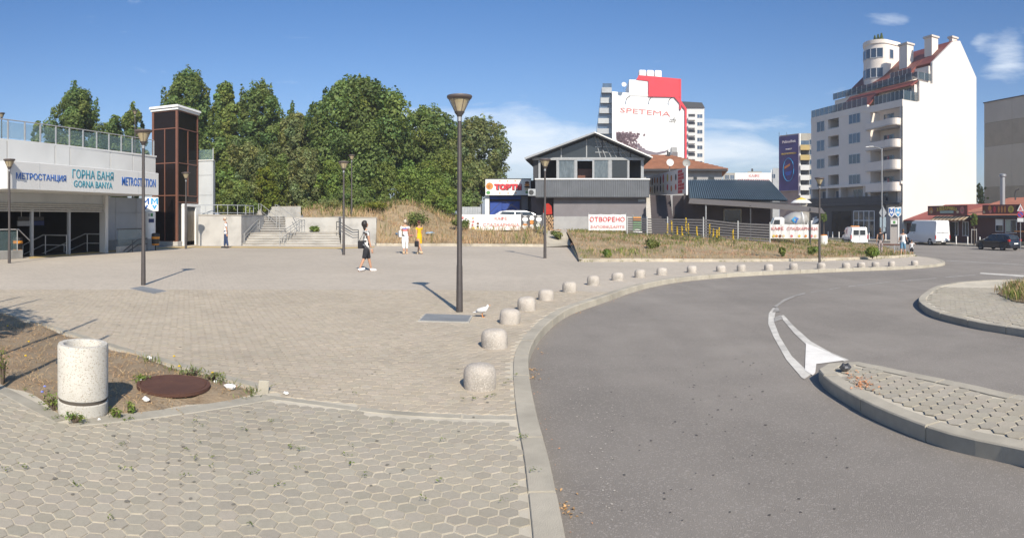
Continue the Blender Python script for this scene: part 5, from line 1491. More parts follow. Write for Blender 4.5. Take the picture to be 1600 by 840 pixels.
# roof sheets: the front slope with ribs, its right hip and a plain back
fx0, fx1, tx0, tx1 = h4(1078), h4(1231), h4(1070.5), h4(1205)
zlo, zhi = zf4(311), zf4(281.5, 50)
n = 44; b = MB(); v = []
for i in range(n + 1):
    f = i / n; pr = []
    for q, (df, dn) in enumerate(((0, 0), (.35, 0), (.45, .08), (.9, .08))):
        ff = min(1, f + df / n); xb = fx0 + (fx1 - fx0) * ff; xt = tx0 + (tx1 - tx0) * ff
        v += [(xb, 0 - dn * .6, zlo - (.14 * ff) + dn), (xt, 3.0 - dn * .6, zhi + dn - .18 * ff * 0)]
b.add(v, [(2 * i, 2 * i + 2, 2 * i + 3, 2 * i + 1) for i in range(len(v) // 2 - 1)])
b.build('ribbed_roof', M_RIBD, cs)
MB().add([(fx0, .05, zlo - .03), (fx1, .05, zlo - .17), (tx1, 3.05, zhi - .03), (tx0, 3.05, zhi - .03), (tx0, 8, zhi - .03), (tx1, 8, zhi - .03)], [(3, 2, 1, 0), (4, 5, 2, 3)]).build('roof', M_DKFR, cs)
MB().box(fx0, fx1, .02, .14, zlo - .34, zlo - .2).build('gutter', M_DKFR, cs)
MB().add([(fx0, .0, zlo - .02), (tx0, 3, zhi - .02), (tx0, 3, zhi - .9), (fx0, 0, zlo - .35), (tx0 - .05, 3, zhi - .02), (fx0 - .05, 0, zlo - .02), (tx0 - .05, 3, zhi - .9), (fx0 - .05, 0, zlo - .35)], [(0, 1, 2, 3), (5, 7, 6, 4), (0, 5, 4, 1)]).build('gable_board', M_DKFR, cs)
# canopy of grey sheet, drooping to the right
cp = [(1078, 308, 47.2), (1120, 310.5, 46.3), (1160, 313, 46), (1205, 316, 46), (1245, 319.5, 46.5), (1284, 323.5, 47.5)]
v = []
for px, y, d in cp:
    x = h4(px, D4); v += [(x, -1.6, zf4(y + 9.5) - .0), (x, .1, zf4(y) - .05), (x, .1, zf4(y) - .09), (x, -1.6, zf4(y + 9.5) - .05)]
fs = []
for i in range(len(cp) - 1):
    for k in range(4): fs.append((4 * i + k, 4 * i + 4 + k, 4 * i + 4 + (k + 1) % 4, 4 * i + (k + 1) % 4))
MB().add(v, fs + [(0, 1, 2, 3)[::-1], tuple(4 * len(cp) - 4 + k for k in range(4))]).build('canopy', mat('canopy_grey', (.12, .11, .105), (.10, .092, .09), scale=3, rough=.8), cs)
for px, m_ in ((1104, M_GALV), (1171.5, M_DKFR), (1262, M_DKFR)): MB().cyl((h4(px), -1.45, -1.2), (h4(px), -1.45, zf4(319 + (px - 1104) * .04)), .06, n=8).build('canopy_post', m_, cs)
MB().box(h4(1193), h4(1202), -.30, -.26, zf4(325), zf4(321)).build('notice', M_LBLUE, cs)
MB().box(h4(1080), h4(1206), 1.35, 1.49, -.5, zf4(352)).build('wall_base', M_WALLG2, cs)
rs = thing('roof_sign', 'white roof sign with pink letters above the slate blue roof', 'sign', (*at(1177.5, 50), 0), facing(1177.5))
xs_ = lambda p: cu(p, 50, 1177.5)
MB().box(xs_(1148.5), xs_(1205.5), -.06, .06, zat(286, 50), zat(269.8, 50)).build('board', M_BANNER, rs)
for p in (1150, 1178, 1205): MB().cyl((xs_(p), .1, zat(296, 50)), (xs_(p), .1, zat(265 if p == 1205 else 270, 50)), .04, n=6).build('post', M_WHITE, rs)
lettering('КАФЕ', rs, M_PINK, xs_(1187) - xs_(1170.5), zat(272, 50) - zat(276.8, 50), (xs_(1178.5), -.07, zat(274.6, 50)), depth=.012, bold=.008)
lettering('СЛАДКАРНИЦА', rs, M_PINK, xs_(1202) - xs_(1153), zat(279.5, 50) - zat(284, 50), (xs_(1177.5), -.07, zat(281.8, 50)), depth=.012, bold=.008)
# striped fence in front of the confectionery
M_FSLAT = mat('fence_slat', (.11, .105, .11), (.09, .088, .09), rough=.6); M_FPOST = mat('fence_post', (.45, .46, .46), rough=.5)
def fence_panel_run(pts, label):
    for k, ((pa, da, ya), (pb_, db_, yb)) in enumerate(zip(pts, pts[1:])):
        A, B = Vector(at(pa, da)), Vector(at(pb_, db_)); f = Fr(A, B); zg = verge_z(*A)
        if k == 0:
            t = thing('slat_fence', label, 'fence', (A.x, A.y, 0), 0); base_o = A
        za, zb = zat(ya, da), zat(yb, db_)
        g0, g1 = verge_z(*A) - .1, verge_z(*B) - .1
        o = A - base_o
        MB().cyl((o.x, o.y, g0), (o.x, o.y, za + .1), .045, n=8).build('post', M_FPOST, t)
        ns = 7
        for i in range(ns):
            f0, f1 = i / ns + .02, (i + .72) / ns
            a2 = o + f.ux * .05; b2 = o + f.ux * (f.L - .05); nn = f.uy * .012
            q = lambda p, z: (p.x, p.y, z)
            zz = lambda ga, zt, ff: ga + .15 + (zt - ga - .15) * ff
            v = [q(a2 - nn, zz(g0, za, f0)), q(b2 - nn, zz(g1, zb, f0)), q(b2 - nn, zz(g1, zb, f1)), q(a2 - nn, zz(g0, za, f1)),
                 q(a2 + nn, zz(g0, za, f0)), q(b2 + nn, zz(g1, zb, f0)), q(b2 + nn, zz(g1, zb, f1)), q(a2 + nn, zz(g0, za, f1))]
            MB().add(v, [(0, 1, 2, 3), (7, 6, 5, 4), (3, 2, 6, 7), (0, 4, 5, 1), (0, 3, 7, 4), (1, 5, 6, 2)]).build('slat', M_FSLAT, t)
    o = B - base_o
    MB().cyl((o.x, o.y, g1), (o.x, o.y, zb + .1), .045, n=8).build('post', M_FPOST, t)
fence_panel_run([(980, 45.0, 340), (1011, 44.6, 340), (1043, 44.2, 340.5), (1099, 43.8, 341), (1153, 43.8, 347), (1203, 44.3, 349)], 'dark slatted fence on pale posts in front of the low cafe pavilion')
b = MB()
lf = thing('sheet_fence', 'pale grey corrugated fence sloping down behind the long white banner', 'fence', (*at(720, 50), 0), facing(735))
ribbed(0, cu(752, 50, 735) - cu(720, 50, 735), bank_z(*at(735, 50)) - .3, zat(323, 50), .2, .04).build('sheet', M_LGREY, lf)
MB().cyl((cu(752, 50, 720), 0, .6), (cu(752, 50, 720), 0, zat(318, 50)), .05, n=6).build('post', M_DKGREY, lf)
# ------------------------------------------------------------------ helpers for windowed walls
M_WFR = mat('window_frame_white', (.60, .61, .62), rough=.5)
_win = {}
def window(parent, x, z, w, h, y=0.0, m=None, fr=.07, bars=1, name='window'):
    """frame proud of the wall, glass set in it; meshes shared by size"""
    m = m or M_GLASS; k = (round(w, 2), round(h, 2), bars, m.name)
    if k not in _win:
        f = MB(); f.box(-w / 2, -w / 2 + fr, -.05, .0, 0, h).box(w / 2 - fr, w / 2, -.05, 0, 0, h)
        f.box(-w / 2 + fr, w / 2 - fr, -.05, 0, 0, fr).box(-w / 2 + fr, w / 2 - fr, -.05, 0, h - fr, h)
        for i in range(bars):
            xx = -w / 2 + w * (i + 1) / (bars + 1); f.box(xx - fr * .5, xx + fr * .5, -.045, 0, fr, h - fr)
        o = f.build(name, M_WFR); g = MB().box(-w / 2 + fr * .6, w / 2 - fr * .6, -.02, -.006, fr * .6, h - fr * .6).build('pane', m)
        _win[k] = (o.data, g.data); bpy.data.objects.remove(o); bpy.data.objects.remove(g)
    a, c = _win[k]
    o = link(name, a, parent, (x, y, z)); link('pane', c, o)
    return o
M_WGL = mat('reflecting_glass', (.06, .10, .16), (.03, .05, .08), scale=.8, rough=.06, spec=.9, tint_obj=.4)

# ------------------------------------------------------------------ white building with the coffee advertisement
DS = 130.0; PS = 1010
s5 = lambda p, d=DS: cu(p, d, PS)
z5 = lambda y, d=DS: zat(y, d)
M_ADW = mat('advert_white', (.78, .78, .77), (.74, .74, .73), scale=.3, rough=.7)
ad = thing('advert_building', 'white office block with a huge coffee advertisement and a red top block', 'office building', (*at(PS, DS), -2), facing(PS) + R(6))
Z0 = 2
zz5 = lambda y: z5(y) + Z0
x0_, x1_ = s5(956.5), s5(1073)
MB().prism([(x0_, 0), (x1_, 0), (x1_, zz5(169)), (s5(1053.5), zz5(150.5)), (x0_, zz5(143.5))], 0, 18).build('wall', M_ADW, ad)
MB().prism([(s5(1070.5), 0), (x1_ + .05, 0), (x1_ + .05, zz5(168.5)), (s5(1060), zz5(150)), (s5(1053), zz5(150)), (s5(1070.5), zz5(170))], -.35, 19).build('red_band', M_REDW, ad)
MB().prism([(s5(1013), zz5(151)), (s5(1063.5), zz5(151)), (s5(1063.5), zz5(122)), (s5(998), zz5(118)), (s5(994), zz5(125)), (s5(1013), zz5(127))], -.3, 12).build('red_block', M_REDW, ad)
MB().prism([(s5(1062), zz5(170)), (s5(1064.5), zz5(170)), (s5(1064.5), zz5(122)), (s5(1062), zz5(122))], -.36, 12.2).build('red_edge', M_REDW, ad)
MB().box(s5(983), s5(1012.5), -.15, 11, zz5(150), zz5(125)).build('lift_house', M_ADW, ad)
MB().box(s5(1012), s5(1018.5), -.2, .05, zz5(148), zz5(127.5)).build('window', M_WGL, ad)
for p in (1000, 1012.5, 1025): MB().box(s5(p), s5(p + 11), 2, 4.4, zz5(120), zz5(105.5)).build('roof_vent', M_ADW, ad, bevel=.15)
# shaded side with balconies
for i in range(7):
    z = zz5(236) + i * 2.15
    MB().box(x0_ - 3.6 + i * .25, x0_ - .003, 1.5, 14, z - .55, z + .55).build('balcony', M_GREYP if i % 2 else M_LGREY, ad)
    MB().box(x0_ - 3.4 + i * .25, x0_ - .004, 2.2, 13, z + .56, z + 1.55).build('window', M_WGL, ad)
MB().box(x0_ - 1.4, x0_ - .01, 6, 16, zz5(165), zz5(152)).build('stair_head', M_DKGREY, ad)
dish(975, 132, 128, .5, M_WHITE, 'small white dish on the roof of the coffee advertisement building')
# advertisement
q = lambda px, py_: (s5(px), zz5(py_))
gg = random.Random(2)
tl = lettering('SPETEMA', ad, M_PINK, s5(1048) - s5(969), zz5(172) - zz5(179.5), (s5(1008.5), -.06, zz5(175)), depth=.04)
tl.rotation_euler = (R(90), R(4), 0)
tl = lettering('caffe', ad, PR['grey'], s5(1056) - s5(1046), zz5(182) - zz5(190), (s5(1051.5), -.06, zz5(186.5)), depth=.04, italic=.4); tl.rotation_euler = (R(90), R(4), 0)
b = MB()
cup = [q(993, 219), q(996, 214), q(1003, 211.5), q(1015, 210), q(1030, 209.5), q(1046, 210.5), q(1056, 213.5), q(1058, 217), q(1052, 225), q(1040, 232), q(1025, 236.5), q(1010, 233), q(999, 227)]
M_BEAN = mat('print_bean', (.14, .085, .10), (.33, .24, .27), scale=3)
for i in range(420):
    px = 964 + gg.random() ** 1.3 * 44; lo = 206.5 + max(0, (px - 985)) * .12 + gg.random() * 2; hi = 219 + (px - 964) * .52
    py_ = lo + gg.random() * max(1, hi - lo)
    x, z = q(px, py_)
    if inside((x, z), cup) or py_ > 246: continue
    a = gg.uniform(0, 3.14); w, h = .27, .17
    b.prism([(x + w * math.cos(t) * math.cos(a) - h * math.sin(t) * math.sin(a), z + w * math.cos(t) * math.sin(a) + h * math.sin(t) * math.cos(a)) for t in np.arange(6) * math.pi / 3], -.05, -.01)
b.build('coffee_bean_print', M_BEAN, ad, kind='stuff')
MB().prism([q(993, 221), q(999, 228.5), q(1010, 234.5), q(1025, 238), q(1040, 235), q(1046, 232), q(1040, 238), q(1025, 242), q(1008, 240), q(996, 230)], -.055, -.015).build('cup_shadow_print', mat('print_violet_grey', (.20, .17, .20)), ad)
for p0, p1 in ((962.5, 963), (1062, 1062.4)): MB().box(s5(p0), s5(p1), -.03, -.004, zz5(240), zz5(162)).build('advert_edge', M_LGREY, ad)
for px in (979, 1015, 1046): 
    MB().tube([(s5(px), 0, zz5(155)), (s5(px) + .2, -1.2, zz5(154)), (s5(px) + .5, -1.4, zz5(153.4))], .09, n=5).build('lamp_arm', M_DKGREY, ad)
MB().box(s5(1049), s5(1058), -.4, -.06, zz5(240), zz5(229.5)).build('plant_box', M_WALLB, ad)

# ------------------------------------------------------------------ slim white flats behind it
DT = 170.0
tw = thing('white_tower_block', 'slim white block of flats with dark balconies behind the red edged building', 'block of flats', (*at(1084, DT), -3), facing(1084))
t5 = lambda p: cu(p, DT, 1084); tz5 = lambda y: zat(y, DT) + 3
M_FLAT = mat('flats_white', (.66, .66, .64), (.60, .60, .58), scale=.3, rough=.85)
MB().box(t5(1062), t5(1100.5), 0, 14, 0, tz5(168)).build('wall', M_FLAT, tw)
MB().prism([(t5(1060), tz5(168)), (t5(1101), tz5(168)), (t5(1097), tz5(160.5)), (t5(1062), tz5(158.5))], -.4, 14.4).build('roof', M_DKGREY, tw)
for i in range(7):
    y = 178 + i * 12.2
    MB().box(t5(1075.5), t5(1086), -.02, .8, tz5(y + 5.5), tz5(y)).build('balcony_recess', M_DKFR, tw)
    MB().box(t5(1075.3), t5(1086.2), -.9, -.02, tz5(y + 10), tz5(y + 5.3)).build('balcony', M_FLAT, tw)
    window(tw, t5(1093.5), tz5(y + 6.5), 1.5, 1.1, -.004, M_WGL)

# ------------------------------------------------------------------ flats with the blue advertisement
DB = 140.0
bf = thing('billboard_flats', 'block of flats with a tall dark blue advertisement on its end wall', 'block of flats', (*at(1250, DB), -3), facing(1250))
b5 = lambda p: cu(p, DB, 1250); bz5 = lambda y: zat(y, DB) + 3
M_OLDW = mat('old_flats_wall', (.40, .38, .33), (.34, .32, .28), scale=.3, rough=.9, stain=.15)
MB().prism([(b5(1217.5), 4), (b5(1249.5), 0), (b5(1290), 0), (b5(1290), 12), (b5(1217.5), 14)], 0, bz5(208), 'z').build('wall', M_OLDW, bf)
bb = Fr((b5(1217.5), 4), (b5(1249), 0))
def bbm(): return MB(M=Matrix.Translation((b5(1217.5), 4, 0)) @ Matrix.Rotation(bb.rz, 4, 'Z'))
M_NAVY = mat('advert_navy', (.035, .045, .17), (.05, .06, .22), scale=.4, rough=.5)
bbm().box(0, bb.L, -.3, -.05, bz5(297), bz5(210)).build('advert', M_NAVY, bf)
bbm().box(-.2, bb.L + .1, -.5, -.02, bz5(297.6), bz5(297.05)).build('advert_ledge', M_LGREY, bf)
bbm().box(bb.L - .02, bb.L + .4, -.35, -.04, bz5(305), bz5(208.5)).build('advert_edge', M_WHITE, bf)
def on_bb(u, y, z): 
    p = bb.O + bb.ux * u + bb.uy * y; return (p.x, p.y, z)
for txt, py_, w, h, m_ in (('PalmsBet', 219.5, .68, 4.2, M_WHITE), ('НОМЕР', 231.5, .32, 2.4, M_WHITE), ('ИЗБОР И ПЕЧАЛБИ', 238.5, .74, 2.6, PR['yellow'])):
    o = lettering(txt, bf, m_, bb.L * w, h * DB / F, on_bb(bb.L * .52, -.34, bz5(py_)), depth=.05, bold=.03); o.rotation_euler = (R(90), 0, bb.rz)
ring = bbm(); n = 28; cz_ = bz5(264)
P_ = [(bb.L * .5 + bb.L * .27 * math.cos(2 * math.pi * k / n), -.36, cz_ + 2.6 * math.sin(2 * math.pi * k / n) * 1.0) for k in range(n + 1)]
ring.tube(P_, .06, n=5).build('ring_print', M_LBLUE, bf)
bbm().prism([(bb.L * .3, cz_ - .6), (bb.L * .7, cz_ - .2), (bb.L * .6, cz_ - 1.2), (bb.L * .4, cz_ - 1.4)], -.35, -.31).build('figure_print', mat('print_blue', (.03, .10, .45)), bf)
bbm().prism([(bb.L * .28, cz_ + .7), (bb.L * .58, cz_ + 1.4), (bb.L * .58, cz_ + .9), (bb.L * .30, cz_ + .2)], -.36, -.32).build('figure_print', PR['orange'], bf)
M_YBAL = mat('ochre_balcony', (.50, .38, .16), (.44, .33, .14), scale=.6, rough=.9)
for i, c in enumerate((M_YBAL, M_YBAL, M_FLAT, M_FLAT, M_FLAT, M_FLAT)):
    y = 219.5 + i * 15.6
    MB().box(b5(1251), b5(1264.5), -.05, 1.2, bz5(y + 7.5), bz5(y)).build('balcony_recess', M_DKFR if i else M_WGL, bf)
    MB().box(b5(1250.6), b5(1265), -1.1, -.05, bz5(y + 15.3), bz5(y + 7.4)).build('balcony', c, bf)
    window(bf, b5(1268.5), bz5(y + 7), 1.2, 1.3, -.06, M_WGL)
for px in (1217, 1229, 1256, 1262): MB().tube([(b5(px), 2, bz5(212)), (b5(px), 2, bz5(204.5 if px < 1240 else 205.5))], .06, n=4).build('aerial', M_DKGREY, bf)
lo = thing('far_flats', 'pale low block of flats in the gap between the roof sign and the blue advertisement', 'block of flats', (*at(1195, 190), -3), facing(1195))
l5 = lambda p: cu(p, 190, 1195)
MB().box(l5(1130), l5(1216), 0, 12, 0, zat(270, 190) + 3).build('wall', M_OLDW, lo)
MB().box(l5(1207), l5(1217), -4, 12, 0, zat(264, 190) + 3).build('wall', M_GREYP, lo)
MB().box(l5(1168), l5(1190), 2, 6, zat(270, 190) + 3, zat(267, 190) + 3).build('roof_house', M_OLDW, lo)
MB().cyl((l5(1175), 3, zat(268, 190) + 3), (l5(1175), 3, zat(262, 190) + 3), .3, n=6).build('roof_vent', M_DKGREY, lo)
for i in range(10): window(lo, l5(1136 + i * 8), zat(280, 190) + 3, 1.3, 1.4, -.01 if i < 9 else -4.01, M_WGL)

# ------------------------------------------------------------------ big white apartment building by the street
AC = Vector(at(1410.5, 80)); AL = Vector(at(1267.5, 97))
af = Fr(AL, AC)             # local x runs from the far left end to the near corner, local -y faces the street
M_APT = mat('apartment_render', (.76, .69, .62), (.72, .65, .585), scale=.35, rough=.85, stain=.05, sscale=.2)
M_APTD = mat('apartment_plinth', (.035, .035, .042), (.03, .03, .035), scale=1, rough=.5)
M_LOGG = mat('loggia_wall', (.58, .54, .50), (.53, .49, .45), scale=.6, rough=.9)
M_RROOF = mat('red_sheet_roof', (.21, .058, .046), (.165, .048, .04), scale=.8, rough=.55, stain=.15)
M_BGLASS = mat('balcony_glass', (.045, .07, .085), (.03, .05, .06), scale=.8, rough=.08, spec=.6, tint_obj=.35, alpha=.62)
zA0 = base(*AC) - .3
apt = thing('apartment_building', 'tall white apartment building with blank side wall, curved balconies, red roofs and a round tower', 'apartment building', (AL.x, AL.y, 0), af.rz)
LA = af.L; SD = 14.1
cu_ = lambda p: af.u(p)[0]
ck = lambda p: af.u(p)[1]
def az_(px, y): return zat(y, ck(px))
zcor = zat(155, 80.2)                     # parapet height at the near corner
FH = 2.83
lev = [zcor - .55 - FH * i for i in range(6)]           # floor lines going down
zbase_top = az_(1400, 316.5)
# front: wall slabs with openings are built as piers and bands so that loggias are real holes
xa0, xa1 = 0.0, cu_(1355.5)
cols = {'w1': (cu_(1276.5), cu_(1288.5)), 'log': (cu_(1293.5), cu_(1310.5)), 'w2': (cu_(1326.5), cu_(1344.5))}
def wall(x0, x1, z0, z1, y0=0.0, y1=.5, m=M_APT, name='wall'): return MB().box(x0, x1, y0, y1, z0, z1).build(name, m, apt)
ztop = zcor - .62
zc2 = zbase_top + 2.75
lx0, lx1 = cols['log']
wall(xa0, lx0, zc2, ztop); wall(lx1, xa1, zc2, ztop)
floors = [az_(1300, y) for y in (181.5, 213.5, 244, 274.5)]       # heads of the loggias, from the top
heads = [az_(1301, y) for y in (181.5, 212, 242.5, 273)]; feet = [az_(1301, y) for y in (201, 230.5, 260.5, 290)]
prev = ztop
for h_, f_ in zip(heads, feet):
    wall(lx0 + .003, lx1 - .003, h_, prev, .002, .5); prev = f_
wall(lx0 + .003, lx1 - .003, zc2, prev, .002, .5)
for h_, f_ in zip(heads, feet):
    MB().box(lx0 - .2, lx1 + .2, 1.7, 1.8, f_ - 1, h_ + .2).build('loggia_back', M_LOGG, apt)
    MB().box(lx0 + .002, lx1 - .002, .03, .07, f_, f_ + .12).build('loggia_rail', M_STEEL, apt)
    window(apt, (lx0 + lx1) / 2 - .3, f_ - .35, 1.9, 1.9, 1.69, M_WGL)
MB().box(lx0 - .22, lx0 - .005, .5, 1.8, zc2, ztop).build('loggia_side', M_LOGG, apt)
MB().box(lx1 + .005, lx1 + .22, .5, 1.8, zc2, ztop).build('loggia_side', M_LOGG, apt)
for k in range(5):
    zz_ = [heads[0] + .9] + [f - .1 for f in feet]
    MB().box(lx0, lx1, .5, 1.7, zz_[k] - .1, zz_[k] + .0).build('loggia_slab', M_LOGG, apt)
for ya, yb in ((188, 206), (219, 236.5), (248, 263.5), (277, 293)):
    xm, w_ = sum(cols['w1']) / 2, cols['w1'][1] - cols['w1'][0]
    window(apt, xm, az_(1282, yb), w_, az_(1282, ya) - az_(1282, yb), -.01, M_WGL)
for ya, yb in ((176, 193), (208, 224), (240.5, 256), (272.5, 288)):
    xm, w_ = sum(cols['w2']) / 2, cols['w2'][1] - cols['w2'][0]
    window(apt, xm, az_(1335, yb), w_, az_(1335, ya) - az_(1335, yb), -.01, M_WGL, bars=2)
# near bay: recessed wall with rounded balconies
xb0, xb1 = cu_(1355.5), LA
MB().box(xb0, xb1, 1.7, 2.2, zbase_top, zcor).build('bay_wall', M_APT, apt)
MB().box(xb0, cu_(1360), 0, 1.7, zbase_top, zcor - .9).build('bay_pier', M_APT, apt)
MB().box(xb1 - .55, xb1, .0, 1.7, zbase_top, zcor).build('corner_pier', M_APT, apt)
MB().box(cu_(1405), xb1 - .55, .6, 1.7, zbase_top, zcor - .003).build('corner_pier', M_APT, apt)
bx0, bx1 = xb0 - .05, cu_(1408)
bal_y = [(1380, 189.5, 198), (1380, 221, 231.5), (1380, 252, 265), (1380, 286, 298)]
for i, (px, ya, yb) in enumerate(bal_y):
    zt_, zb_ = az_(1380, ya), az_(1380, yb) - .15
    r_ = 1.25; P_ = [(bx0, .1), (bx0, -.35)]
    P_ += [(bx1 - r_ + r_ * math.sin(a), -1.0 + r_ * .5 - r_ * .5 * math.cos(a) - .15) for a in np.linspace(-.9, math.pi / 2, 9)] + [(bx1, .1)]
    outer = P_
    MB().prism(outer, zb_, zb_ + .16, 'z').build('balcony_slab', M_LOGG, apt)
    bw = MB(); n = len(outer); v = []
    c_ = Vector(((bx0 + bx1) / 2, .1))
    for p in outer:
        pi = Vector(p) + (c_ - Vector(p)).normalized() * .14
        v += [(p[0], p[1], zb_ + .16), (p[0], p[1], zt_), (pi.x, pi.y, zt_), (pi.x, pi.y, zb_ + .16)]
    fs = []
    for k in range(n - 1):
        for j in range(4): fs.append((4 * k + j, 4 * k + 4 + j, 4 * k + 4 + (j + 1) % 4, 4 * k + (j + 1) % 4))
    bw.add(v, fs); bw.build('balcony_parapet', M_APT, apt)
    pg = MB().prism([(cu_(1392), -.62), (cu_(1397), -.85), (cu_(1401.5), -.85), (cu_(1401.5), -.80), (cu_(1397), -.80), (cu_(1392), -.57)], zt_ - .55, zt_ + .55, 'z').build('balcony_glass', M_BGLASS, apt)
    window(apt, cu_(1398.5), zb_ + .25, cu_(1404) - cu_(1393), 2.0, 1.69, M_WGL)
    window(apt, cu_(1374), zb_ + .7, 2.2, 1.5, 1.69, M_WGL, bars=2)
    MB().box(xb0, xb1, .55, 1.72, zb_ - .02, zb_ + .14).build('ceiling_slab', M_LOGG, apt)
# first floor gallery over the dark shop base
MB().box(0, LA, 1.2, 1.7, zbase_top, zc2 + .3).build('gallery_wall', M_LOGG, apt)
MB().box(-.3, LA - .003, -.25, 1.2, zc2 - .35, zc2 - .002).build('gallery_lintel', M_APT, apt)
for px in (1268, 1292, 1312, 1350, 1404): MB().box(cu_(px) - .2, cu_(px) + .25, -.02, 1.2, zbase_top, zc2 - .352).build('gallery_pier', M_LOGG, apt)
for px, w in ((1281, 3), (1301, 2.2), (1330, 3), (1372, 2.4), (1396, 2.2)): window(apt, cu_(px), zbase_top + .3, w * .7, 1.8, 1.19, M_WGL)
MB().box(-.3, cu_(1388), -.5, -.42, zbase_top + .02, zbase_top + .95).build('gallery_rail', M_DKFR, apt)
MB().box(-.4, LA - .004, -.55, 1.2, zbase_top - .25, zbase_top).build('base_cornice', M_APTD, apt)
MB().box(-.3, cu_(1385), -.1, 12, zA0 - .5, zbase_top - .252).build('shop_base', M_APTD, apt)
MB().box(cu_(1385) + .003, LA - .002, -.05, 12, zA0 - .5, zbase_top - .252).build('shop_base', M_WALLB, apt)
for px in (1308, 1323): MB().box(cu_(px) - 1.2, cu_(px) + 1.2, -.14, -.105, zA0 + .4, zbase_top - 1.0).build('shop_window', M_TGLASS, apt)
x_ = cu_(1352); 
dd = MB().box(x_ - 2.4, x_ + 2.2, -.16, -.105, zA0 + .3, zbase_top - 1.0).build('shop_door', M_GLASS, apt)
f_ = MB()
for k in range(5): xx = x_ - 2.4 + 4.6 * k / 4; f_.box(xx - .08, xx + .08, -.2, -.161, zA0 + .3, zbase_top - 1.0)
for zz_ in (zA0 + .35, zA0 + 2.7, zbase_top - 1.1): f_.box(x_ - 2.4, x_ + 2.2, -.21, -.201, zz_, zz_ + .12)
f_.build('frame', M_WFR, dd)
# parapet, terrace railings, set back storeys with red roofs
co = lambda p, o: af.u(p, o)[0]
wall(xa0, xa1, ztop, ztop + .9, -.05, .3, name='parapet')
MB().box(xa0 + .2, xa1 - .2, .35, 12, ztop, ztop + .25).build('terrace', M_LOGG, apt)
wall(xb0, xb1, zcor - .9, zcor, -.05, .5, name='parapet')
def glass_rail(x0, x1, y0, y1, z, h, n, name='terrace_glass'):
    for i in range(n):
        f0, f1 = i / n, (i + 1) / n
        a = Vector((x0 + (x1 - x0) * f0, y0 + (y1 - y0) * f0)); c = Vector((x0 + (x1 - x0) * f1, y0 + (y1 - y0) * f1)); d = (c - a).normalized() * .05
        nn = Vector((-d.y, d.x)).normalized() * .02
        a2, c2 = a + d, c - d
        MB().prism([tuple(a2 - nn), tuple(c2 - nn), tuple(c2 + nn), tuple(a2 + nn)], z, z + h, 'z').build(name, M_BGLASS, apt)
        MB().box(a.x - .03, a.x + .03, a.y - .03, a.y + .03, z, z + h + .05).build('rail_post', M_STEEL, apt)
glass_rail(.1, xa1 - .1, .0, .0, ztop + .9, 1.1, 12)
glass_rail(cu_(1366), LA + .02, .1, .1, zcor, 1.15, 7)
glass_rail(LA + .05, LA + .05, .1, 2.6, zcor, 1.15, 2)
def roof_slab(poly_yz, x0, x1, name='roof'): return MB().prism(poly_yz, x0, x1, 'x').build(name, M_RROOF, apt)
z7 = zcor + 2.75
xr = co(1302, 2.6)
MB().box(xr, LA - .36, 2.9, 13, ztop, z7 + .2).build('attic_wall', M_APT, apt)
roof_slab([(.45, ztop + 1.0), (2.95, z7 + .2), (2.95, z7 - .05), (.75, ztop + 1.0)], co(1312, 1), xa1 - .4)
MB().prism([(co(1300, .6), .45), (co(1314, .6), .45), (co(1316, 2.9), 2.9), (xr, 2.9)], ztop + .2, ztop + .3, 'z').build('terrace', M_LOGG, apt)
MB().box(xa1 - .4, LA - .4, 2.4, 2.9, zcor, z7 - .45).build('attic_wall', M_APT, apt)
roof_slab([(1.5, z7 - .75), (2.9, z7 + .25), (2.9, z7), (1.9, z7 - .75)], xa1 - .4, LA - .2)
glass_rail(xr, LA + .02, 2.6, 2.6, z7 + .25, .95, 16)
glass_rail(LA + .05, LA + .05, 2.6, 5.0, z7 + .25, .95, 2)
MB().box(co(1345, 5), LA - .4, 5.0, 13, z7 + .2, z7 + 2.4).build('attic_wall', M_APT, apt)
for px in (1374, 1382, 1390, 1398): window(apt, cu_(px), zcor + .3, 1.4, 1.7, 2.39, M_WGL)
# blank side wall with stepped gable (local +x end)
def side_t(px, y):
    """a point of the side wall: distance along it from the corner and height"""
    r = Vector((math.sin(bearing(px)), math.cos(bearing(px)))); Q = AC; u = af.uy
    det = r.x * -u.y + r.y * u.x; k = (Q.x * -u.y + Q.y * u.x) / det
    t = (k * r - Q).dot(u); return t, zat(y, k)
SP = [side_t(*p) for p in ((1410.5, 155), (1436.5, 158.5), (1436.5, 126), (1457, 131), (1457, 97), (1489, 64.5), (1500, 63.5), (1525.5, 121))]
tw_ = SP[-1][0]
poly = [(0.0, zA0 - .5)] + [(max(0, t), z) for t, z in SP] + [(tw_, zA0 - .5)]
poly[1] = (0.0, zcor)
M_APTW = mat('side_wall_white', (.62, .61, .58), (.585, .575, .55), scale=.25, rough=.85)
MB().prism(poly, LA - .35, LA + .003, 'x').build('side_wall', M_APTW, apt)
MB().prism([(tw_ - .4, zA0 - .5), (tw_ - .4, SP[-1][1] - .3), (tw_, SP[-1][1] - .3), (tw_, zA0 - .5)], 2, LA - .352, 'x').build('rear_wall', M_APT, apt)
MB().box(2, LA - .36, tw_ - 9, tw_ - .42, zcor, SP[-1][1] - .5).build('core', M_APT, apt)
sl_ = (SP[5][1] - SP[4][1]) / (SP[5][0] - SP[4][0])
rf = lambda t: SP[4][1] + sl_ * (t - SP[4][0])
xt = co(1338, 5)
roof_slab([(3.3, rf(3.3)), (SP[5][0], SP[5][1] + .1), (SP[6][0], SP[6][1] + .1), (SP[6][0], SP[6][1] - .4), (3.9, rf(3.3) - .1)], xt, LA - 3.2)
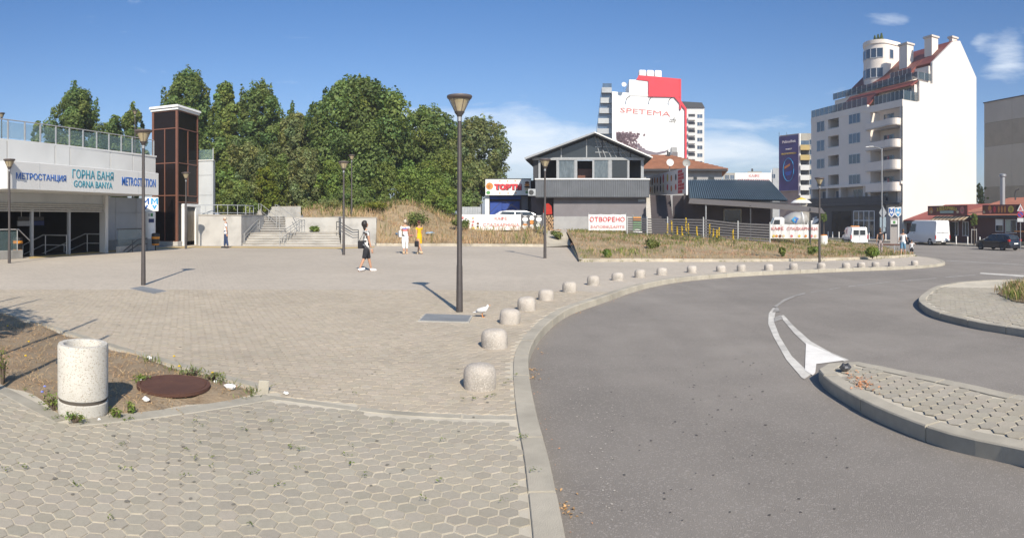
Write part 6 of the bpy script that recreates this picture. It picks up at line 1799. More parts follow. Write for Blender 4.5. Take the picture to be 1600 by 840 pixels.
roof_slab([(SP[4][0], rf(SP[4][0])), (SP[5][0], SP[5][1] + .1), (SP[6][0], SP[6][1] + .1), (SP[6][0], SP[6][1] - .5), (SP[4][0] + .5, rf(SP[4][0]) - .3)], LA - 3.19, LA - .36)
roof_slab([(SP[6][0], SP[6][1] + .05), (SP[7][0], SP[7][1] + .1), (SP[7][0] - .4, SP[7][1] - .3), (SP[6][0], SP[6][1] - .5)], xt, LA - .36)
roof_slab([(2.95, z7 + .5), (3.9, rf(3.9) + .1), (4.2, rf(3.9)), (3.4, z7 + .5)], co(1322, 3), xt - .01)
MB().prism([(xt + .05, 5), (xt + .35, 5), (xt + .35, 12), (xt + .05, 12)], z7, rf(5) - .3, 'z').build('attic_wall', M_APT, apt)
zc3 = rf(4.4) - .9
MB().box(co(1391, 3.6), co(1424, 3.6), 3.6, 6.0, zc3 - .5, zc3).build('dormer_floor', M_APT, apt)
glass_rail(co(1391, 3.6), co(1424, 3.6), 3.6, 3.6, zc3, 1.1, 5)
# chimneys
def chim(px, y0_, y1_, t, w, dp=.6):
    x_l, k = af.u(px, t); z = zat(y0_, k); zb_ = zat(y1_, k)
    c = MB().box(x_l - w / 2, x_l + w / 2, t - dp, t + dp, zb_ - 2.5, z).build('chimney', M_APT, apt)
    MB().box(x_l - w / 2 - .15, x_l + w / 2 + .15, t - dp - .15, t + dp + .15, z, z + .25).build('chimney_cap', M_LOGG, c)
chim(1455, 60, 80, 7.6, 1.5)
chim(1416, 71.5, 92, 6.2, 1.7)
chim(1489, 60.5, 66, 10.6, .7, .5)
# round tower
tcy = 6.7; tcx, kt = af.u(1378, tcy); trr = 2.75
txc = tcx + .88 * trr
trz0, trz1 = zat(140, kt), zat(75, kt)
def tplan(r): return [(min(tcx + r * math.cos(2 * math.pi * k / 44), txc + r - trr), tcy + r * math.sin(2 * math.pi * k / 44)) for k in range(44)]
def dedup(P): return [p for k, p in enumerate(P) if (Vector(p) - Vector(P[k - 1])).length > .01]
tow = MB().prism(dedup(tplan(trr)), trz0 - 4.5, trz1, 'z').build('round_tower', M_APT, apt, smooth=30)
MB().prism(dedup(tplan(trr + .12)), trz1, trz1 + .55, 'z').build('tower_cornice', M_APT, apt, smooth=30)
window(apt, txc + .01, zat(97, kt), .8, 1.4, tcy - .2, M_WGL, bars=0).rotation_euler = (0, 0, R(90))
for zc_ in (zat(127, kt), zat(97, kt)):
    for a in (-126, -106, -86, -66, -46):
        o = window(tow, tcx + (trr + .01) * math.cos(R(a)), zc_, 1.0, 1.45, tcy + (trr + .01) * math.sin(R(a)), M_WGL, bars=0); o.rotation_euler = (0, 0, R(a + 90))
gg = random.Random(8)
for i, px in enumerate((1356, 1368, 1375)):
    tt = thing('potted_conifer', ['left', 'middle', 'right'][i] + ' of the small dark conifers in pots on the round tower', 'potted tree', (*af.w(tcx - 1.7 + i * .8, tcy), trz1 + .55), 0, 'potted conifers on the round tower')
    MB().lathe([(.18, 0), (.24, .3), (0, .3)], 8).build('pot', M_DKGREY, tt)
    n = 160; g_ = np.random.default_rng(i); f = g_.uniform(0, 1, n); a = g_.uniform(0, 6.28, n); rr = (1 - f) * .42 + .05
    P = np.stack([np.cos(a) * rr, np.sin(a) * rr, .3 + f * 1.4], 1); V, _ = leaf_cloud(P, np.stack([np.cos(a), np.sin(a), .3 + 0 * a], 1), .12, None, g_)
    leaf_mesh('foliage', V, g_.uniform(.5, .9, (n, 1)).repeat(3, 1), LEAF['dark'], tt)
# ------------------------------------------------------------------ beige block at the right edge
M_BEIGE = mat('beige_panel_wall', (.56, .52, .43), (.51, .475, .39), scale=.25, rough=.9, stain=.12, sscale=.1)
M_BEIGE2 = mat('tan_panel_wall', (.45, .40, .305), (.41, .365, .28), scale=.25, rough=.9, stain=.1)
bg = thing('beige_block', 'tall beige windowless block wall with a darker band behind the red roofed shops', 'building', (75, 79.7, -2), 0)
Zb = lambda y: zat(y, 108) + 2
for ya, yb, m_, k in ((159, 191, M_BEIGE, 0), (191.3, 228, M_BEIGE2, 1), (228.3, 292, M_BEIGE, 0), (292.3, 350, M_BEIGE2, 2)):
    for j in range(6):
        MB().box(0 + .02 * (k == 1), 14, -6.8 * (j + 1) + .015, -6.8 * j - .015, Zb(yb), Zb(ya)).build('wall_panel', m_, bg)
MB().box(-.15, 14, -41, .15, Zb(159), Zb(157.6)).build('coping', M_DKGREY, bg)

# ------------------------------------------------------------------ red roofed shops along the pavement
SF = Fr((47.4, 64.6), (47.9, 36))
M_MAROON = mat('maroon_front', (.085, .028, .025), (.07, .024, .022), scale=1.2, rough=.6)
M_RTILE = mat('red_shop_roof', (.40, .155, .10), (.33, .125, .08), scale=1.6, rough=.8, stain=.15)
M_RTILE2 = mat('dark_red_shop_roof', (.30, .075, .06), (.25, .06, .05), scale=1.6, rough=.75, stain=.15)
sz0 = base(47, 50)
su = lambda p, o=0.0: SF.u(p, o)[0]
sz = lambda p, y, o=0.0: zat(y, SF.u(p, o)[1])
sh = thing('bakery_shop', 'low maroon shop with a dark red roof, yellow lettered sign and striped awning', 'shop', (*SF.O, 0), SF.rz)
uA, uB = -.2, su(1514)
ev = sz(1450, 343)
MB().box(uA, uB, 0, 6, sz0 - .3, ev + .1).build('wall', M_MAROON, sh)
MB().prism([(-.5, ev - .05), (6.5, ev + 2.0), (6.5, ev + 1.85), (-.5, ev - .2)], uA, su(1500) , 'x').build('roof', M_RTILE2, sh)
MB().box(uA, su(1449) - .1, -.45, -.2, ev - .45, ev - .1).build('sign_board', M_DKGREY, sh)
lettering('BALLERINA', sh, M_LGREY, su(1446) - su(1434), .30, ((su(1434) + su(1446)) / 2, -.47, ev - .27), depth=.02, bold=.03)
M_SIGNR = mat('sign_dark_red', (.20, .045, .035), (.13, .035, .03), scale=1.5, rough=.5)
x0_, x1_ = su(1450, -.5), su(1512, -.5)
MB().box(x0_, x1_, -.55, -.4, sz(1480, 336.2, -.5), sz(1480, 321, -.5)).build('sign_board', M_SIGNR, sh)
xm = (x0_ + x1_) / 2; ww = x1_ - x0_
for i, ch in enumerate('ХЛЕБАРНИЦА'):
    f = (i - 4.5) / 9; lettering(ch, sh, PR['yellow'], .30, .44, (xm + f * ww * .47, -.57, sz(1480, 325.0, -.5) - f * f * .55), depth=.02, bold=.04)
MB().box(xm - ww * .17, xm + ww * .17, -.58, -.552, sz(1480, 333, -.5), sz(1480, 329, -.5)).build('sign_panel', mat('pale_green_panel', (.42, .50, .42)), sh)
zs_ = sz(1480, 328.5, -.5)
discs(sh, [(x0_ + ww * .09, zs_, .8, .8, 'orange'), (x0_ + ww * .10, zs_ - .15, .45, .4, 'cream'), (x1_ - ww * .12, zs_, .75, .85, M_PINK), (x1_ - ww * .12, zs_, .4, .45, 'cream'), (xm - ww * .3, zs_ - .2, .5, .3, 'brown'), (xm + ww * .27, zs_ - .2, .45, .3, 'cream')], y=-.56)
xa_, xb_ = su(1454, -1.2), su(1511, -.9)
na = 18
for i in range(na):
    xx0 = xa_ + (xb_ - xa_) * i / na; xx1 = xa_ + (xb_ - xa_) * (i + 1) / na - .006
    MB().add([(xx0, -1.3, sz(1480, 343.2, -1.2)), (xx1, -1.3, sz(1480, 343.2, -1.2)), (xx1, -.4, sz(1480, 337, -.5)), (xx0, -.4, sz(1480, 337, -.5)), (xx0, -1.31, sz(1480, 344.8, -1.2)), (xx1, -1.31, sz(1480, 344.8, -1.2))], [(0, 1, 2, 3), (4, 5, 1, 0)]).build('awning_stripe', PR['cream'] if i % 2 else mat('stripe_brown', (.30, .17, .08)), sh)
for a, c in ((1487, 1499), (1503, 1515)):
    window(sh, (su(a) + su(c)) / 2, sz(1495, 368), (su(c) - su(a)) * .8, sz(1495, 346) - sz(1495, 368), -.01, M_GLASS)
MB().box(su(1486), su(1492), -.08, -.01, sz0, sz(1490, 347)).build('door', M_TGLASS, sh)
sh2 = thing('grill_shop', 'low maroon shop with a lighter red roof, metal flue and a picture sign', 'shop', (*SF.O, 0), SF.rz)
uB2, uC = uB + .01, su(1600) + 12
ev2 = sz(1545, 336)
MB().box(uB2, uC, .1, 9, sz0 - .3, ev2 - .02).build('wall', M_MAROON, sh2)
MB().prism([(-.5, ev2), (9, ev2 + 2.25), (9, ev2 + 2.05), (-.5, ev2 - .16)], su(1494), uC, 'x').build('roof', M_RTILE, sh2)
MB().prism([(0, ev2 + .2), (9, ev2 + 2.2), (9, ev2 - .5), (0, ev2 - .5)], su(1494) + .02, su(1494) + .2, 'x').build('gable', M_RTILE2, sh2)
MB().box(uB2, uC, -.56, -.5, ev2 - .25, ev2 - .02).build('gutter', M_DKFR, sh2)
x0_, x1_ = su(1536.5, -.6), su(1597, -.6)
zt_, zb_ = sz(1566, 319.5, -.6), sz(1566, 334.3, -.6)
MB().box(x0_, x1_, -.75, -.6, zb_, zt_).build('sign_board', M_SIGNR, sh2)
ww = x1_ - x0_; zm = (zt_ + zb_) / 2
discs(sh2, [(x0_ + ww * f, zm + dz, w, h, c) for f, dz, w, h, c in ((.07, .1, .7, .7, 'brown'), (.05, -.25, .35, .3, 'cream'), (.20, .12, .5, .6, 'orange'), (.22, -.2, .4, .4, M_PINK), (.33, 0, .4, .7, M_RED), (.52, 0, .3, .75, 'orange'), (.60, 0, .3, .75, 'orange'), (.44, 0, .3, .75, 'orange'), (.75, 0, .85, .75, 'yellow'), (.75, 0, .5, .45, 'cream'), (.91, .15, .55, .5, 'darkb'))], y=-.76)
window(sh2, su(1561), sz(1561, 362), su(1567) - su(1555), sz(1561, 342) - sz(1561, 362), .09, M_GLASS, bars=0)
MB().box(su(1555) + .06, su(1567) - .06, .0, .03, sz(1561, 352), sz(1561, 342) - .08).build('blind', M_WHITE, sh2)
window(sh2, su(1579), sz(1579, 364), su(1588) - su(1570), sz(1579, 342.5) - sz(1579, 364), .09, M_GLASS, bars=1)
MB().box(su(1571) + .05, su(1579) - .05, .0, .03, sz(1575, 362), sz(1575, 344)).build('curtain', mat('pale_curtain', (.45, .50, .42)), sh2)
MB().box(su(1596), su(1600) + 5, -.35, .095, sz0 - .2, sz(1598, 377)).build('step_wall', mat('ochre_base', (.50, .40, .22)), sh2)
MB().box(su(1594), su(1600) + 5, -.9, .09, sz(1598, 362), sz(1598, 360)).build('counter', PR['orange'], sh2)
fl = Vector(at(1566.5, 70))
t = thing('flue_pipe', 'tall shiny metal flue rising from the red shop roof', 'flue', (fl.x, fl.y, zat(321, 70)), 0)
MB().cyl((0, 0, -.5), (0, 0, zat(276, 70) - zat(321, 70)), .30, n=14).build('pipe', M_GALV, t, smooth=40)
MB().lathe([(.3, 0), (.42, .04), (.42, .26), (.2, .36), (0, .36)], 14).build('cap', M_GALV, t, loc=(0, 0, zat(276, 70) - zat(321, 70)), smooth=40)
t = thing('vent_pipe', 'small bent vent pipe on the red shop roof at the right', 'vent', (*at(1586.5, 68), zat(309.5, 68)), 0)
MB().tube([(0, 0, -.2), (0, 0, .6), (.0, -.1, .85), (.25, -.3, 1.0)], .09, n=6).build('pipe', M_DKGREY, t)
# small trees by the shops
tree('street_tree', 'small round street tree in a wooden guard in front of the shops', 1522, 63.5, 333, 11, 'mid', zg=base(44, 46), low_y=352, n=700, size=.12, lumps=8, seed=90, group=None)
t = thing('tree_guard', 'pale wooden guard around the trunk of the small street tree', 'tree guard', (*at(1522, 63.5), base(44, 46)), facing(1522))
for x, y in ((-.25, -.25), (.25, -.25), (-.25, .25), (.25, .25)): MB().box(x - .03, x + .03, y - .03, y + .03, 0, 1.65).build('post', M_CONC, t)
MB().box(-.22, .22, -.27, -.23, 1.55, 1.62).build('crossbar', M_CONC, t)
tree('broadleaf_tree', 'small dark tree in the gap between the white side wall and the beige block', 1532, 105, 284, 22, 'dark', zg=-1.5, n=900, size=.3, lumps=9, seed=91, group=None)
tree('street_tree', 'small green tree in front of the dark base of the apartment building', 1287, 78, 331, 13, 'mid', zg=-1.0, low_y=346, n=600, size=.13, lumps=8, seed=92, group=None)

# ------------------------------------------------------------------ street lamps
M_LPOLE = mat('lamp_pole_brown', (.085, .075, .072), (.07, .062, .06), scale=6, rough=.5, metal=.3)
M_LCAP = mat('lamp_cap', (.14, .115, .11), rough=.5, metal=.2)
M_LGLASS = mat('lamp_glass', (.50, .42, .27), (.42, .35, .22), scale=5, rough=.25, alpha=.82)
def make_lamp():
    t = thing('street_lamp', 'x', 'street lamp', (0, 0, 0), 0, 'lantern lamps on the plaza')
    MB().lathe([(.075, -.05), (.066, .02), (.058, .9), (.052, .92), (.040, 3.70), (.038, 3.72)], 14).build('pole', M_LPOLE, t, smooth=40)
    MB().lathe([(.048, 3.715), (.048, 3.80), (0, 3.80)], 12).build('collar', M_GALV, t, smooth=40)
    MB().lathe([(.045, 3.80), (.055, 3.83), (.10, 3.89), (.10, 3.905), (0, 3.905)], 14).build('lamp_base', M_LPOLE, t, smooth=40)
    MB().lathe([(.085, 3.907), (.19, 4.135)], 16).build('lamp_shade', M_LGLASS, t, smooth=40)
    MB().lathe([(0, 3.907), (.03, 3.91), (.025, 4.05), (0, 4.06)], 8).build('bulb', M_WHITE, t, smooth=40)
    for k in range(6):
        a = k * math.pi / 3; MB().cyl((.09 * math.cos(a), .09 * math.sin(a), 3.905), (.205 * math.cos(a), .205 * math.sin(a), 4.14), .007, n=5).build('rib', M_LCAP, t)
    MB().lathe([(.17, 4.125), (.235, 4.16), (.25, 4.19), (.245, 4.215), (.15, 4.23), (0, 4.235)], 20).build('lamp_cap', M_LCAP, t, smooth=40)
    return t
lamp0 = make_lamp(); lamp_tree = [(c, kids(c)) for c in kids(lamp0)]
LAMPS = [((718, 487), None, 'brown lantern lamp nearest the road, standing behind the rectangular grey drain cover'),
         ((224, 445), None, 'brown lantern lamp in front of the right end of the station sign band'),
         ((14.5, 411), None, 'brown lantern lamp at the far left edge, in front of the station corner'),
         ((290.5, 388.5), None, 'brown lantern lamp right in front of the lift door portal'),
         ((537, 398), None, 'brown lantern lamp at the right foot of the broad steps'),
         ((851.5, 403.2), None, 'brown lantern lamp in front of the left wall of the cafe house'),
         ((1280.5, 410), -.435, 'brown lantern lamp on the dry verge in front of the concrete mixer truck')]
for i, (p, zz_, lab) in enumerate(LAMPS):
    if zz_ is None: x, y = gp(*p); z = base(x, y)
    else: x, y = at(p[0], 29.2); z = base(x, y)
    s = (.962, .956, .95, 1.02, 1.045, 1.042, .955)[i]
    if i == 0: lamp0.location = (x, y, z); lamp0['label'] = lab; lamp0.scale = (s,) * 3
    else: dup(lamp0, (x, y, z), 0, lab, scale=s, tree=lamp_tree)
x, y = at(549.5, 43.4); dup(lamp0, (x, y, 2.05), 0, 'brown lantern lamp standing higher on the bank behind the right retaining wall', tree=lamp_tree)
x, y = at(330, 47.5); dup(lamp0, (x, y, 1.9), 0, 'brown lantern lamp half hidden at the right edge of the grey station wing', tree=lamp_tree)
x, y = at(2.5, 43); dup(lamp0, (x, y, 4.9), 0, 'brown lantern lamp on the station roof at the far left edge', tree=lamp_tree)
x, y = at(211, 52); dup(lamp0, (x, y, 6.6), 0, 'brown lantern lamp behind the roof railing left of the lift tower', tree=lamp_tree)

# drain covers
for k, c in enumerate(COVERS):
    o = sum(c, Vector((0, 0))) / 4; t = thing('drain_cover', ('grey rectangular drain cover in the paving before the nearest lantern lamp', 'worn grey drain cover in the paving before the lamp by the station sign')[k], 'drain cover', (o.x, o.y, 0), 0, 'drain covers beside the lamps')
    q = [(p - o) for p in c]
    MB().prism([tuple(p) for p in q], -.02, .002, 'z').build('frame', M_CONC, t)
    q2 = [p * .93 for p in q]
    MB().prism([tuple(p) for p in q2], .0021, .008, 'z').build('plate', mat('grey_cover', (.235, .245, .255), (.20, .21, .22), scale=4, rough=.7, stain=.2, bump=.3, bscale=60), t)
# ------------------------------------------------------------------ low stone bollards
M_BOLL = mat('bollard_stone', (.47, .425, .375), (.40, .365, .32), scale=8, rough=.92, bump=.8, bscale=60, stain=.28, sscale=5, speck=(.52, .48, .43), speck_scale=130, speck_at=.8, tint_obj=.05)
def make_bollard():
    pr = [(.168, -.03), (.172, 0), (.176, .08), (.174, .145), (.166, .185), (.148, .215), (.115, .236), (.06, .246), (0, .248)]
    return MB().lathe(pr, 26).build('stone_bollard', M_BOLL, smooth=60)
BOL = [(750, 614), (773, 547.5), (796.5, 509), (823, 488), (853, 470.5), (890, 457.5), (927, 446.5), (965, 439), (1000, 434.5), (1034, 430.5), (1081, 426.8), (1126.5, 425.3), (1158.5, 424.3), (1201, 423), (1240, 422), (1283, 421), (1322, 419.3), (1345.5, 418.5), (1368, 417.8), (1393, 416.8), (1429, 415)]
NEAR = ['largest pale stone bollard, nearest to the camera beside the kerb', 'second stone bollard from the front, beside the bend of the kerb', 'third stone bollard from the front, below the white pigeon and right of it', 'fourth stone bollard from the front, where the kerb starts to bend',
        'fifth stone bollard from the front, at the start of the kerb bend', 'sixth stone bollard from the front, on the inside of the kerb bend', 'seventh stone bollard from the front, on the kerb bend', 'eighth stone bollard from the front, on the kerb bend below the verge corner',
        'ninth stone bollard from the front, on the far part of the kerb bend', 'tenth stone bollard from the front, just before the wider gap in the row', 'eleventh stone bollard, just after the wider gap in the row']
FAR = ['far stone bollard between road and verge, first of the evenly spaced ten', 'far stone bollard second of the evenly spaced ten along the verge', 'far stone bollard third of the ten along the verge', 'far stone bollard fourth of the ten, just left of the lamp',
       'far stone bollard directly below the lamp on the verge', 'far stone bollard next to the right of the lamp on the verge', 'far stone bollard second to the right of the lamp on the verge', 'far stone bollard third to the right of the lamp, below the bright green weed', 'next to last of the far stone bollards', 'last stone bollard at the tip of the pavement by the child']
b0 = make_bollard(); first = True
for i, p in enumerate(BOL):
    x, y = gp(p[0], p[1] - (1.5 if i < 4 else .5)); d = math.hypot(x, y); x *= (d + .16) / d; y *= (d + .16) / d
    o = b0 if first else dup(b0); first = False
    o.location = (x, y, base(x, y)); o.rotation_euler = (R(rng.uniform(-3.5, 3.5)), R(rng.uniform(-3.5, 3.5)), rng.uniform(0, 6))
    q = rng.uniform(.96, 1.05); o.scale = (q, q, rng.uniform(.93, 1.08))
    tag(o, (NEAR + FAR)[i], 'bollard', 'low stone bollards along the kerb')
# white posts on the far pavement
wp0 = None
for px, lab in ((1294, 'white pavement post furthest left by the apartment building'), (1301, 'white pavement post second from the left by the apartment building'), (1311, 'white pavement post left of the small white van'), (1358, 'white pavement post right of the small white van'), (1384, 'white pavement post left of the metro pylon on the far pavement'), (1494, 'white pavement post left of the pair before the shop windows'), (1512, 'white pavement post right of the pair before the shop windows'), (1531, 'white pavement post behind the bonnet of the dark car')):
    s = Vector((math.sin(bearing(px)), math.cos(bearing(px)))); k = 42.75 / s.x; x, y = s.x * k, s.y * k
    if wp0 is None: wp0 = o = MB().lathe([(.06, 0), (.06, .8), (.045, .84), (0, .85)], 10).build('pavement_post', M_WHITE, smooth=40)
    else: o = dup(wp0)
    o.location = (x, y, base(x, y)); tag(o, lab, 'bollard', 'white posts on the far pavement')

# ------------------------------------------------------------------ concrete litter bin in the soil bed
M_TERR = mat('washed_concrete', (.62, .595, .54), (.56, .535, .48), scale=5, rough=.85, bump=.7, bscale=110, stain=.14, sscale=2.0, speck=(.40, .35, .28), speck_scale=125, speck_at=.88)
bx, by = gp(129.5, 655); d = math.hypot(bx, by); bx *= (d + .22) / d; by *= (d + .22) / d
cb = thing('concrete_bin', 'round white washed concrete litter bin standing in the soil bed', 'litter bin', (bx, by, .0), 0)
MB().lathe([(.205, -.03), (.228, .0), (.229, .10), (.216, .108), (.216, .135), (.229, .143), (.231, .595), (.222, .615), (.178, .615), (.170, .60), (.168, .12), (0, .12)], 40).build('body', M_TERR, cb, smooth=35)
MB().lathe([(.219, .110), (.222, .122), (.219, .134)], 40).build('groove_band', mat('dark_groove', (.10, .085, .07), rough=.95), cb, smooth=60)  # dark band set into the groove near the foot
MB().lathe([(0, .50), (.10, .505), (.166, .50)], 20).build('liner', mat('bin_rubbish', (.10, .075, .05), (.22, .18, .13), scale=14, rough=.9), cb)
a_ = facing(97) - R(90) - R(50); MB().box(-.014, .014, -.006, .006, -.02, .02).build('lug', M_DKGREY, cb, loc=(.233 * math.cos(R(-145)), .233 * math.sin(R(-145)), .44))
# rusty manhole
mx, my = gp(271, 611)
mh = thing('manhole_cover', 'rusty brown round manhole cover lying in the soil bed', 'manhole cover', (mx, my, .03), 0)
M_RUST = mat('rusty_iron', (.135, .065, .045), (.10, .05, .038), scale=8, rough=.85, bump=.6, bscale=80, metal=.2, stain=.2)
MB().lathe([(.36, 0), (.375, .01), (.375, .04), (.34, .045), (.335, .036), (0, .036)], 36).build('rim', M_RUST, mh, smooth=30)
MB().lathe([(.332, .0361), (.33, .044), (0, .048)], 36).build('lid', M_RUST, mh, smooth=40)
# ------------------------------------------------------------------ signs on the street
def post_sign(name, label, px, d, z1, cat='traffic sign', r=.035):
    x, y = at(px, d); z = base(x, y); t = thing(name, label, cat, (x, y, z), facing(px))
    MB().cyl((0, 0, -.1), (0, 0, z1 - z), r, n=8).build('post', M_GALV, t, smooth=40)
    return t, z
t, z = post_sign('traffic_sign', 'grey backs of a diamond sign and plates on a post left of the metro pylon', 1379.5, 60.5, zat(321, 60.5))
P = lambda y: zat(y, 60.5) - z
MB().prism([(0, P(342)), (.37, P(332)), (0, P(321.5)), (-.37, P(332))], .04, .07).build('diamond_plate', M_LGREY, t)
MB().box(-.30, .30, .04, .07, P(355), P(338.8)).build('plate', mat('plate_blue_grey', (.34, .42, .47), rough=.5), t, bevel=.01)
MB().box(-.24, .24, .041, .069, P(362), P(355.6)).build('plate', MATS['plate_blue_grey'], t, bevel=.01)
t, z = post_sign('tall_street_lamp', 'tall grey street light with two curved arms in front of the apartment building', 1378, 61, zat(232, 61), 'street lamp', r=.055)
P = lambda y: zat(y, 61) - z
for k, (dx, dy) in enumerate(((-.8, .0), (-1.15, .35))):
    MB().tube([(0, 0, P(234)), (dx * .4, dy * .4, P(230.5)), (dx, dy, P(229.2))], .03, n=6).build('arm', M_GALV, t, smooth=50)
    MB().box(dx - .45, dx, dy - .1, dy + .1, P(229.6), P(228.2)).build('lamp_head', M_WHITE, t, bevel=.03)
t, z = post_sign('parking_sign', 'no parking sign with a white plate at the far right edge', 1594.5, 54, zat(318, 54))
P = lambda y: zat(y, 54) - z
MB().prism([(-.3, P(329.5)), (.3, P(329.5)), (0, P(318.5))], -.07, -.04).build('triangle_plate', M_WHITE, t)
MB().prism([(-.16, P(328.3)), (.16, P(328.3)), (0, P(322))], -.078, -.0705).build('triangle_mark', M_PINK, t)
n = 20; MB().prism([(.29 * math.cos(2 * math.pi * k / n), P(334.8) + .29 * math.sin(2 * math.pi * k / n)) for k in range(n)], -.07, -.04).build('round_plate', M_RED, t)
MB().prism([(.23 * math.cos(2 * math.pi * k / n), P(334.8) + .23 * math.sin(2 * math.pi * k / n)) for k in range(n)], -.076, -.0701).build('blue_field', mat('sign_violet_blue', (.10, .12, .42), rough=.5), t)
MB().prism([(-.19, P(334.8) + .13), (-.13, P(334.8) + .19), (.19, P(334.8) - .13), (.13, P(334.8) - .19)], -.082, -.0761).build('red_bar', M_RED, t)
MB().box(-.27, .27, -.07, -.04, P(346.5), P(340.5)).build('plate', M_WHITE, t)
# metro pylon on the far pavement
x, y = at(1398, 63); z = base(x, y)
mp = thing('metro_pylon', 'grey and white metro pylon with blue shield emblems on the far pavement', 'pylon', (x, y, z), facing(1398))
P = lambda yy: zat(yy, 63) - z
MB().box(-.45, .32, -.2, .2, 0, P(340.5)).build('panel', mat('pylon_beige', (.40, .37, .34), (.36, .33, .31), rough=.5), mp)
MB().box(.325, .47, -.24, .2, 0, P(340)).build('white_edge', M_WHITE, mp)  # plain white strip down the right edge of the pylon
MB().box(-.38, .26, -.215, -.201, P(354), P(350.5)).build('notice', M_DKGREY, mp)
MB().box(-.38, .26, -.21, -.201, P(349.8), P(344)).build('notice', M_WHITE, mp)
discs(mp, [(-.05, P(347), .28, .30, 'green')], y=-.216)
sh_p = lambda x0, x1: [(x0, P(324)), (x1, P(323)), (x1, P(335)), ((x0 + x1) / 2, P(339.8)), (x0, P(335.5))]
MB().prism(sh_p(-.62, .0), -.2, .15).build('shield', M_WHITE, mp); MB().prism(sh_p(.02, .66), -.2, .15).build('shield', M_WHITE, mp)
metro_emblem(mp, -.57, -.201, P(338.3), .52, P(325.5) - P(338.3), M_BLUE)
metro_emblem(mp, .08, -.201, P(338.3), .52, P(325.5) - P(338.3), M_LBLUE)
# short rail at the pavement tip
hr = thing('guard_rail', 'low brown guard rail on posts behind the pavement tip', 'guard rail', (*at(1398, 41), base(*at(1398, 41))), facing(1390))
MB().box(-.9, .75, -.03, .03, .62, .70).build('rail', M_BROWNF, hr)
for x in (-.85, .0, .7): MB().box(x - .03, x + .03, -.025, .025, 0, .62).build('post', M_LGREY, hr)
# canvas canopy in front of the apartments, white tank
t = thing('market_parasol', 'white and yellow canopy showing above the grey cafe canopy', 'parasol', (*at(1252, 76), -1), 0)
MB().lathe([(1.3, zat(317, 76) + 1), (.9, zat(314, 76) + 1.1), (0, zat(311.5, 76) + 1.1)], 14).build('canopy', M_WHITE, t, smooth=30)
MB().lathe([(.95, zat(315, 76) + 1.1), (.5, zat(312.4, 76) + 1.15), (0, zat(310.5, 76) + 1.2)], 12).build('canopy_top', PR['yellow'], t, smooth=30)
MB().cyl((0, 0, 0), (0, 0, zat(312, 76) + 1), .05, n=6).build('pole', M_GALV, t)
x, y = at(1286.5, 49); z = verge_z(x, y)
t = thing('white_tank', 'white plastic tank with an orange lid right of the lamp on the verge', 'tank', (x, y, z), 0)
MB().lathe([(.30, -.2), (.34, .1), (.34, .62), (.26, .70), (0, .70)], 16).build('body', M_WHITE, t, smooth=40)
MB().lathe([(.30, .67), (.30, .74), (0, .77)], 16).build('lid', PR['orange'], t, smooth=40)
# ------------------------------------------------------------------ vehicles
M_VWHITE = mat('van_white', (.70, .71, .72), (.66, .67, .68), scale=.8, rough=.3, coat=.5, stain=.06)
M_CARBLK = mat('car_dark_blue', (.008, .011, .020), rough=.25, coat=.8)
M_TYRE = mat('tyre_rubber', (.018, .018, .018), rough=.85)
M_RIM = mat('alloy_rim', (.40, .41, .42), rough=.35, metal=.7)
M_LIGHTR = mat('tail_light', (.42, .02, .02), rough=.2)
M_LIGHTW = mat('head_light', (.60, .60, .58), rough=.15)
M_PLAST = mat('bumper_plastic', (.04, .04, .042), rough=.6)
def loft(stations):
    """stations along x: (x, [(half width, z), ...] from the sill up to the roof edge); mirrored body"""
    b = MB(); k = len(stations[0][1]); v = []
    for x, pr in stations:
        v += [(x, -w, z) for w, z in pr] + [(x, w, z) for w, z in reversed(pr)]
    n = 2 * k; fs = []
    for i in range(len(stations) - 1):
        for j in range(n): fs.append((i * n + j, i * n + (j + 1) % n, (i + 1) * n + (j + 1) % n, (i + 1) * n + j))
    fs += [tuple(range(n))[::-1], tuple(range((len(stations) - 1) * n, len(stations) * n))]
    return b.add(v, [f[::-1] for f in fs])
def wheel(t, x, y, r, w, rim=M_RIM):
    s = 1 if y > 0 else -1
    M = Matrix.Translation((x, y, r)) @ Matrix.Rotation(R(90) * -s, 4, 'X')
    o = MB(M).lathe([(r * .62, -w / 2), (r * .92, -w / 2), (r, -w * .3), (r, w * .3), (r * .92, w / 2), (r * .62, w / 2 - .02)], 20).build('wheel', M_TYRE, t, smooth=40)
    MB(M).lathe([(r * .62, w / 2 - .022), (r * .5, w / 2 - .05), (r * .16, w / 2 - .03), (0, w / 2 - .02)], 16).build('rim', rim, o, smooth=40)
    b = MB(M)
    for k in range(5):
        a = k * 2 * math.pi / 5; b.box(0, 0.001, 0, .001, 0, .001) if False else b.prism([(r * .15 * math.cos(a - .5), r * .15 * math.sin(a - .5)), (r * .58 * math.cos(a - .13), r * .58 * math.sin(a - .13)), (r * .58 * math.cos(a + .13), r * .58 * math.sin(a + .13)), (r * .15 * math.cos(a + .5), r * .15 * math.sin(a + .5))], w / 2 - .035, w / 2 - .012, 'z')
    b.build('spokes', rim, o, kind='stuff')
def side_quad(t, name, pts, m, wf, off=.008):
    """a panel lying on both sides: pts (x, z), wf(z) gives the half width"""
    for s in (-1, 1):
        v = [(x, s * (wf(x, z) + off), z) for x, z in pts] + [(x, s * (wf(x, z) - .02), z) for x, z in pts]
        n = len(pts); fs = [tuple(range(n)), tuple(range(n, 2 * n))[::-1]] + [(i, n + i, n + (i + 1) % n, (i + 1) % n) for i in range(n)]
        b = MB().add(v, fs if s < 0 else [f[::-1] for f in fs]); b.build(name, m, t)
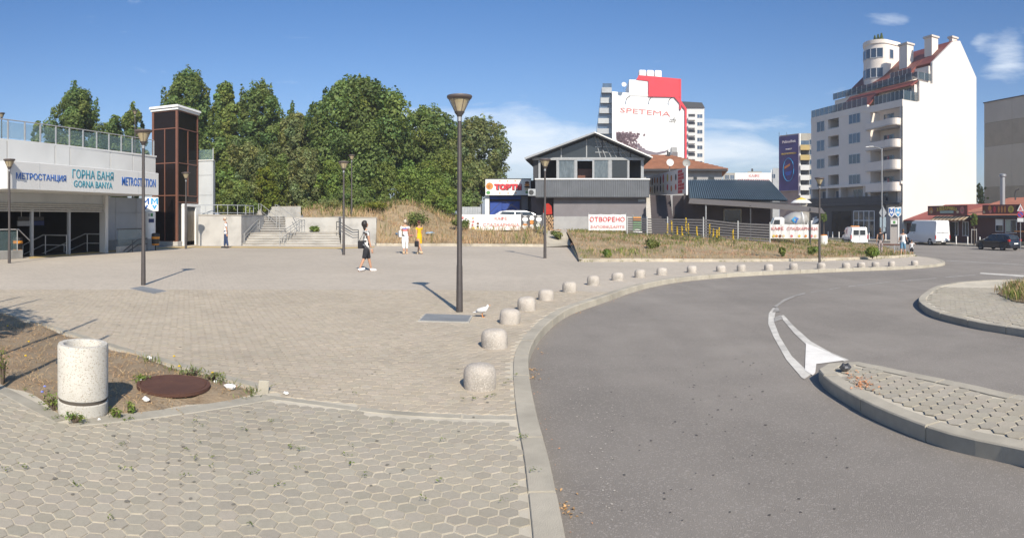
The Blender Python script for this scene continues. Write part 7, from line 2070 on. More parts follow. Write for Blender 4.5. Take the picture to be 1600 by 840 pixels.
def van(name, label, loc, rz, L, H, W, m, small=False):
    t = thing(name, label, 'van', loc, rz)          # front along +x
    w = W / 2; zb = .28; belt = H * (.50 if not small else .56)
    nose = .95 if not small else .85
    def sec(x, ztop, ww=1.0, wt=.88):
        zt = ztop
        return (x, [(w * ww * .94, zb), (w * ww, zb + .18), (w * ww, min(belt, zt * .8)), (w * ww * (.97 if zt > belt else .97), max(min(belt * 1.1, zt * .88), zb + .25)), (w * ww * wt, zt - .06), (w * ww * wt * .85, zt)])
    hood = H * (.44 if not small else .56)
    ST = [sec(0, H * .93, .97), sec(.06, H * .985), sec(.5, H), sec(L - nose - 1.0, H), sec(L - nose - .55, H * .95), sec(L - nose + .12, hood + .12, 1, .8), sec(L - .35, hood * .92, .97, .86), sec(L - .08, hood * .72, .90, .88), sec(L, hood * .62, .84, .9)]
    loft(ST).build('body', m, t, smooth=35)
    wf = lambda x, z: w * (1.0 if z <= belt else 1.0 - (z - belt) / (H - belt) * .105)
    zt_ = H * .88; zbw = belt * 1.06
    side_quad(t, 'side_window', [(L - nose - 1.25, zbw), (L - nose - .05, zbw), (L - nose - .62, zt_ * .97), (L - nose - 1.25, zt_ * .97)], M_GLASS, wf)
    side_quad(t, 'sill_trim', [(.15, zb + .16), (L - .3, zb + .16), (L - .3, zb + .30), (.15, zb + .30)], M_PLAST if small else m, lambda x, z: w, .012)
    for xs in (.95 if not small else .75, L - .88):
        r = .34 if not small else .31
        side_quad(t, 'wheel_arch', [(xs + (r + .07) * math.cos(a), max(zb - .02, r + (r + .07) * math.sin(a))) for a in np.linspace(-.25, math.pi + .25, 12)], M_JOINT, lambda x, z: w, .004)
        for s in (-1, 1): wheel(t, xs, s * (w - .09), r, .24)
    v0 = .004
    MB().box(-.012, .0, -w * .80, w * .80, H * .50, H * .52).build('rear_seam', M_JOINT, t)
    MB().box(-.014, 0, -.008, .008, zb + .2, H * .9).build('rear_seam', M_JOINT, t)
    if small: 
        for s in (-1, 1): MB().box(-.03, -.006, s * .06 - (.0 if s > 0 else w * .62), s * .06 + (w * .62 if s > 0 else 0), H * .58, H * .84).build('rear_window', M_GLASS, t)
    for s in (-1, 1): MB().box(-.02, .05, s * (w * .97) - .05, s * (w * .97) + .05, zb + .40, zb + .78).build('tail_light', M_LIGHTR, t)
    MB().box(-.10, .10, -w * .95, w * .95, zb + .02, zb + .20).build('rear_bumper', M_PLAST if not small else m, t, bevel=.03)
    MB().box(-.112, -.10, -.26, .26, zb + .08, zb + .19).build('number_plate', M_WHITE, t)
    for s in (-1, 1):
        MB().box(L - nose - .12, L - nose + .02, s * (w + .06) - .09, s * (w + .06) + .09, belt * 1.02, belt * 1.02 + .26).build('mirror', M_PLAST, t, bevel=.03)
        MB().box(L - .22, L - .04, s * w * .72 - .16, s * w * .72 + .16, hood * .58, hood * .78).build('headlight', M_LIGHTW, t, bevel=.03)
    side_quad(t, 'door_handle', [(L - nose - 1.15, belt * .94), (L - nose - .98, belt * .94), (L - nose - .98, belt * .97), (L - nose - 1.15, belt * .97)], M_PLAST, lambda x, z: w, .03)
    side_quad(t, 'door_seam', [(L - nose - 1.36, zb + .2), (L - nose - 1.35, zb + .2), (L - nose - 1.35, H * .86), (L - nose - 1.36, H * .86)], M_JOINT, wf, .005)
    # windscreen following the slope of the nose
    a, c = ST[4], ST[5]
    (xa, za), (xc, zc) = (a[0] + .05, H * .925), (c[0] - .05, hood + .17)
    MB().add([(xa, -w * .80, za), (xc, -w * .80, zc), (xc, w * .80, zc), (xa, w * .80, za), (xa + .03, -w * .80, za + .02), (xc + .03, -w * .80, zc + .03), (xc + .03, w * .80, zc + .03), (xa + .03, w * .80, za + .02)], [(4, 5, 6, 7), (0, 3, 2, 1), (0, 1, 5, 4), (2, 3, 7, 6), (1, 2, 6, 5), (3, 0, 4, 7)]).build('windscreen', M_GLASS, t)
    return t
def heading(dx, dy): return math.atan2(dy, dx)
x, y = 41.35, 50.2; van('white_van', 'large white high roof van parked in front of the shops', (x, y, base(x, y) + ROADZ), R(90), 5.7, 2.62, 1.95, M_VWHITE)
x, y = at(1343, 60.5); th_ = bearing(1340)
v2 = van('small_van', 'small white delivery van driving away on the street', (x, y, base(x, y) + ROADZ), math.pi / 2 - th_ + R(15), 4.1, 1.82, 1.72, M_VWHITE, True)
MB().box(1.6, 1.9, -.45, .45, 1.82, 1.92).build('roof_beacon', PR['orange'], v2, bevel=.03)
# dark hatchback
def hatch(label, loc, rz):
    t = thing('parked_car', label, 'car', loc, rz); L, H, W = 4.25, 1.47, 1.76; w = W / 2
    S = [(0, .55, .70, .80), (.06, .95, .86, .90), (.35, 1.28, .97, .74), (.75, 1.43, 1, .70), (1.6, 1.47, 1, .70), (2.3, 1.42, 1, .70), (2.85, 1.15, 1, .74), (3.15, .98, 1, .86), (3.8, .86, .96, .86), (4.15, .70, .86, .86), (4.25, .52, .74, .9)]
    ST = []
    for x, zt, ww, wt in S:
        bl = min(.90, zt * .93)
        ST.append((x, [(w * ww * .93, .22), (w * ww, .38), (w * ww, min(.72, zt * .8)), (w * ww * .985, bl), (w * (wt if zt > .95 else ww * wt), zt - .04), (w * (wt if zt > .95 else ww * wt) * .8, zt)]))
    loft(ST).build('body', M_CARBLK, t, smooth=35)
    wf = lambda x, z: w * (.99 - max(0, z - .9) / .55 * .275)
    side_quad(t, 'side_window', [(.62, .97), (1.45, .95), (1.45, 1.36), (.85, 1.35)], M_GLASS, wf, .012)
    side_quad(t, 'side_window', [(1.53, .95), (2.75, .95), (2.32, 1.33), (1.53, 1.36)], M_GLASS, wf, .012)
    for xs in (.75, 3.42):
        side_quad(t, 'wheel_arch', [(xs + .37 * math.cos(a), max(.2, .31 + .37 * math.sin(a))) for a in np.linspace(-.2, math.pi + .2, 12)], M_JOINT, lambda x, z: w, .004)
        for s in (-1, 1): wheel(t, xs, s * (w - .085), .31, .2)
    MB().add([(.055, -.60, .98), (.33, -.55, 1.30), (.33, .55, 1.30), (.055, .60, .98), (.025, -.60, .98), (.30, -.55, 1.31), (.30, .55, 1.31), (.025, .60, .98)], [(4, 7, 6, 5), (0, 1, 2, 3), (0, 4, 5, 1), (2, 6, 7, 3), (1, 5, 6, 2), (3, 7, 4, 0)]).build('rear_window', M_GLASS, t)
    MB().add([(2.34, -.56, 1.40), (2.86, -.62, 1.13), (2.86, .62, 1.13), (2.34, .56, 1.40), (2.37, -.56, 1.42), (2.89, -.62, 1.15), (2.89, .62, 1.15), (2.37, .56, 1.42)], [(4, 5, 6, 7), (0, 3, 2, 1), (0, 1, 5, 4), (2, 3, 7, 6), (1, 2, 6, 5), (3, 0, 4, 7)]).build('windscreen', M_GLASS, t)
    for s in (-1, 1):
        MB().box(.0, .22, s * (w * .80) - .12, s * (w * .80) + .12, .78, .98).build('tail_light', M_LIGHTR, t, bevel=.03)
        MB().box(3.92, 4.12, s * w * .66 - .16, s * w * .66 + .16, .60, .74).build('headlight', M_LIGHTW, t, bevel=.03)
        MB().box(2.5, 2.65, s * (w + .07) - .09, s * (w + .07) + .09, .93, 1.08).build('mirror', M_CARBLK, t, bevel=.03)
    MB().box(-.08, .1, -w * .84, w * .84, .28, .52).build('rear_bumper', M_CARBLK, t, bevel=.05)
    MB().box(-.09, -.078, -.26, .26, .56, .67).build('number_plate', M_WHITE, t)
    side_quad(t, 'door_handle', [(1.62, .82), (1.8, .82), (1.8, .85), (1.62, .85)], M_CARBLK, lambda x, z: w * .995, .025)
    return t
x, y = 38.8, 37.3; hatch('dark blue hatchback car at the kerb in front of the maroon shop', (x, y, base(x, y) + ROADZ), R(91.5))
# silver car of which the roof shows above the banner
x, y = at(808, 50.5); zc_ = zat(328.3, 50.5) - 1.62
t = thing('parked_car', 'silver car parked behind the long white banner, only roof and windows showing', 'car', (x, y, zc_), facing(808))
M_SILV = mat('car_silver', (.50, .51, .53), rough=.3, metal=.5, coat=.5)
S = [(-2.15, .9, .8), (-2.05, 1.12, .8), (-1.35, 1.55, .66), (-.6, 1.62, .66), (.6, 1.61, .66), (1.25, 1.45, .68), (1.9, 1.08, .76), (2.3, .95, .74)]
loft([(x, [(.80, .25), (.88, .5), (.88, .8), (.86, min(.98, zt - .06)), (w_, zt - .04), (w_ * .8, zt)]) for x, zt, w_ in S]).build('body', M_SILV, t, smooth=35)
side_quad(t, 'side_window', [(-1.55, 1.06), (-.2, 1.06), (-.2, 1.50), (-1.2, 1.50)], M_GLASS, lambda x, z: .86 - (z - .98) * .32, .012)
side_quad(t, 'side_window', [(-.12, 1.06), (1.55, 1.06), (1.1, 1.46), (-.12, 1.50)], M_GLASS, lambda x, z: .86 - (z - .98) * .32, .012)
for xs in (-1.3, 1.35):
    for s in (-1, 1): wheel(t, xs, s * .78, .32, .2)
# concrete mixer truck
x, y = at(1241, 90); zt0 = base(x, y) + ROADZ
mt = thing('mixer_truck', 'grey concrete mixer truck with a blue mark on its drum behind the low banner', 'truck', (x, y, zt0), facing(1241) + R(8))
M_DRUM = mat('drum_grey', (.36, .36, .35), (.30, .30, .30), scale=1.5, rough=.5, stain=.2)
MB().box(-3.0, 3.2, -.45, .45, .75, 1.05).build('chassis', M_DKGREY, mt)
MB().prism([(-3.35, .7), (-1.55, .7), (-1.55, 2.75), (-1.9, 2.95), (-3.0, 2.9), (-3.35, 1.8)], -1.1, 1.1).build('cab', M_VWHITE, mt, bevel=.06)
for s in (-1, 1): MB().prism([(-3.2, 1.75), (-2.2, 1.75), (-2.2, 2.55), (-2.98, 2.55)], s * 1.105, s * 1.125).build('cab_window', M_GLASS, mt)
MB().add([(-3.36, -1.0, 1.85), (-3.36, 1.0, 1.85), (-3.04, 1.0, 2.8), (-3.04, -1.0, 2.8), (-3.39, -1.0, 1.86), (-3.39, 1.0, 1.86), (-3.07, 1.0, 2.81), (-3.07, -1.0, 2.81)], [(4, 5, 6, 7)[::-1], (0, 1, 2, 3), (0, 4, 5, 1)[::-1], (3, 2, 6, 7)[::-1], (0, 3, 7, 4)[::-1], (1, 5, 6, 2)[::-1]]).build('windscreen', M_GLASS, mt)
Mdr = Matrix.Translation((.05, 0, 2.45)) @ Matrix.Rotation(R(8), 4, 'Y').inverted() @ Matrix.Rotation(R(90), 4, 'Y')
MB(Mdr).lathe([(0, -1.6), (.6, -1.55), (.75, -1.45), (1.18, -.35), (1.22, .35), (1.05, 1.1), (.72, 1.75), (.62, 1.85), (.45, 1.85), (.4, 1.2)], 28).build('drum', M_DRUM, mt, smooth=35)
MB(Mdr).lathe([(1.02, 1.08), (1.12, 1.1), (1.12, 1.25), (.98, 1.27)], 28).build('drum_ring', M_VWHITE, mt)
for k, (m_, pts) in enumerate(((M_LBLUE, [(-.55, 2.55), (-.1, 3.0), (.05, 2.85), (-.25, 2.55), (-.05, 2.3), (-.2, 2.1)]), (M_BLUE, [(-.05, 3.0), (.5, 2.75), (.1, 2.05), (-.12, 2.15), (.12, 2.6), (-.02, 2.75)]))):
    b = MB(); n_ = len(pts); fr_, bk_ = [], []
    for px_, pz_ in pts:
        rr_ = 1.225 - max(0, -px_ - .3) * .25 - max(0, px_ - .4) * .2; dz_ = pz_ - 2.45 - px_ * .14
        yy = -math.sqrt(max(.05, rr_ * rr_ - dz_ * dz_)); fr_.append((px_, yy - .03, pz_)); bk_.append((px_, yy + .10, pz_))
    b.add(fr_ + bk_, [tuple(range(n_))[::-1], tuple(range(n_, 2 * n_))] + [(i, (i + 1) % n_, n_ + (i + 1) % n_, n_ + i) for i in range(n_)]); b.build('emblem', m_, mt)
MB().prism([(2.15, 2.35), (3.45, 2.75), (3.5, 2.45), (2.6, 1.75), (2.1, 2.0)], -.42, .42).build('hopper', M_VWHITE, mt, bevel=.04)
MB().prism([(2.6, 2.75), (3.3, 3.05), (3.3, 2.8), (2.75, 2.6)], -.3, .3).build('charge_funnel', M_LGREY, mt)
MB().tube([(2.75, 0, 1.75), (3.2, -.2, 1.5), (3.6, -.5, 1.15)], .17, n=8).build('chute', M_LGREY, mt, smooth=40)
for x_ in (1.85, 2.25): MB().tube([(x_, -.4, 1.0), (x_ + .05, -.4, 2.7)], .07, n=6).build('drum_stand', M_VWHITE, mt)
for x_ in (-2.55, -.9, 1.0, 2.2):
    for s in (-1, 1): wheel(mt, x_, s * .95, .5, .3, M_LGREY)
MB().box(-.75, .6, -1.12, -.8, .75, 1.3).build('side_tank', M_LGREY, mt, bevel=.05)

# ------------------------------------------------------------------ people
SKIN = mat('skin', (.46, .26, .17), (.42, .235, .15), scale=14, rough=.55)
def skinned(verts, edges, radii, root, sub=1):
    me = bpy.data.meshes.new('skin'); me.from_pydata(verts, edges, [])
    o = bpy.data.objects.new('skin', me); sc.collection.objects.link(o)
    md = o.modifiers.new('skin', 'SKIN'); md.branch_smoothing = .6; md.use_smooth_shade = True
    for i, r in enumerate(radii):
        me.skin_vertices[0].data[i].radius = r if isinstance(r, tuple) else (r, r)
        me.skin_vertices[0].data[i].use_root = (i == root)
    s = o.modifiers.new('sub', 'SUBSURF'); s.levels = sub; s.render_levels = sub
    dg = bpy.context.evaluated_depsgraph_get(); dg.update()
    m2 = bpy.data.meshes.new_from_object(o.evaluated_get(dg))
    bpy.data.objects.remove(o); bpy.data.meshes.remove(me)
    V = [tuple(v.co) for v in m2.vertices]; Fc = [tuple(p.vertices) for p in m2.polygons]
    bpy.data.meshes.remove(m2)
    return V, Fc
def remesh(b, vox):
    me = bpy.data.meshes.new('r'); me.from_pydata([tuple(p) for p in b.v], [], b.f)
    o = bpy.data.objects.new('r', me); sc.collection.objects.link(o)
    md = o.modifiers.new('r', 'REMESH'); md.mode = 'VOXEL'; md.voxel_size = vox; md.use_smooth_shade = True
    sm = o.modifiers.new('s', 'SMOOTH'); sm.factor = .4; sm.iterations = 2
    dg = bpy.context.evaluated_depsgraph_get(); dg.update()
    m2 = bpy.data.meshes.new_from_object(o.evaluated_get(dg)); bpy.data.objects.remove(o); bpy.data.meshes.remove(me)
    return m2
class Body:
    """joint positions of a figure that faces local -y"""
    def __init__(s, H, legs=((20, 5), (-18, 20)), arms=((-15, 15), (15, 15)), lean=0, head=(0, 0), spread=(6, 6), build=1.0, hipw=1.0, toe=(0, 0)):
        s.H = H; f = lambda a, l: Vector((0, -math.sin(R(a)) * l, -math.cos(R(a)) * l))
        s.b = build
        up = Vector((0, -math.sin(R(lean)), math.cos(R(lean))))
        s.pel = Vector((0, 0, 0)); s.waist = s.pel + up * .085 * H; s.chest = s.pel + up * .20 * H; s.neck = s.pel + up * .295 * H
        hd = Vector((math.sin(R(head[1])), -math.sin(R(head[0])), math.cos(R(head[0])))).normalized()
        s.head = s.neck + hd * .115 * H + Vector((0, -.012 * H, 0)); s.hd = hd; s.head_tilt = head
        s.hip, s.knee, s.ank, s.toe, s.shin = [], [], [], [], []
        for i, (sx, (th, kn)) in enumerate(zip((-1, 1), legs)):
            h = Vector((sx * .052 * H * hipw, 0, -.025 * H)); k = h + f(th, .235 * H) + Vector((sx * .004 * H, 0, 0)); a = k + f(th - kn, .225 * H)
            s.hip.append(h); s.knee.append(k); s.ank.append(a)
            s.toe.append(a + Vector((sx * .015 * H, -.105 * H * math.cos(R(th - kn)), -.025 * H + .05 * H * math.sin(R(th - kn)) * -1)))
        s.sho, s.elb, s.wri, s.hand = [], [], [], []
        for i, (sx, (sw, el)) in enumerate(zip((-1, 1), arms)):
            sh_ = s.neck + Vector((sx * .103 * H * build ** .5, 0, -.018 * H)) - up * .012 * H
            ab = math.tan(R(spread[i]))
            d1 = (f(sw, 1) + Vector((sx * ab, 0, 0))).normalized(); e = sh_ + d1 * .172 * H
            d2 = (f(sw + el, 1) + Vector((sx * ab * .5, 0, 0))).normalized(); w_ = e + d2 * .148 * H
            s.sho.append(sh_); s.elb.append(e); s.wri.append(w_); s.hand.append((w_ + d2 * .05 * H, d2, sx))
        lo = min(a.z for a in s.ank) - .042 * H
        s.dz = -lo
        for L_ in (s.hip, s.knee, s.ank, s.toe, s.sho, s.elb, s.wri): 
            for v in L_: v.z += s.dz
        for v in (s.pel, s.waist, s.chest, s.neck, s.head): v.z += s.dz
        s.hand = [(h + Vector((0, 0, s.dz)), d, sx) for h, d, sx in s.hand]
    def limbs(s, pad=0.0, torso=True, arms=1.0, legs=1.0, loose=1.0, bust=0.0):
        H, b = s.H, s.b; v, e, r = [], [], []
        def add(p, rad, par=None):
            v.append(tuple(p)); r.append(tuple(x * H * loose + pad for x in rad) if isinstance(rad, tuple) else rad * H * loose + pad)
            if par is not None: e.append((par, len(v) - 1))
            return len(v) - 1
        root = None
        if torso or legs: root = add(s.pel, (.078 * b, .060 * b))
        if torso:
            w_ = add(s.waist, (.070 * b, .054 * b), root); c = add(s.chest, (.080 * b, .062 * b), w_); n = add(s.neck.lerp(s.chest, .25), (.066 * b ** .5, .045 * b ** .5), c)
            if arms:
                for i in range(2):
                    q = add(s.sho[i], .031 * b ** .5, n)
                    t1 = s.sho[i].lerp(s.elb[i], min(1, arms * 2)); q = add(s.sho[i].lerp(t1, .5), .028 * b ** .5, q); q = add(t1, .0235 * b ** .5, q)
                    if arms > .5: 
                        t2 = s.elb[i].lerp(s.wri[i], (arms - .5) * 2); q = add(t2, .0165, q)
            if arms >= 1: add(s.neck + (s.head - s.neck) * .45, .030, n)
        if legs:
            for i in range(2):
                q = add(s.hip[i], .055 * b, root)
                t1 = s.hip[i].lerp(s.knee[i], min(1, legs * 2)); q = add(s.hip[i].lerp(t1, .45), .050 * b, q); q = add(t1, (.050 - .016 * min(1, legs * 2)) * b ** .5, q)
                if legs > .5:
                    f = (legs - .5) * 2
                    if f > .35: q = add(s.knee[i].lerp(s.ank[i], .35), .033 * b ** .5, q)
                    q = add(s.knee[i].lerp(s.ank[i], f), .033 - .012 * f, q)
        return v, e, r, root
def person(label, px, py_, H, face, hair, garments, items=(), d=None, hairlen=0.0, hv=1.0, foot=None, skin=SKIN, group=None, **pose):
    """face: heading in the ground plane (degrees, 0 = away from the camera, 90 = to the right)"""
    if d is None: x, y = gp(px, py_)
    else: x, y = at(px, d)
    z = foot if foot is not None else base(x, y)
    rz = math.pi - (bearing(px) + R(face)) 
    t = thing('person', label, 'person', (x, y, z), rz, group)
    B = Body(H, **pose)
    b = MB()
    v, e, r, root = B.limbs(arms=1.0, legs=1.0, loose=.96); V, Fc = skinned(v, e, r, root); b.add(V, Fc)
    # head with face, ears, neck
    hc = B.head; hh = H / 7.5
    pitch, roll = B.head_tilt
    Mh = Matrix.Translation(hc) @ Matrix.Rotation(R(roll), 4, 'Y') @ Matrix.Rotation(R(pitch), 4, 'X')
    hb = MB(Mh); hb.ball((0, .006, .012), (.072 * hh / .225, .088 * hh / .225, .108 * hh / .225), 14)
    k = hh / .225
    hb.ball((0, -.022 * k, -.052 * k), (.052 * k, .058 * k, .052 * k), 12)             # jaw
    hb.ball((0, -.088 * k, -.012 * k), (.013 * k, .02 * k, .022 * k), 8)             # nose
    hb.ball((0, -.076 * k, -.05 * k), (.026 * k, .012 * k, .010 * k), 8)             # mouth
    for s in (-1, 1): hb.ball((s * .073 * k, .008 * k, -.004 * k), (.011 * k, .022 * k, .032 * k), 8)
    b.v += hb.v and [p for p in hb.v]; o_ = len(b.v) - len(hb.v); b.f += [tuple(i + o_ for i in f) for f in hb.f]; b.m += hb.m
    # hands: palm, four unequal curled fingers and a thumb
    for (hp, dd, sx) in B.hand:
        fw = Vector((0, -1, 0)); side = Vector((sx, 0, 0)); hs = H / 1.7
        nrm = fw - dd * fw.dot(dd); nrm.normalize(); inn = -side
        M3 = Matrix((tuple(nrm), tuple(inn), tuple(dd))).transposed().to_4x4(); M3.translation = hp
        hm = MB(M3); hm.ball((0, 0, -.012 * hs), (.040 * hs, .017 * hs, .052 * hs), 10)
        for j, (fx, ln) in enumerate(((.030, .070), (.011, .080), (-.009, .075), (-.028, .058))):
            hm.tube([(fx * hs, 0, .02 * hs), (fx * hs * 1.05, .004 * hs, (.03 + ln * .45) * hs), (fx * hs * 1.05, .022 * hs, (.028 + ln * .85) * hs), (fx * hs * 1.02, .036 * hs, (.026 + ln) * hs)], [.0095 * hs, .009 * hs, .008 * hs, .006 * hs], n=6)
        hm.tube([(.03 * hs, .004 * hs, -.03 * hs), (.055 * hs, .014 * hs, -.004 * hs), (.060 * hs, .024 * hs, .028 * hs)], [.012 * hs, .0105 * hs, .008 * hs], n=6)
        o_ = len(b.v); b.v += hm.v; b.f += [tuple(i + o_ for i in f) for f in hm.f]; b.m += hm.m
    # feet
    for i in range(2):
        a, to = B.ank[i], B.toe[i]; b.tube([a + Vector((0, .03 * H / 1.7, -.01)), a + Vector((0, .025 * H / 1.7, -.035 * H)), (a + Vector((0, 0, -.03 * H))).lerp(to, .5), to], [.024 * H, .026 * H, .025 * H, .015 * H], n=8)
    me = remesh(b, .0105 * H / 1.7 if H > 1.3 else .009); me.materials.append(skin); me.name = 'body'
    link('body', me, t)
    for s in (-1, 1):
        eb = MB(Mh); eb.ball((s * .030 * k, -.081 * k, .008 * k), (.010 * k, .006 * k, .006 * k), 8); eb.build('eye', PR['darkb'], t)
    # hair: a shell that leaves the face free
    hbm = MB(Mh)
    hbm.ball((0, .016 * k, .026 * k), (.081 * k * hv, .092 * k * hv, .104 * k * hv), 14)
    hbm.v = [p if (Mh.inverted() @ p).y > -.05 * k or (Mh.inverted() @ p).z > .055 * k else Mh @ Vector(((Mh.inverted() @ p).x, -.045 * k, max((Mh.inverted() @ p).z, .05 * k))) for p in hbm.v]
    if hairlen: hbm.ball((0, .055 * k, -.03 * k - hairlen * .5), (.068 * k, .045 * k, .06 * k + hairlen * .6), 12); 
    hbm.build('hair', hair, t, smooth=180)
    for g_ in garments:
        kind, m = g_[0], g_[1]; p = g_[2] if len(g_) > 2 else {}
        if kind == 'shirt':
            v, e, r, root = B.limbs(pad=.010, torso=True, arms=p.get('sleeve', .28), legs=0.12, loose=p.get('loose', 1.04))
            V, Fc = skinned(v, e, r, root); bb = MB().add(V, Fc); o = bb.build('shirt', m, t, smooth=180)
            if p.get('bands'):
                for z0_, z1_, mm in p['bands']:
                    o.data.materials.append(mm); k_ = len(o.data.materials) - 1
                    for f in o.data.polygons:
                        if z0_ * H < f.center.z < z1_ * H and abs(f.center.x) < .105 * H: f.material_index = k_
        elif kind == 'trousers':
            v, e, r, root = B.limbs(pad=.012, torso=False, arms=0, legs=p.get('len', .97), loose=p.get('loose', 1.02))
            i0 = len(v); v.append(tuple(B.waist)); r.append((.072 * B.b * H + .008, .057 * B.b * H + .008)); e.append((root, i0))
            V, Fc = skinned(v, e, r, root); MB().add(V, Fc).build(p.get('name', 'trousers'), m, t, smooth=180)
        elif kind == 'skirt':
            zt, zb_, r0, r1 = B.waist.z, B.pel.z - p['len'] * H, .078 * H * B.b, p['hem'] * H
            pr = [(r1 * .97, zb_ + .006), (r1, zb_), ((r0 + r1) / 2 * 1.06, (zt + zb_) / 2), (r0 * 1.02, zt), (r0 * .8, zt + .02)]
            kb = MB(); kb.lathe(pr, 20); kb.v = [Vector((p_.x, p_.y * .78, p_.z)) for p_ in kb.v]; kb.build('skirt', m, t, smooth=60)
        elif kind == 'shoes':
            for i in range(2):
                a, to = B.ank[i], B.toe[i]; sb = MB()
                sb.tube([a + Vector((0, .042 * H / 1.7, -.028 * H)), a + Vector((0, .03 * H / 1.7, -.022 * H)), (a + Vector((0, 0, -.020 * H))).lerp(to, .4), to + Vector((0, 0, .004)), to + Vector((0, -.028, -.002))], [.020 * H, .032 * H, .031 * H, .026 * H, .012 * H], n=8)
                sb.build('shoe', m if not isinstance(m, tuple) else m[i], t, smooth=180)
    for it in items: it(t, B)
    return t
def floral():
    m = mat('floral_print', (.60, .60, .58), (.52, .52, .50), scale=20, rough=.8, speck=(.05, .05, .055), speck_scale=17, speck_at=.5); return m
M_HAIRB = mat('hair_black', (.016, .012, .011), (.026, .02, .018), scale=60, rough=.5)
M_HAIRG = mat('hair_grey_blond', (.52, .46, .38), (.42, .36, .29), scale=60, rough=.6)
M_HAIRR = mat('hair_dark_red', (.075, .022, .018), (.05, .016, .013), scale=60, rough=.5)
M_HAIRBR = mat('hair_brown', (.13, .075, .045), (.09, .05, .03), scale=60, rough=.6)
M_CWHITE = mat('white_cotton', (.72, .72, .72), (.66, .66, .67), scale=9, rough=.9, bump=.2, bscale=20)
M_CBLACK = mat('black_cotton', (.018, .018, .022), (.026, .026, .03), scale=9, rough=.9)
M_JEANS = mat('blue_denim', (.04, .065, .15), (.028, .048, .11), scale=8, rough=.9, stain=.2, sscale=6)
M_LDENIM = mat('light_denim', (.14, .28, .40), (.10, .21, .32), scale=8, rough=.9)
M_YELLOW = mat('yellow_cotton', (.68, .42, .012), (.60, .36, .01), scale=6, rough=.9, bump=.2, bscale=14)
M_PATT = mat('patterned_cotton', (.30, .26, .25), (.12, .09, .09), scale=16, rough=.9, speck=(.45, .38, .36), speck_scale=30, speck_at=.7)
def bag(m, side, z, w=.16, h=.2, dpt=.07, y=.05, strap=True, name='bag'):
    def f(t, B):
        x = side * (.12 * B.H + dpt * .5); zz = z * B.H
        o = MB().box(x - dpt / 2, x + dpt / 2, y - w / 2, y + w / 2, zz - h / 2, zz + h / 2).build(name, m, t, bevel=.025, smooth=60)
        if strap: MB().tube([(x, y - w * .3, zz + h * .45), tuple(B.sho[0 if side < 0 else 1] + Vector((0, -.02, .05))), (x, y + w * .3, zz + h * .45)], .01, n=5).build('strap', m, t)
    return f
def handbag(m, i, w=.16, h=.2, dpt=.08, name='bag'):
    def f(t, B):
        hp = B.hand[i][0]; c = hp + Vector((0, 0, -.06 - h / 2))
        MB().box(c.x - dpt / 2, c.x + dpt / 2, c.y - w / 2, c.y + w / 2, c.z - h / 2, c.z + h / 2).build(name, m, t, bevel=.03, smooth=60)
        MB().tube([(c.x, c.y - w * .3, c.z + h * .45), (hp.x, hp.y, hp.z + .0), (c.x, c.y + w * .3, c.z + h * .45)], .009, n=5).build('handle', m, t)
    return f
person('man in a white shirt and blue jeans walking left in front of the retaining wall', 353, 387.3, 1.80, -80, M_HAIRG, [('trousers', M_JEANS, dict(len=.97)), ('shirt', M_CWHITE, dict(sleeve=.36, loose=1.08)), ('shoes', M_BLACK)],
       legs=((9, 4), (-7, 6)), arms=((4, 10), (-16, 12)), head=(12, 0), spread=(5, 7), build=1.15)
person('dark haired woman in a patterned top and black shorts walking right across the plaza', 572.5, 423.5, 1.66, 70, M_HAIRB, [('trousers', M_CBLACK, dict(len=.53, loose=1.16, name='shorts')), ('shirt', floral(), dict(sleeve=.26, loose=1.05)), ('shoes', (M_CWHITE, M_CWHITE))],
       items=[bag(M_CBLACK, 1, .52, .22, .26, .08, y=.10)], hairlen=.10, hv=1.25, legs=((-17, 8), (17, 3)), arms=((8, 8), (12, 8)), head=(-12, 0), lean=-2, spread=(5, 9))
person('grey haired woman in a striped top and white cropped trousers strolling away', 633, 396.3, 1.66, -12, M_HAIRG, [('trousers', M_CWHITE, dict(len=.80, loose=1.12)), ('shirt', M_CWHITE, dict(sleeve=.22, loose=1.14, bands=[(.655, .715, M_PINK), (.735, .755, M_BLUE), (.600, .615, M_BLUE), (.520, .545, M_CBLACK)])), ('shoes', PR['cream'])],
       items=[bag(M_CWHITE, 1, .58, .3, .30, .12, y=.0, name='white_bag')], legs=((7, 8), (-8, 12)), arms=((6, 8), (4, 20)), spread=(7, 10), build=1.12)
person('dark haired woman in a yellow outfit with a black bag walking away', 655, 396.5, 1.64, -40, M_HAIRR, [('skirt', M_YELLOW, dict(len=.20, hem=.098)), ('shirt', M_YELLOW, dict(sleeve=.24, loose=1.06)), ('shoes', PR['cream'])],
       items=[handbag(M_CBLACK, 1, .24, .28, .10)], legs=((18, 6), (-17, 14)), arms=((10, 12), (-18, 8)), spread=(6, 14), head=(6, 0))
xg, yg = at(1375.5, 38.5)
person('woman in a black top and patterned trousers walking away behind the verge', 1375.5, 0, 1.66, -15, M_HAIRBR, [('trousers', M_PATT, dict(len=.95, loose=1.05)), ('shirt', M_CBLACK, dict(sleeve=.02, loose=1.0)), ('shoes', M_BLACK)],
       d=38.5, foot=base(xg, yg) + .05, hairlen=.06, legs=((6, 4), (-6, 10)), arms=((8, 40), (-8, 20)), spread=(12, 10))
xg, yg = at(1411, 39.3)
person('woman in a white shirt and denim shorts holding the hand of a child', 1411, 0, 1.70, 8, M_HAIRBR, [('trousers', M_LDENIM, dict(len=.52, loose=1.12, name='shorts')), ('shirt', M_CWHITE, dict(sleeve=.34, loose=1.12)), ('shoes', M_CWHITE)],
       d=39.3, foot=base(xg, yg), legs=((8, 4), (-9, 14)), arms=((10, 60), (4, 6)), spread=(8, 16), hairlen=.03)
xg, yg = at(1424.5, 39.4)
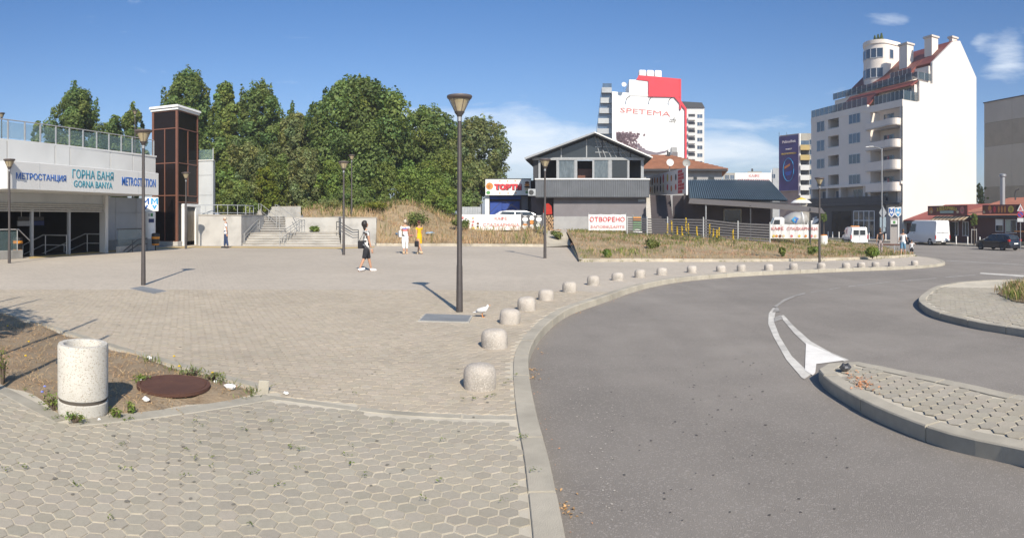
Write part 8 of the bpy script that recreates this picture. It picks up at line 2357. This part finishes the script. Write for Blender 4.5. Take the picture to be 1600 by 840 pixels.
person('small child in a white shirt and dark shorts led by the hand', 1424.5, 0, 1.02, 5, M_HAIRBR, [('trousers', M_CBLACK, dict(len=.5, loose=1.15, name='shorts')), ('shirt', M_CWHITE, dict(sleeve=.3, loose=1.1)), ('shoes', M_CBLACK)],
       d=39.4, foot=base(xg, yg), legs=((8, 4), (-9, 14)), arms=((60, 30), (2, 10)), spread=(30, 8), build=1.1)

# ------------------------------------------------------------------ pigeon
px_, py_ = gp(754, 495.5)
pg = thing('pigeon', 'white pigeon standing on the paving beside the nearest lamp', 'bird', (px_, py_, base(px_, py_)), facing(754) + R(80))
M_PIG = mat('white_feathers', (.72, .71, .69), (.62, .61, .60), scale=30, rough=.8)
V, Fc = skinned([(0, 0, .125), (0, -.05, .145), (0, -.085, .18), (0, -.10, .215), (0, -.105, .225), (0, .06, .11), (0, .13, .09), (0, .18, .08)], [(0, 1), (1, 2), (2, 3), (3, 4), (0, 5), (5, 6), (6, 7)],
                [(.052, .055), (.045, .045), (.026, .026), (.027, .027), (.02, .02), (.042, .036), (.024, .013), (.022, .005)], 0, 2)
MB().add(V, Fc).build('body', M_PIG, pg, smooth=180)
MB().cyl((0, -.118, .220), (0, -.148, .212), .007, .002, n=6).build('beak', PR['orange'], pg)
for s in (-1, 1):
    MB().ball((s * .05, .03, .128), (.013, .085, .034), 10).build('wing', mat('grey_feathers', (.55, .55, .55)), pg, smooth=180)
    MB().ball((s * .021, -.112, .222), .004, 6).build('eye', PR['darkb'], pg)
    b = MB(); b.tube([(s * .022, 0, .085), (s * .024, .008, .045), (s * .024, -.004, .004)], .005, n=5)
    for a in (-.5, 0, .5): b.tube([(s * .024, -.004, .004), (s * .024 + math.sin(a) * .03, -.004 - math.cos(a) * .03, .003)], .0035, n=4)
    b.build('leg', PR['orange'], pg)

# ------------------------------------------------------------------ litter, leaves and small weeds
g = np.random.default_rng(77)
def scatter_leaves(name, pts, spread, size, kind, zf, per, asp=.5):
    P = []
    for (x, y), n in zip(pts, per):
        for _ in range(n): 
            a, b_ = x + g.normal(0, spread), y + g.normal(0, spread); P.append((a, b_, zf(a, b_) + g.uniform(.004, .012)))
    P = np.array(P); Nn = np.stack([g.normal(0, .35, len(P)), g.normal(0, .35, len(P)), np.ones(len(P))], 1)
    V, _ = leaf_cloud(P, Nn, size, None, g, asp); t = g.uniform(.6, 1.5, (len(P), 1)) * np.array([[1.2, 1.05, .9]])
    leaf_mesh(name, V, t, LEAF[kind], kind='stuff')
rz_ = lambda x, y: base(x, y) + ROADZ
lp = [gp(*p, ROADZ) for p in ((836, 578), (833, 592), (835, 585), (848, 552), (846, 543), (880, 792), (884, 800), (878, 795), (874, 768), (905, 489), (925, 477), (978, 455), (1070, 438), (1086, 436.5))]
scatter_leaves('dead_leaves', lp, .05, .014, 'dry', rz_, [16, 18, 14, 6, 5, 14, 12, 14, 5, 8, 6, 8, 10, 8])
ks_ = offset(K_IN, KERB_W + .10)
scatter_leaves('dead_leaves', [tuple(ks_[int(i)]) for i in g.integers(15, len(ks_) - 80, 120)], .07, .010, 'brown', rz_, [2] * 120)
il = [gp(*p, .02) for p in ((1340, 589), (1348, 596), (1352, 601), (1345, 603), (1337, 583), (1362, 606))]
scatter_leaves('dead_leaves', il, .06, .016, 'brown', lambda x, y: base(x, y) + .012, [34, 40, 30, 22, 12, 10])
def ground_spots(name, n, region, r0, r1, m, zf, test):
    b = MB(); k = 0
    while k < n:
        px, py_ = g.uniform(*region[0]), g.uniform(*region[1]); x, y = gp(px, py_, ROADZ)
        if not test(x, y): continue
        r = g.uniform(r0, r1); z = zf(x, y); a0 = g.uniform(0, 6)
        b.add([(x + r * (1 + .3 * math.sin(j * 2.1 + a0)) * math.cos(j * math.pi / 3.5 + a0), y + 1.3 * r * math.sin(j * math.pi / 3.5 + a0), z) for j in range(7)], [tuple(range(7))]); k += 1
    b.build(name, m, kind='stuff')
M_SPOT = mat('oil_spots', (.085, .078, .073), rough=.8)
on_road = lambda x, y: not inside((x, y), plaza_poly) and not inside((x, y), isl_poly) and x > .6
ground_spots('oil_spots', 34, ((1040, 1200), (560, 720)), .006, .015, M_SPOT, lambda x, y: rz_(x, y) + .003, on_road)
ground_spots('oil_spots', 60, ((950, 1350), (500, 830)), .004, .011, M_SPOT, lambda x, y: rz_(x, y) + .003, on_road)
M_CHIP = mat('pale_chips', (.50, .46, .40), rough=.9)
ground_spots('pale_chips', 90, ((835, 960), (600, 835)), .003, .009, M_CHIP, lambda x, y: rz_(x, y) + .003, on_road)
sx_, sy_ = g.uniform(-9, -2.2, 9000), g.uniform(4.6, 11, 9000); k_ = inside_np(sx_, sy_, BED) & (np.sin(sx_ * 3.1) * np.sin(sy_ * 2.7) + g.normal(0, .5, 9000) > -.25)
scatter_leaves('straw_litter', list(zip(sx_[k_][:1500], sy_[k_][:1500])), .03, .026, 'dry', bed_z, [3] * 1500, .09)
on_pav = lambda x, y: inside((x, y), plaza_poly) and not inside((x, y), BED) and x < K[0].x - .1
ground_spots('gum_spots', 80, ((60, 800), (470, 830)), .006, .017, mat('gum_grey', (.20, .185, .155), rough=.9), lambda x, y: base(x, y) + .006, on_pav)
# tufts in the joints of the paving
P = []
for _ in range(34):
    px, py_ = g.uniform(20, 820), g.uniform(600, 836); x, y = gp(px, py_)
    if inside((x, y), BED): continue
    P.append((x, y))
for px, py_ in ((455, 702), (468, 706), (548, 728), (790, 604), (797, 598), (741, 626), (806, 590), (725, 628), (813, 690), (817, 688), (833, 742), (760, 625), (772, 622), (38, 610), (50, 621), (62, 632), (85, 655), (72, 641), (203, 657), (198, 660), (95, 652), (8, 735), (35, 733), (117, 760), (305, 720)): P += [gp(px, py_)] * 2
P = np.array(P); n = len(P); per = 7
X = np.repeat(P[:, 0], per) + g.normal(0, .018, n * per); Y = np.repeat(P[:, 1], per) + g.normal(0, .018, n * per)
Pn = np.stack([X, Y, np.full(len(X), .008) + g.uniform(0, .018, len(X))], 1); Nn = np.stack([g.normal(0, .6, len(X)), g.normal(0, .6, len(X)), np.ones(len(X))], 1)
V, _ = leaf_cloud(Pn, Nn, .010, None, g, .45); leaf_mesh('joint_weeds', V, g.uniform(.6, 1.2, (len(X), 1)).repeat(3, 1), LEAF['mid'], kind='stuff')
# weeds and straw in the near bed
for i, (px, py_, h, w, kk, lab) in enumerate(((85, 640, 34, 36, 'light', 'green weed with a blue flower left of the concrete bin'), (118, 662, 16, 34, 'light', 'small green weed growing against the foot of the concrete bin'), (180, 652, 22, 30, 'light', 'small green weed right of the concrete bin'), (203, 646, 24, 18, 'light', 'bright green weed on the edging between bin and manhole'),
                                             (225, 604, 16, 30, 'light', 'green weed at the left edge of the rusty manhole cover'), (298, 590, 14, 46, 'olive', 'straggling weed behind the rusty manhole cover'), (330, 598, 13, 40, 'olive', 'low weed between manhole and marker block'), (4, 600, 66, 22, 'mid', 'tall weed with yellow flowers at the far left edge of the bed'))):
    x, y = gp(px, py_); d = math.hypot(x, y)
    shrub(px, d, h, w, kk, bed_z, lab, 200 + i, 110, .016, 'green weeds in the soil bed', 'bed_weed')
for i, (x, y) in enumerate([gp(66, 623), gp(70, 616), gp(45, 545), gp(40, 570), gp(272, 566), gp(280, 585), gp(12, 520), gp(332, 596)]):
    o = MB().ball((0, 0, .02), (.017, .017, .010), 8).build('wild_flower', mat('chicory_blue', (.18, .22, .55)) if i < 2 else LEAF['flower'], loc=(x, y, bed_z(x, y) + .05))
    if i >= 2:
        a = o.data.attributes.new('tint', 'FLOAT_COLOR', 'FACE'); a.data.foreach_set('color', np.ones(len(o.data.polygons) * 4, np.float32))
    tag(o, ['pale blue flower beside the concrete bin', 'second pale blue flower beside the concrete bin'][i] if i < 2 else 'small yellow wild flower ' + ['', '', 'in the shade behind the concrete bin', 'left of the concrete bin rim', 'behind the rusty manhole cover', 'at the back edge of the manhole cover', 'near the far left edge of the bed', 'right of the manhole cover'][i], 'flower', 'wild flowers in the soil bed')
M_PAPER = mat('white_paper', (.75, .74, .72), rough=.8)
for i, (px, py_, s, m_, lab, nm) in enumerate(((360, 613, .06, M_PAPER, 'crumpled white paper near the pointed end of the bed', 'paper_scrap'), (222, 604, .05, M_PAPER, 'white paper scrap left of the rusty manhole cover', 'paper_scrap'), (337, 603, .025, M_PAPER, 'tiny white scrap between manhole and crumpled paper', 'paper_scrap'), (228, 634, .045, M_PAPER, 'torn white paper below the manhole cover', 'paper_scrap'), (233, 569, .045, M_PAPER, 'white stone on the back edge of the soil bed', 'white_stone'), (155, 657, .02, M_PAPER, 'small white scrap at the foot of the concrete bin', 'paper_scrap'), (447, 617, .03, M_PAPER, 'white scrap on the paving right of the marker block', 'paper_scrap'))):
    x, y = gp(px, py_); b = MB(); b.ball((0, 0, s * .5), (s, s * .7, s * .5), 8)
    b.v = [p * (1 + .35 * math.sin(p.x * 190 + i) * math.cos(p.y * 170 + p.z * 210)) for p in b.v]
    o = b.build(nm, m_, loc=(x, y, (bed_z(x, y) if inside((x, y), BED) else 0) - .004)); o.rotation_euler = (0, 0, i); tag(o, lab, 'litter' if nm == 'paper_scrap' else 'stone')
x, y = gp(1321, 579, .015); b = MB(); b.ball((0, 0, .045), (.075, .055, .045), 12)
b.v = [p * (1 + .28 * math.sin(p.x * 90) * math.cos(p.y * 80 + p.z * 100)) for p in b.v]
tag(b.build('crumpled_can', mat('dark_foil', (.05, .05, .055), (.16, .16, .17), scale=25, rough=.35, metal=.6), loc=(x, y, base(x, y) + .01)), 'crushed dark can lying on the nose of the traffic island', 'litter')
for px, d, w, h, m_, lab in ((671, 42.0, .62, .16, mat('blue_plastic', (.08, .30, .55), (.45, .50, .55), scale=3, rough=.4), 'blue and white plastic bag lying on the dry bank'), (620, 41.2, .2, .13, mat('dull_blue_plastic', (.10, .17, .26), rough=.4), 'small dark blue bag lying on the dry bank'), (640, 41.2, .6, .10, M_PINK, 'pinkish plastic strip lying on the bank behind the strollers')):
    x, y = at(px, d); b = MB(); b.ball((0, 0, h * .4), (w / 2, w * .3, h / 2), 12); b.v = [p * (1 + .25 * math.sin(p.x * 17) * math.cos(p.z * 40 + p.y * 20)) for p in b.v]
    tag(b.build('plastic_bag', m_, loc=(x, y, bank_z(x, y) + .12)), lab, 'plastic bag')
# things just left of the picture whose shade falls on the bed and the paving
for i, (x, y, h) in enumerate(((-7.35, 3.55, 5.1), (-7.95, 3.6, 5.0), (-5.05, 3.1, 4.4), (-4.25, 2.9, 3.7))):
    o = MB().lathe([(.03, 0), (.026, h), (0, h + .02)], 8).build('metal_post', M_GALV, loc=(x, y, 0)); tag(o, ['tallest', 'second tallest', 'third tallest', 'shortest'][i] + ' thin grey post beyond the left edge casting a line of shadow', 'post', 'thin posts left of the bed')
gq = np.random.default_rng(31)
t = thing('roadside_tree', 'small dense tree beyond the left edge that shades the soil bed', 'tree', (-6.25, 2.0, 0), 0)
LL = [(gq.uniform(-.7, .7), gq.uniform(-.6, .6), gq.uniform(2.9, 4.6), .5, .5, .45) for _ in range(14)]
P, Nn, tint = lump_leaves(LL, 3000, .07, gq); V, _ = leaf_cloud(P, Nn, .07, tint, gq); leaf_mesh('foliage', V, tint, LEAF['mid'], t)
b = MB(); 
for l in LL[:6]: b.tube([(0, 0, -.1), (l[0] * .5, l[1] * .5, l[2] * .6), l[:3]], [.05, .03, .01], n=5)
b.build('trunk', M_BARK, t)
# ------------------------------------------------------------------ a thin summer haze
hm = bpy.data.materials.new('haze'); hm.use_nodes = True; hm.node_tree.nodes.clear()
ho = hm.node_tree.nodes.new('ShaderNodeOutputMaterial'); hv_ = hm.node_tree.nodes.new('ShaderNodeVolumePrincipled')
hv_.inputs['Color'].default_value = (.93, .95, 1.0, 1); hv_.inputs['Density'].default_value = .0008; hv_.inputs['Anisotropy'].default_value = .2
hm.node_tree.links.new(hv_.outputs[0], ho.inputs['Volume'])
MB().box(-1850, 1850, -1850, 1850, -4, 38).build('haze', hm, kind='stuff')
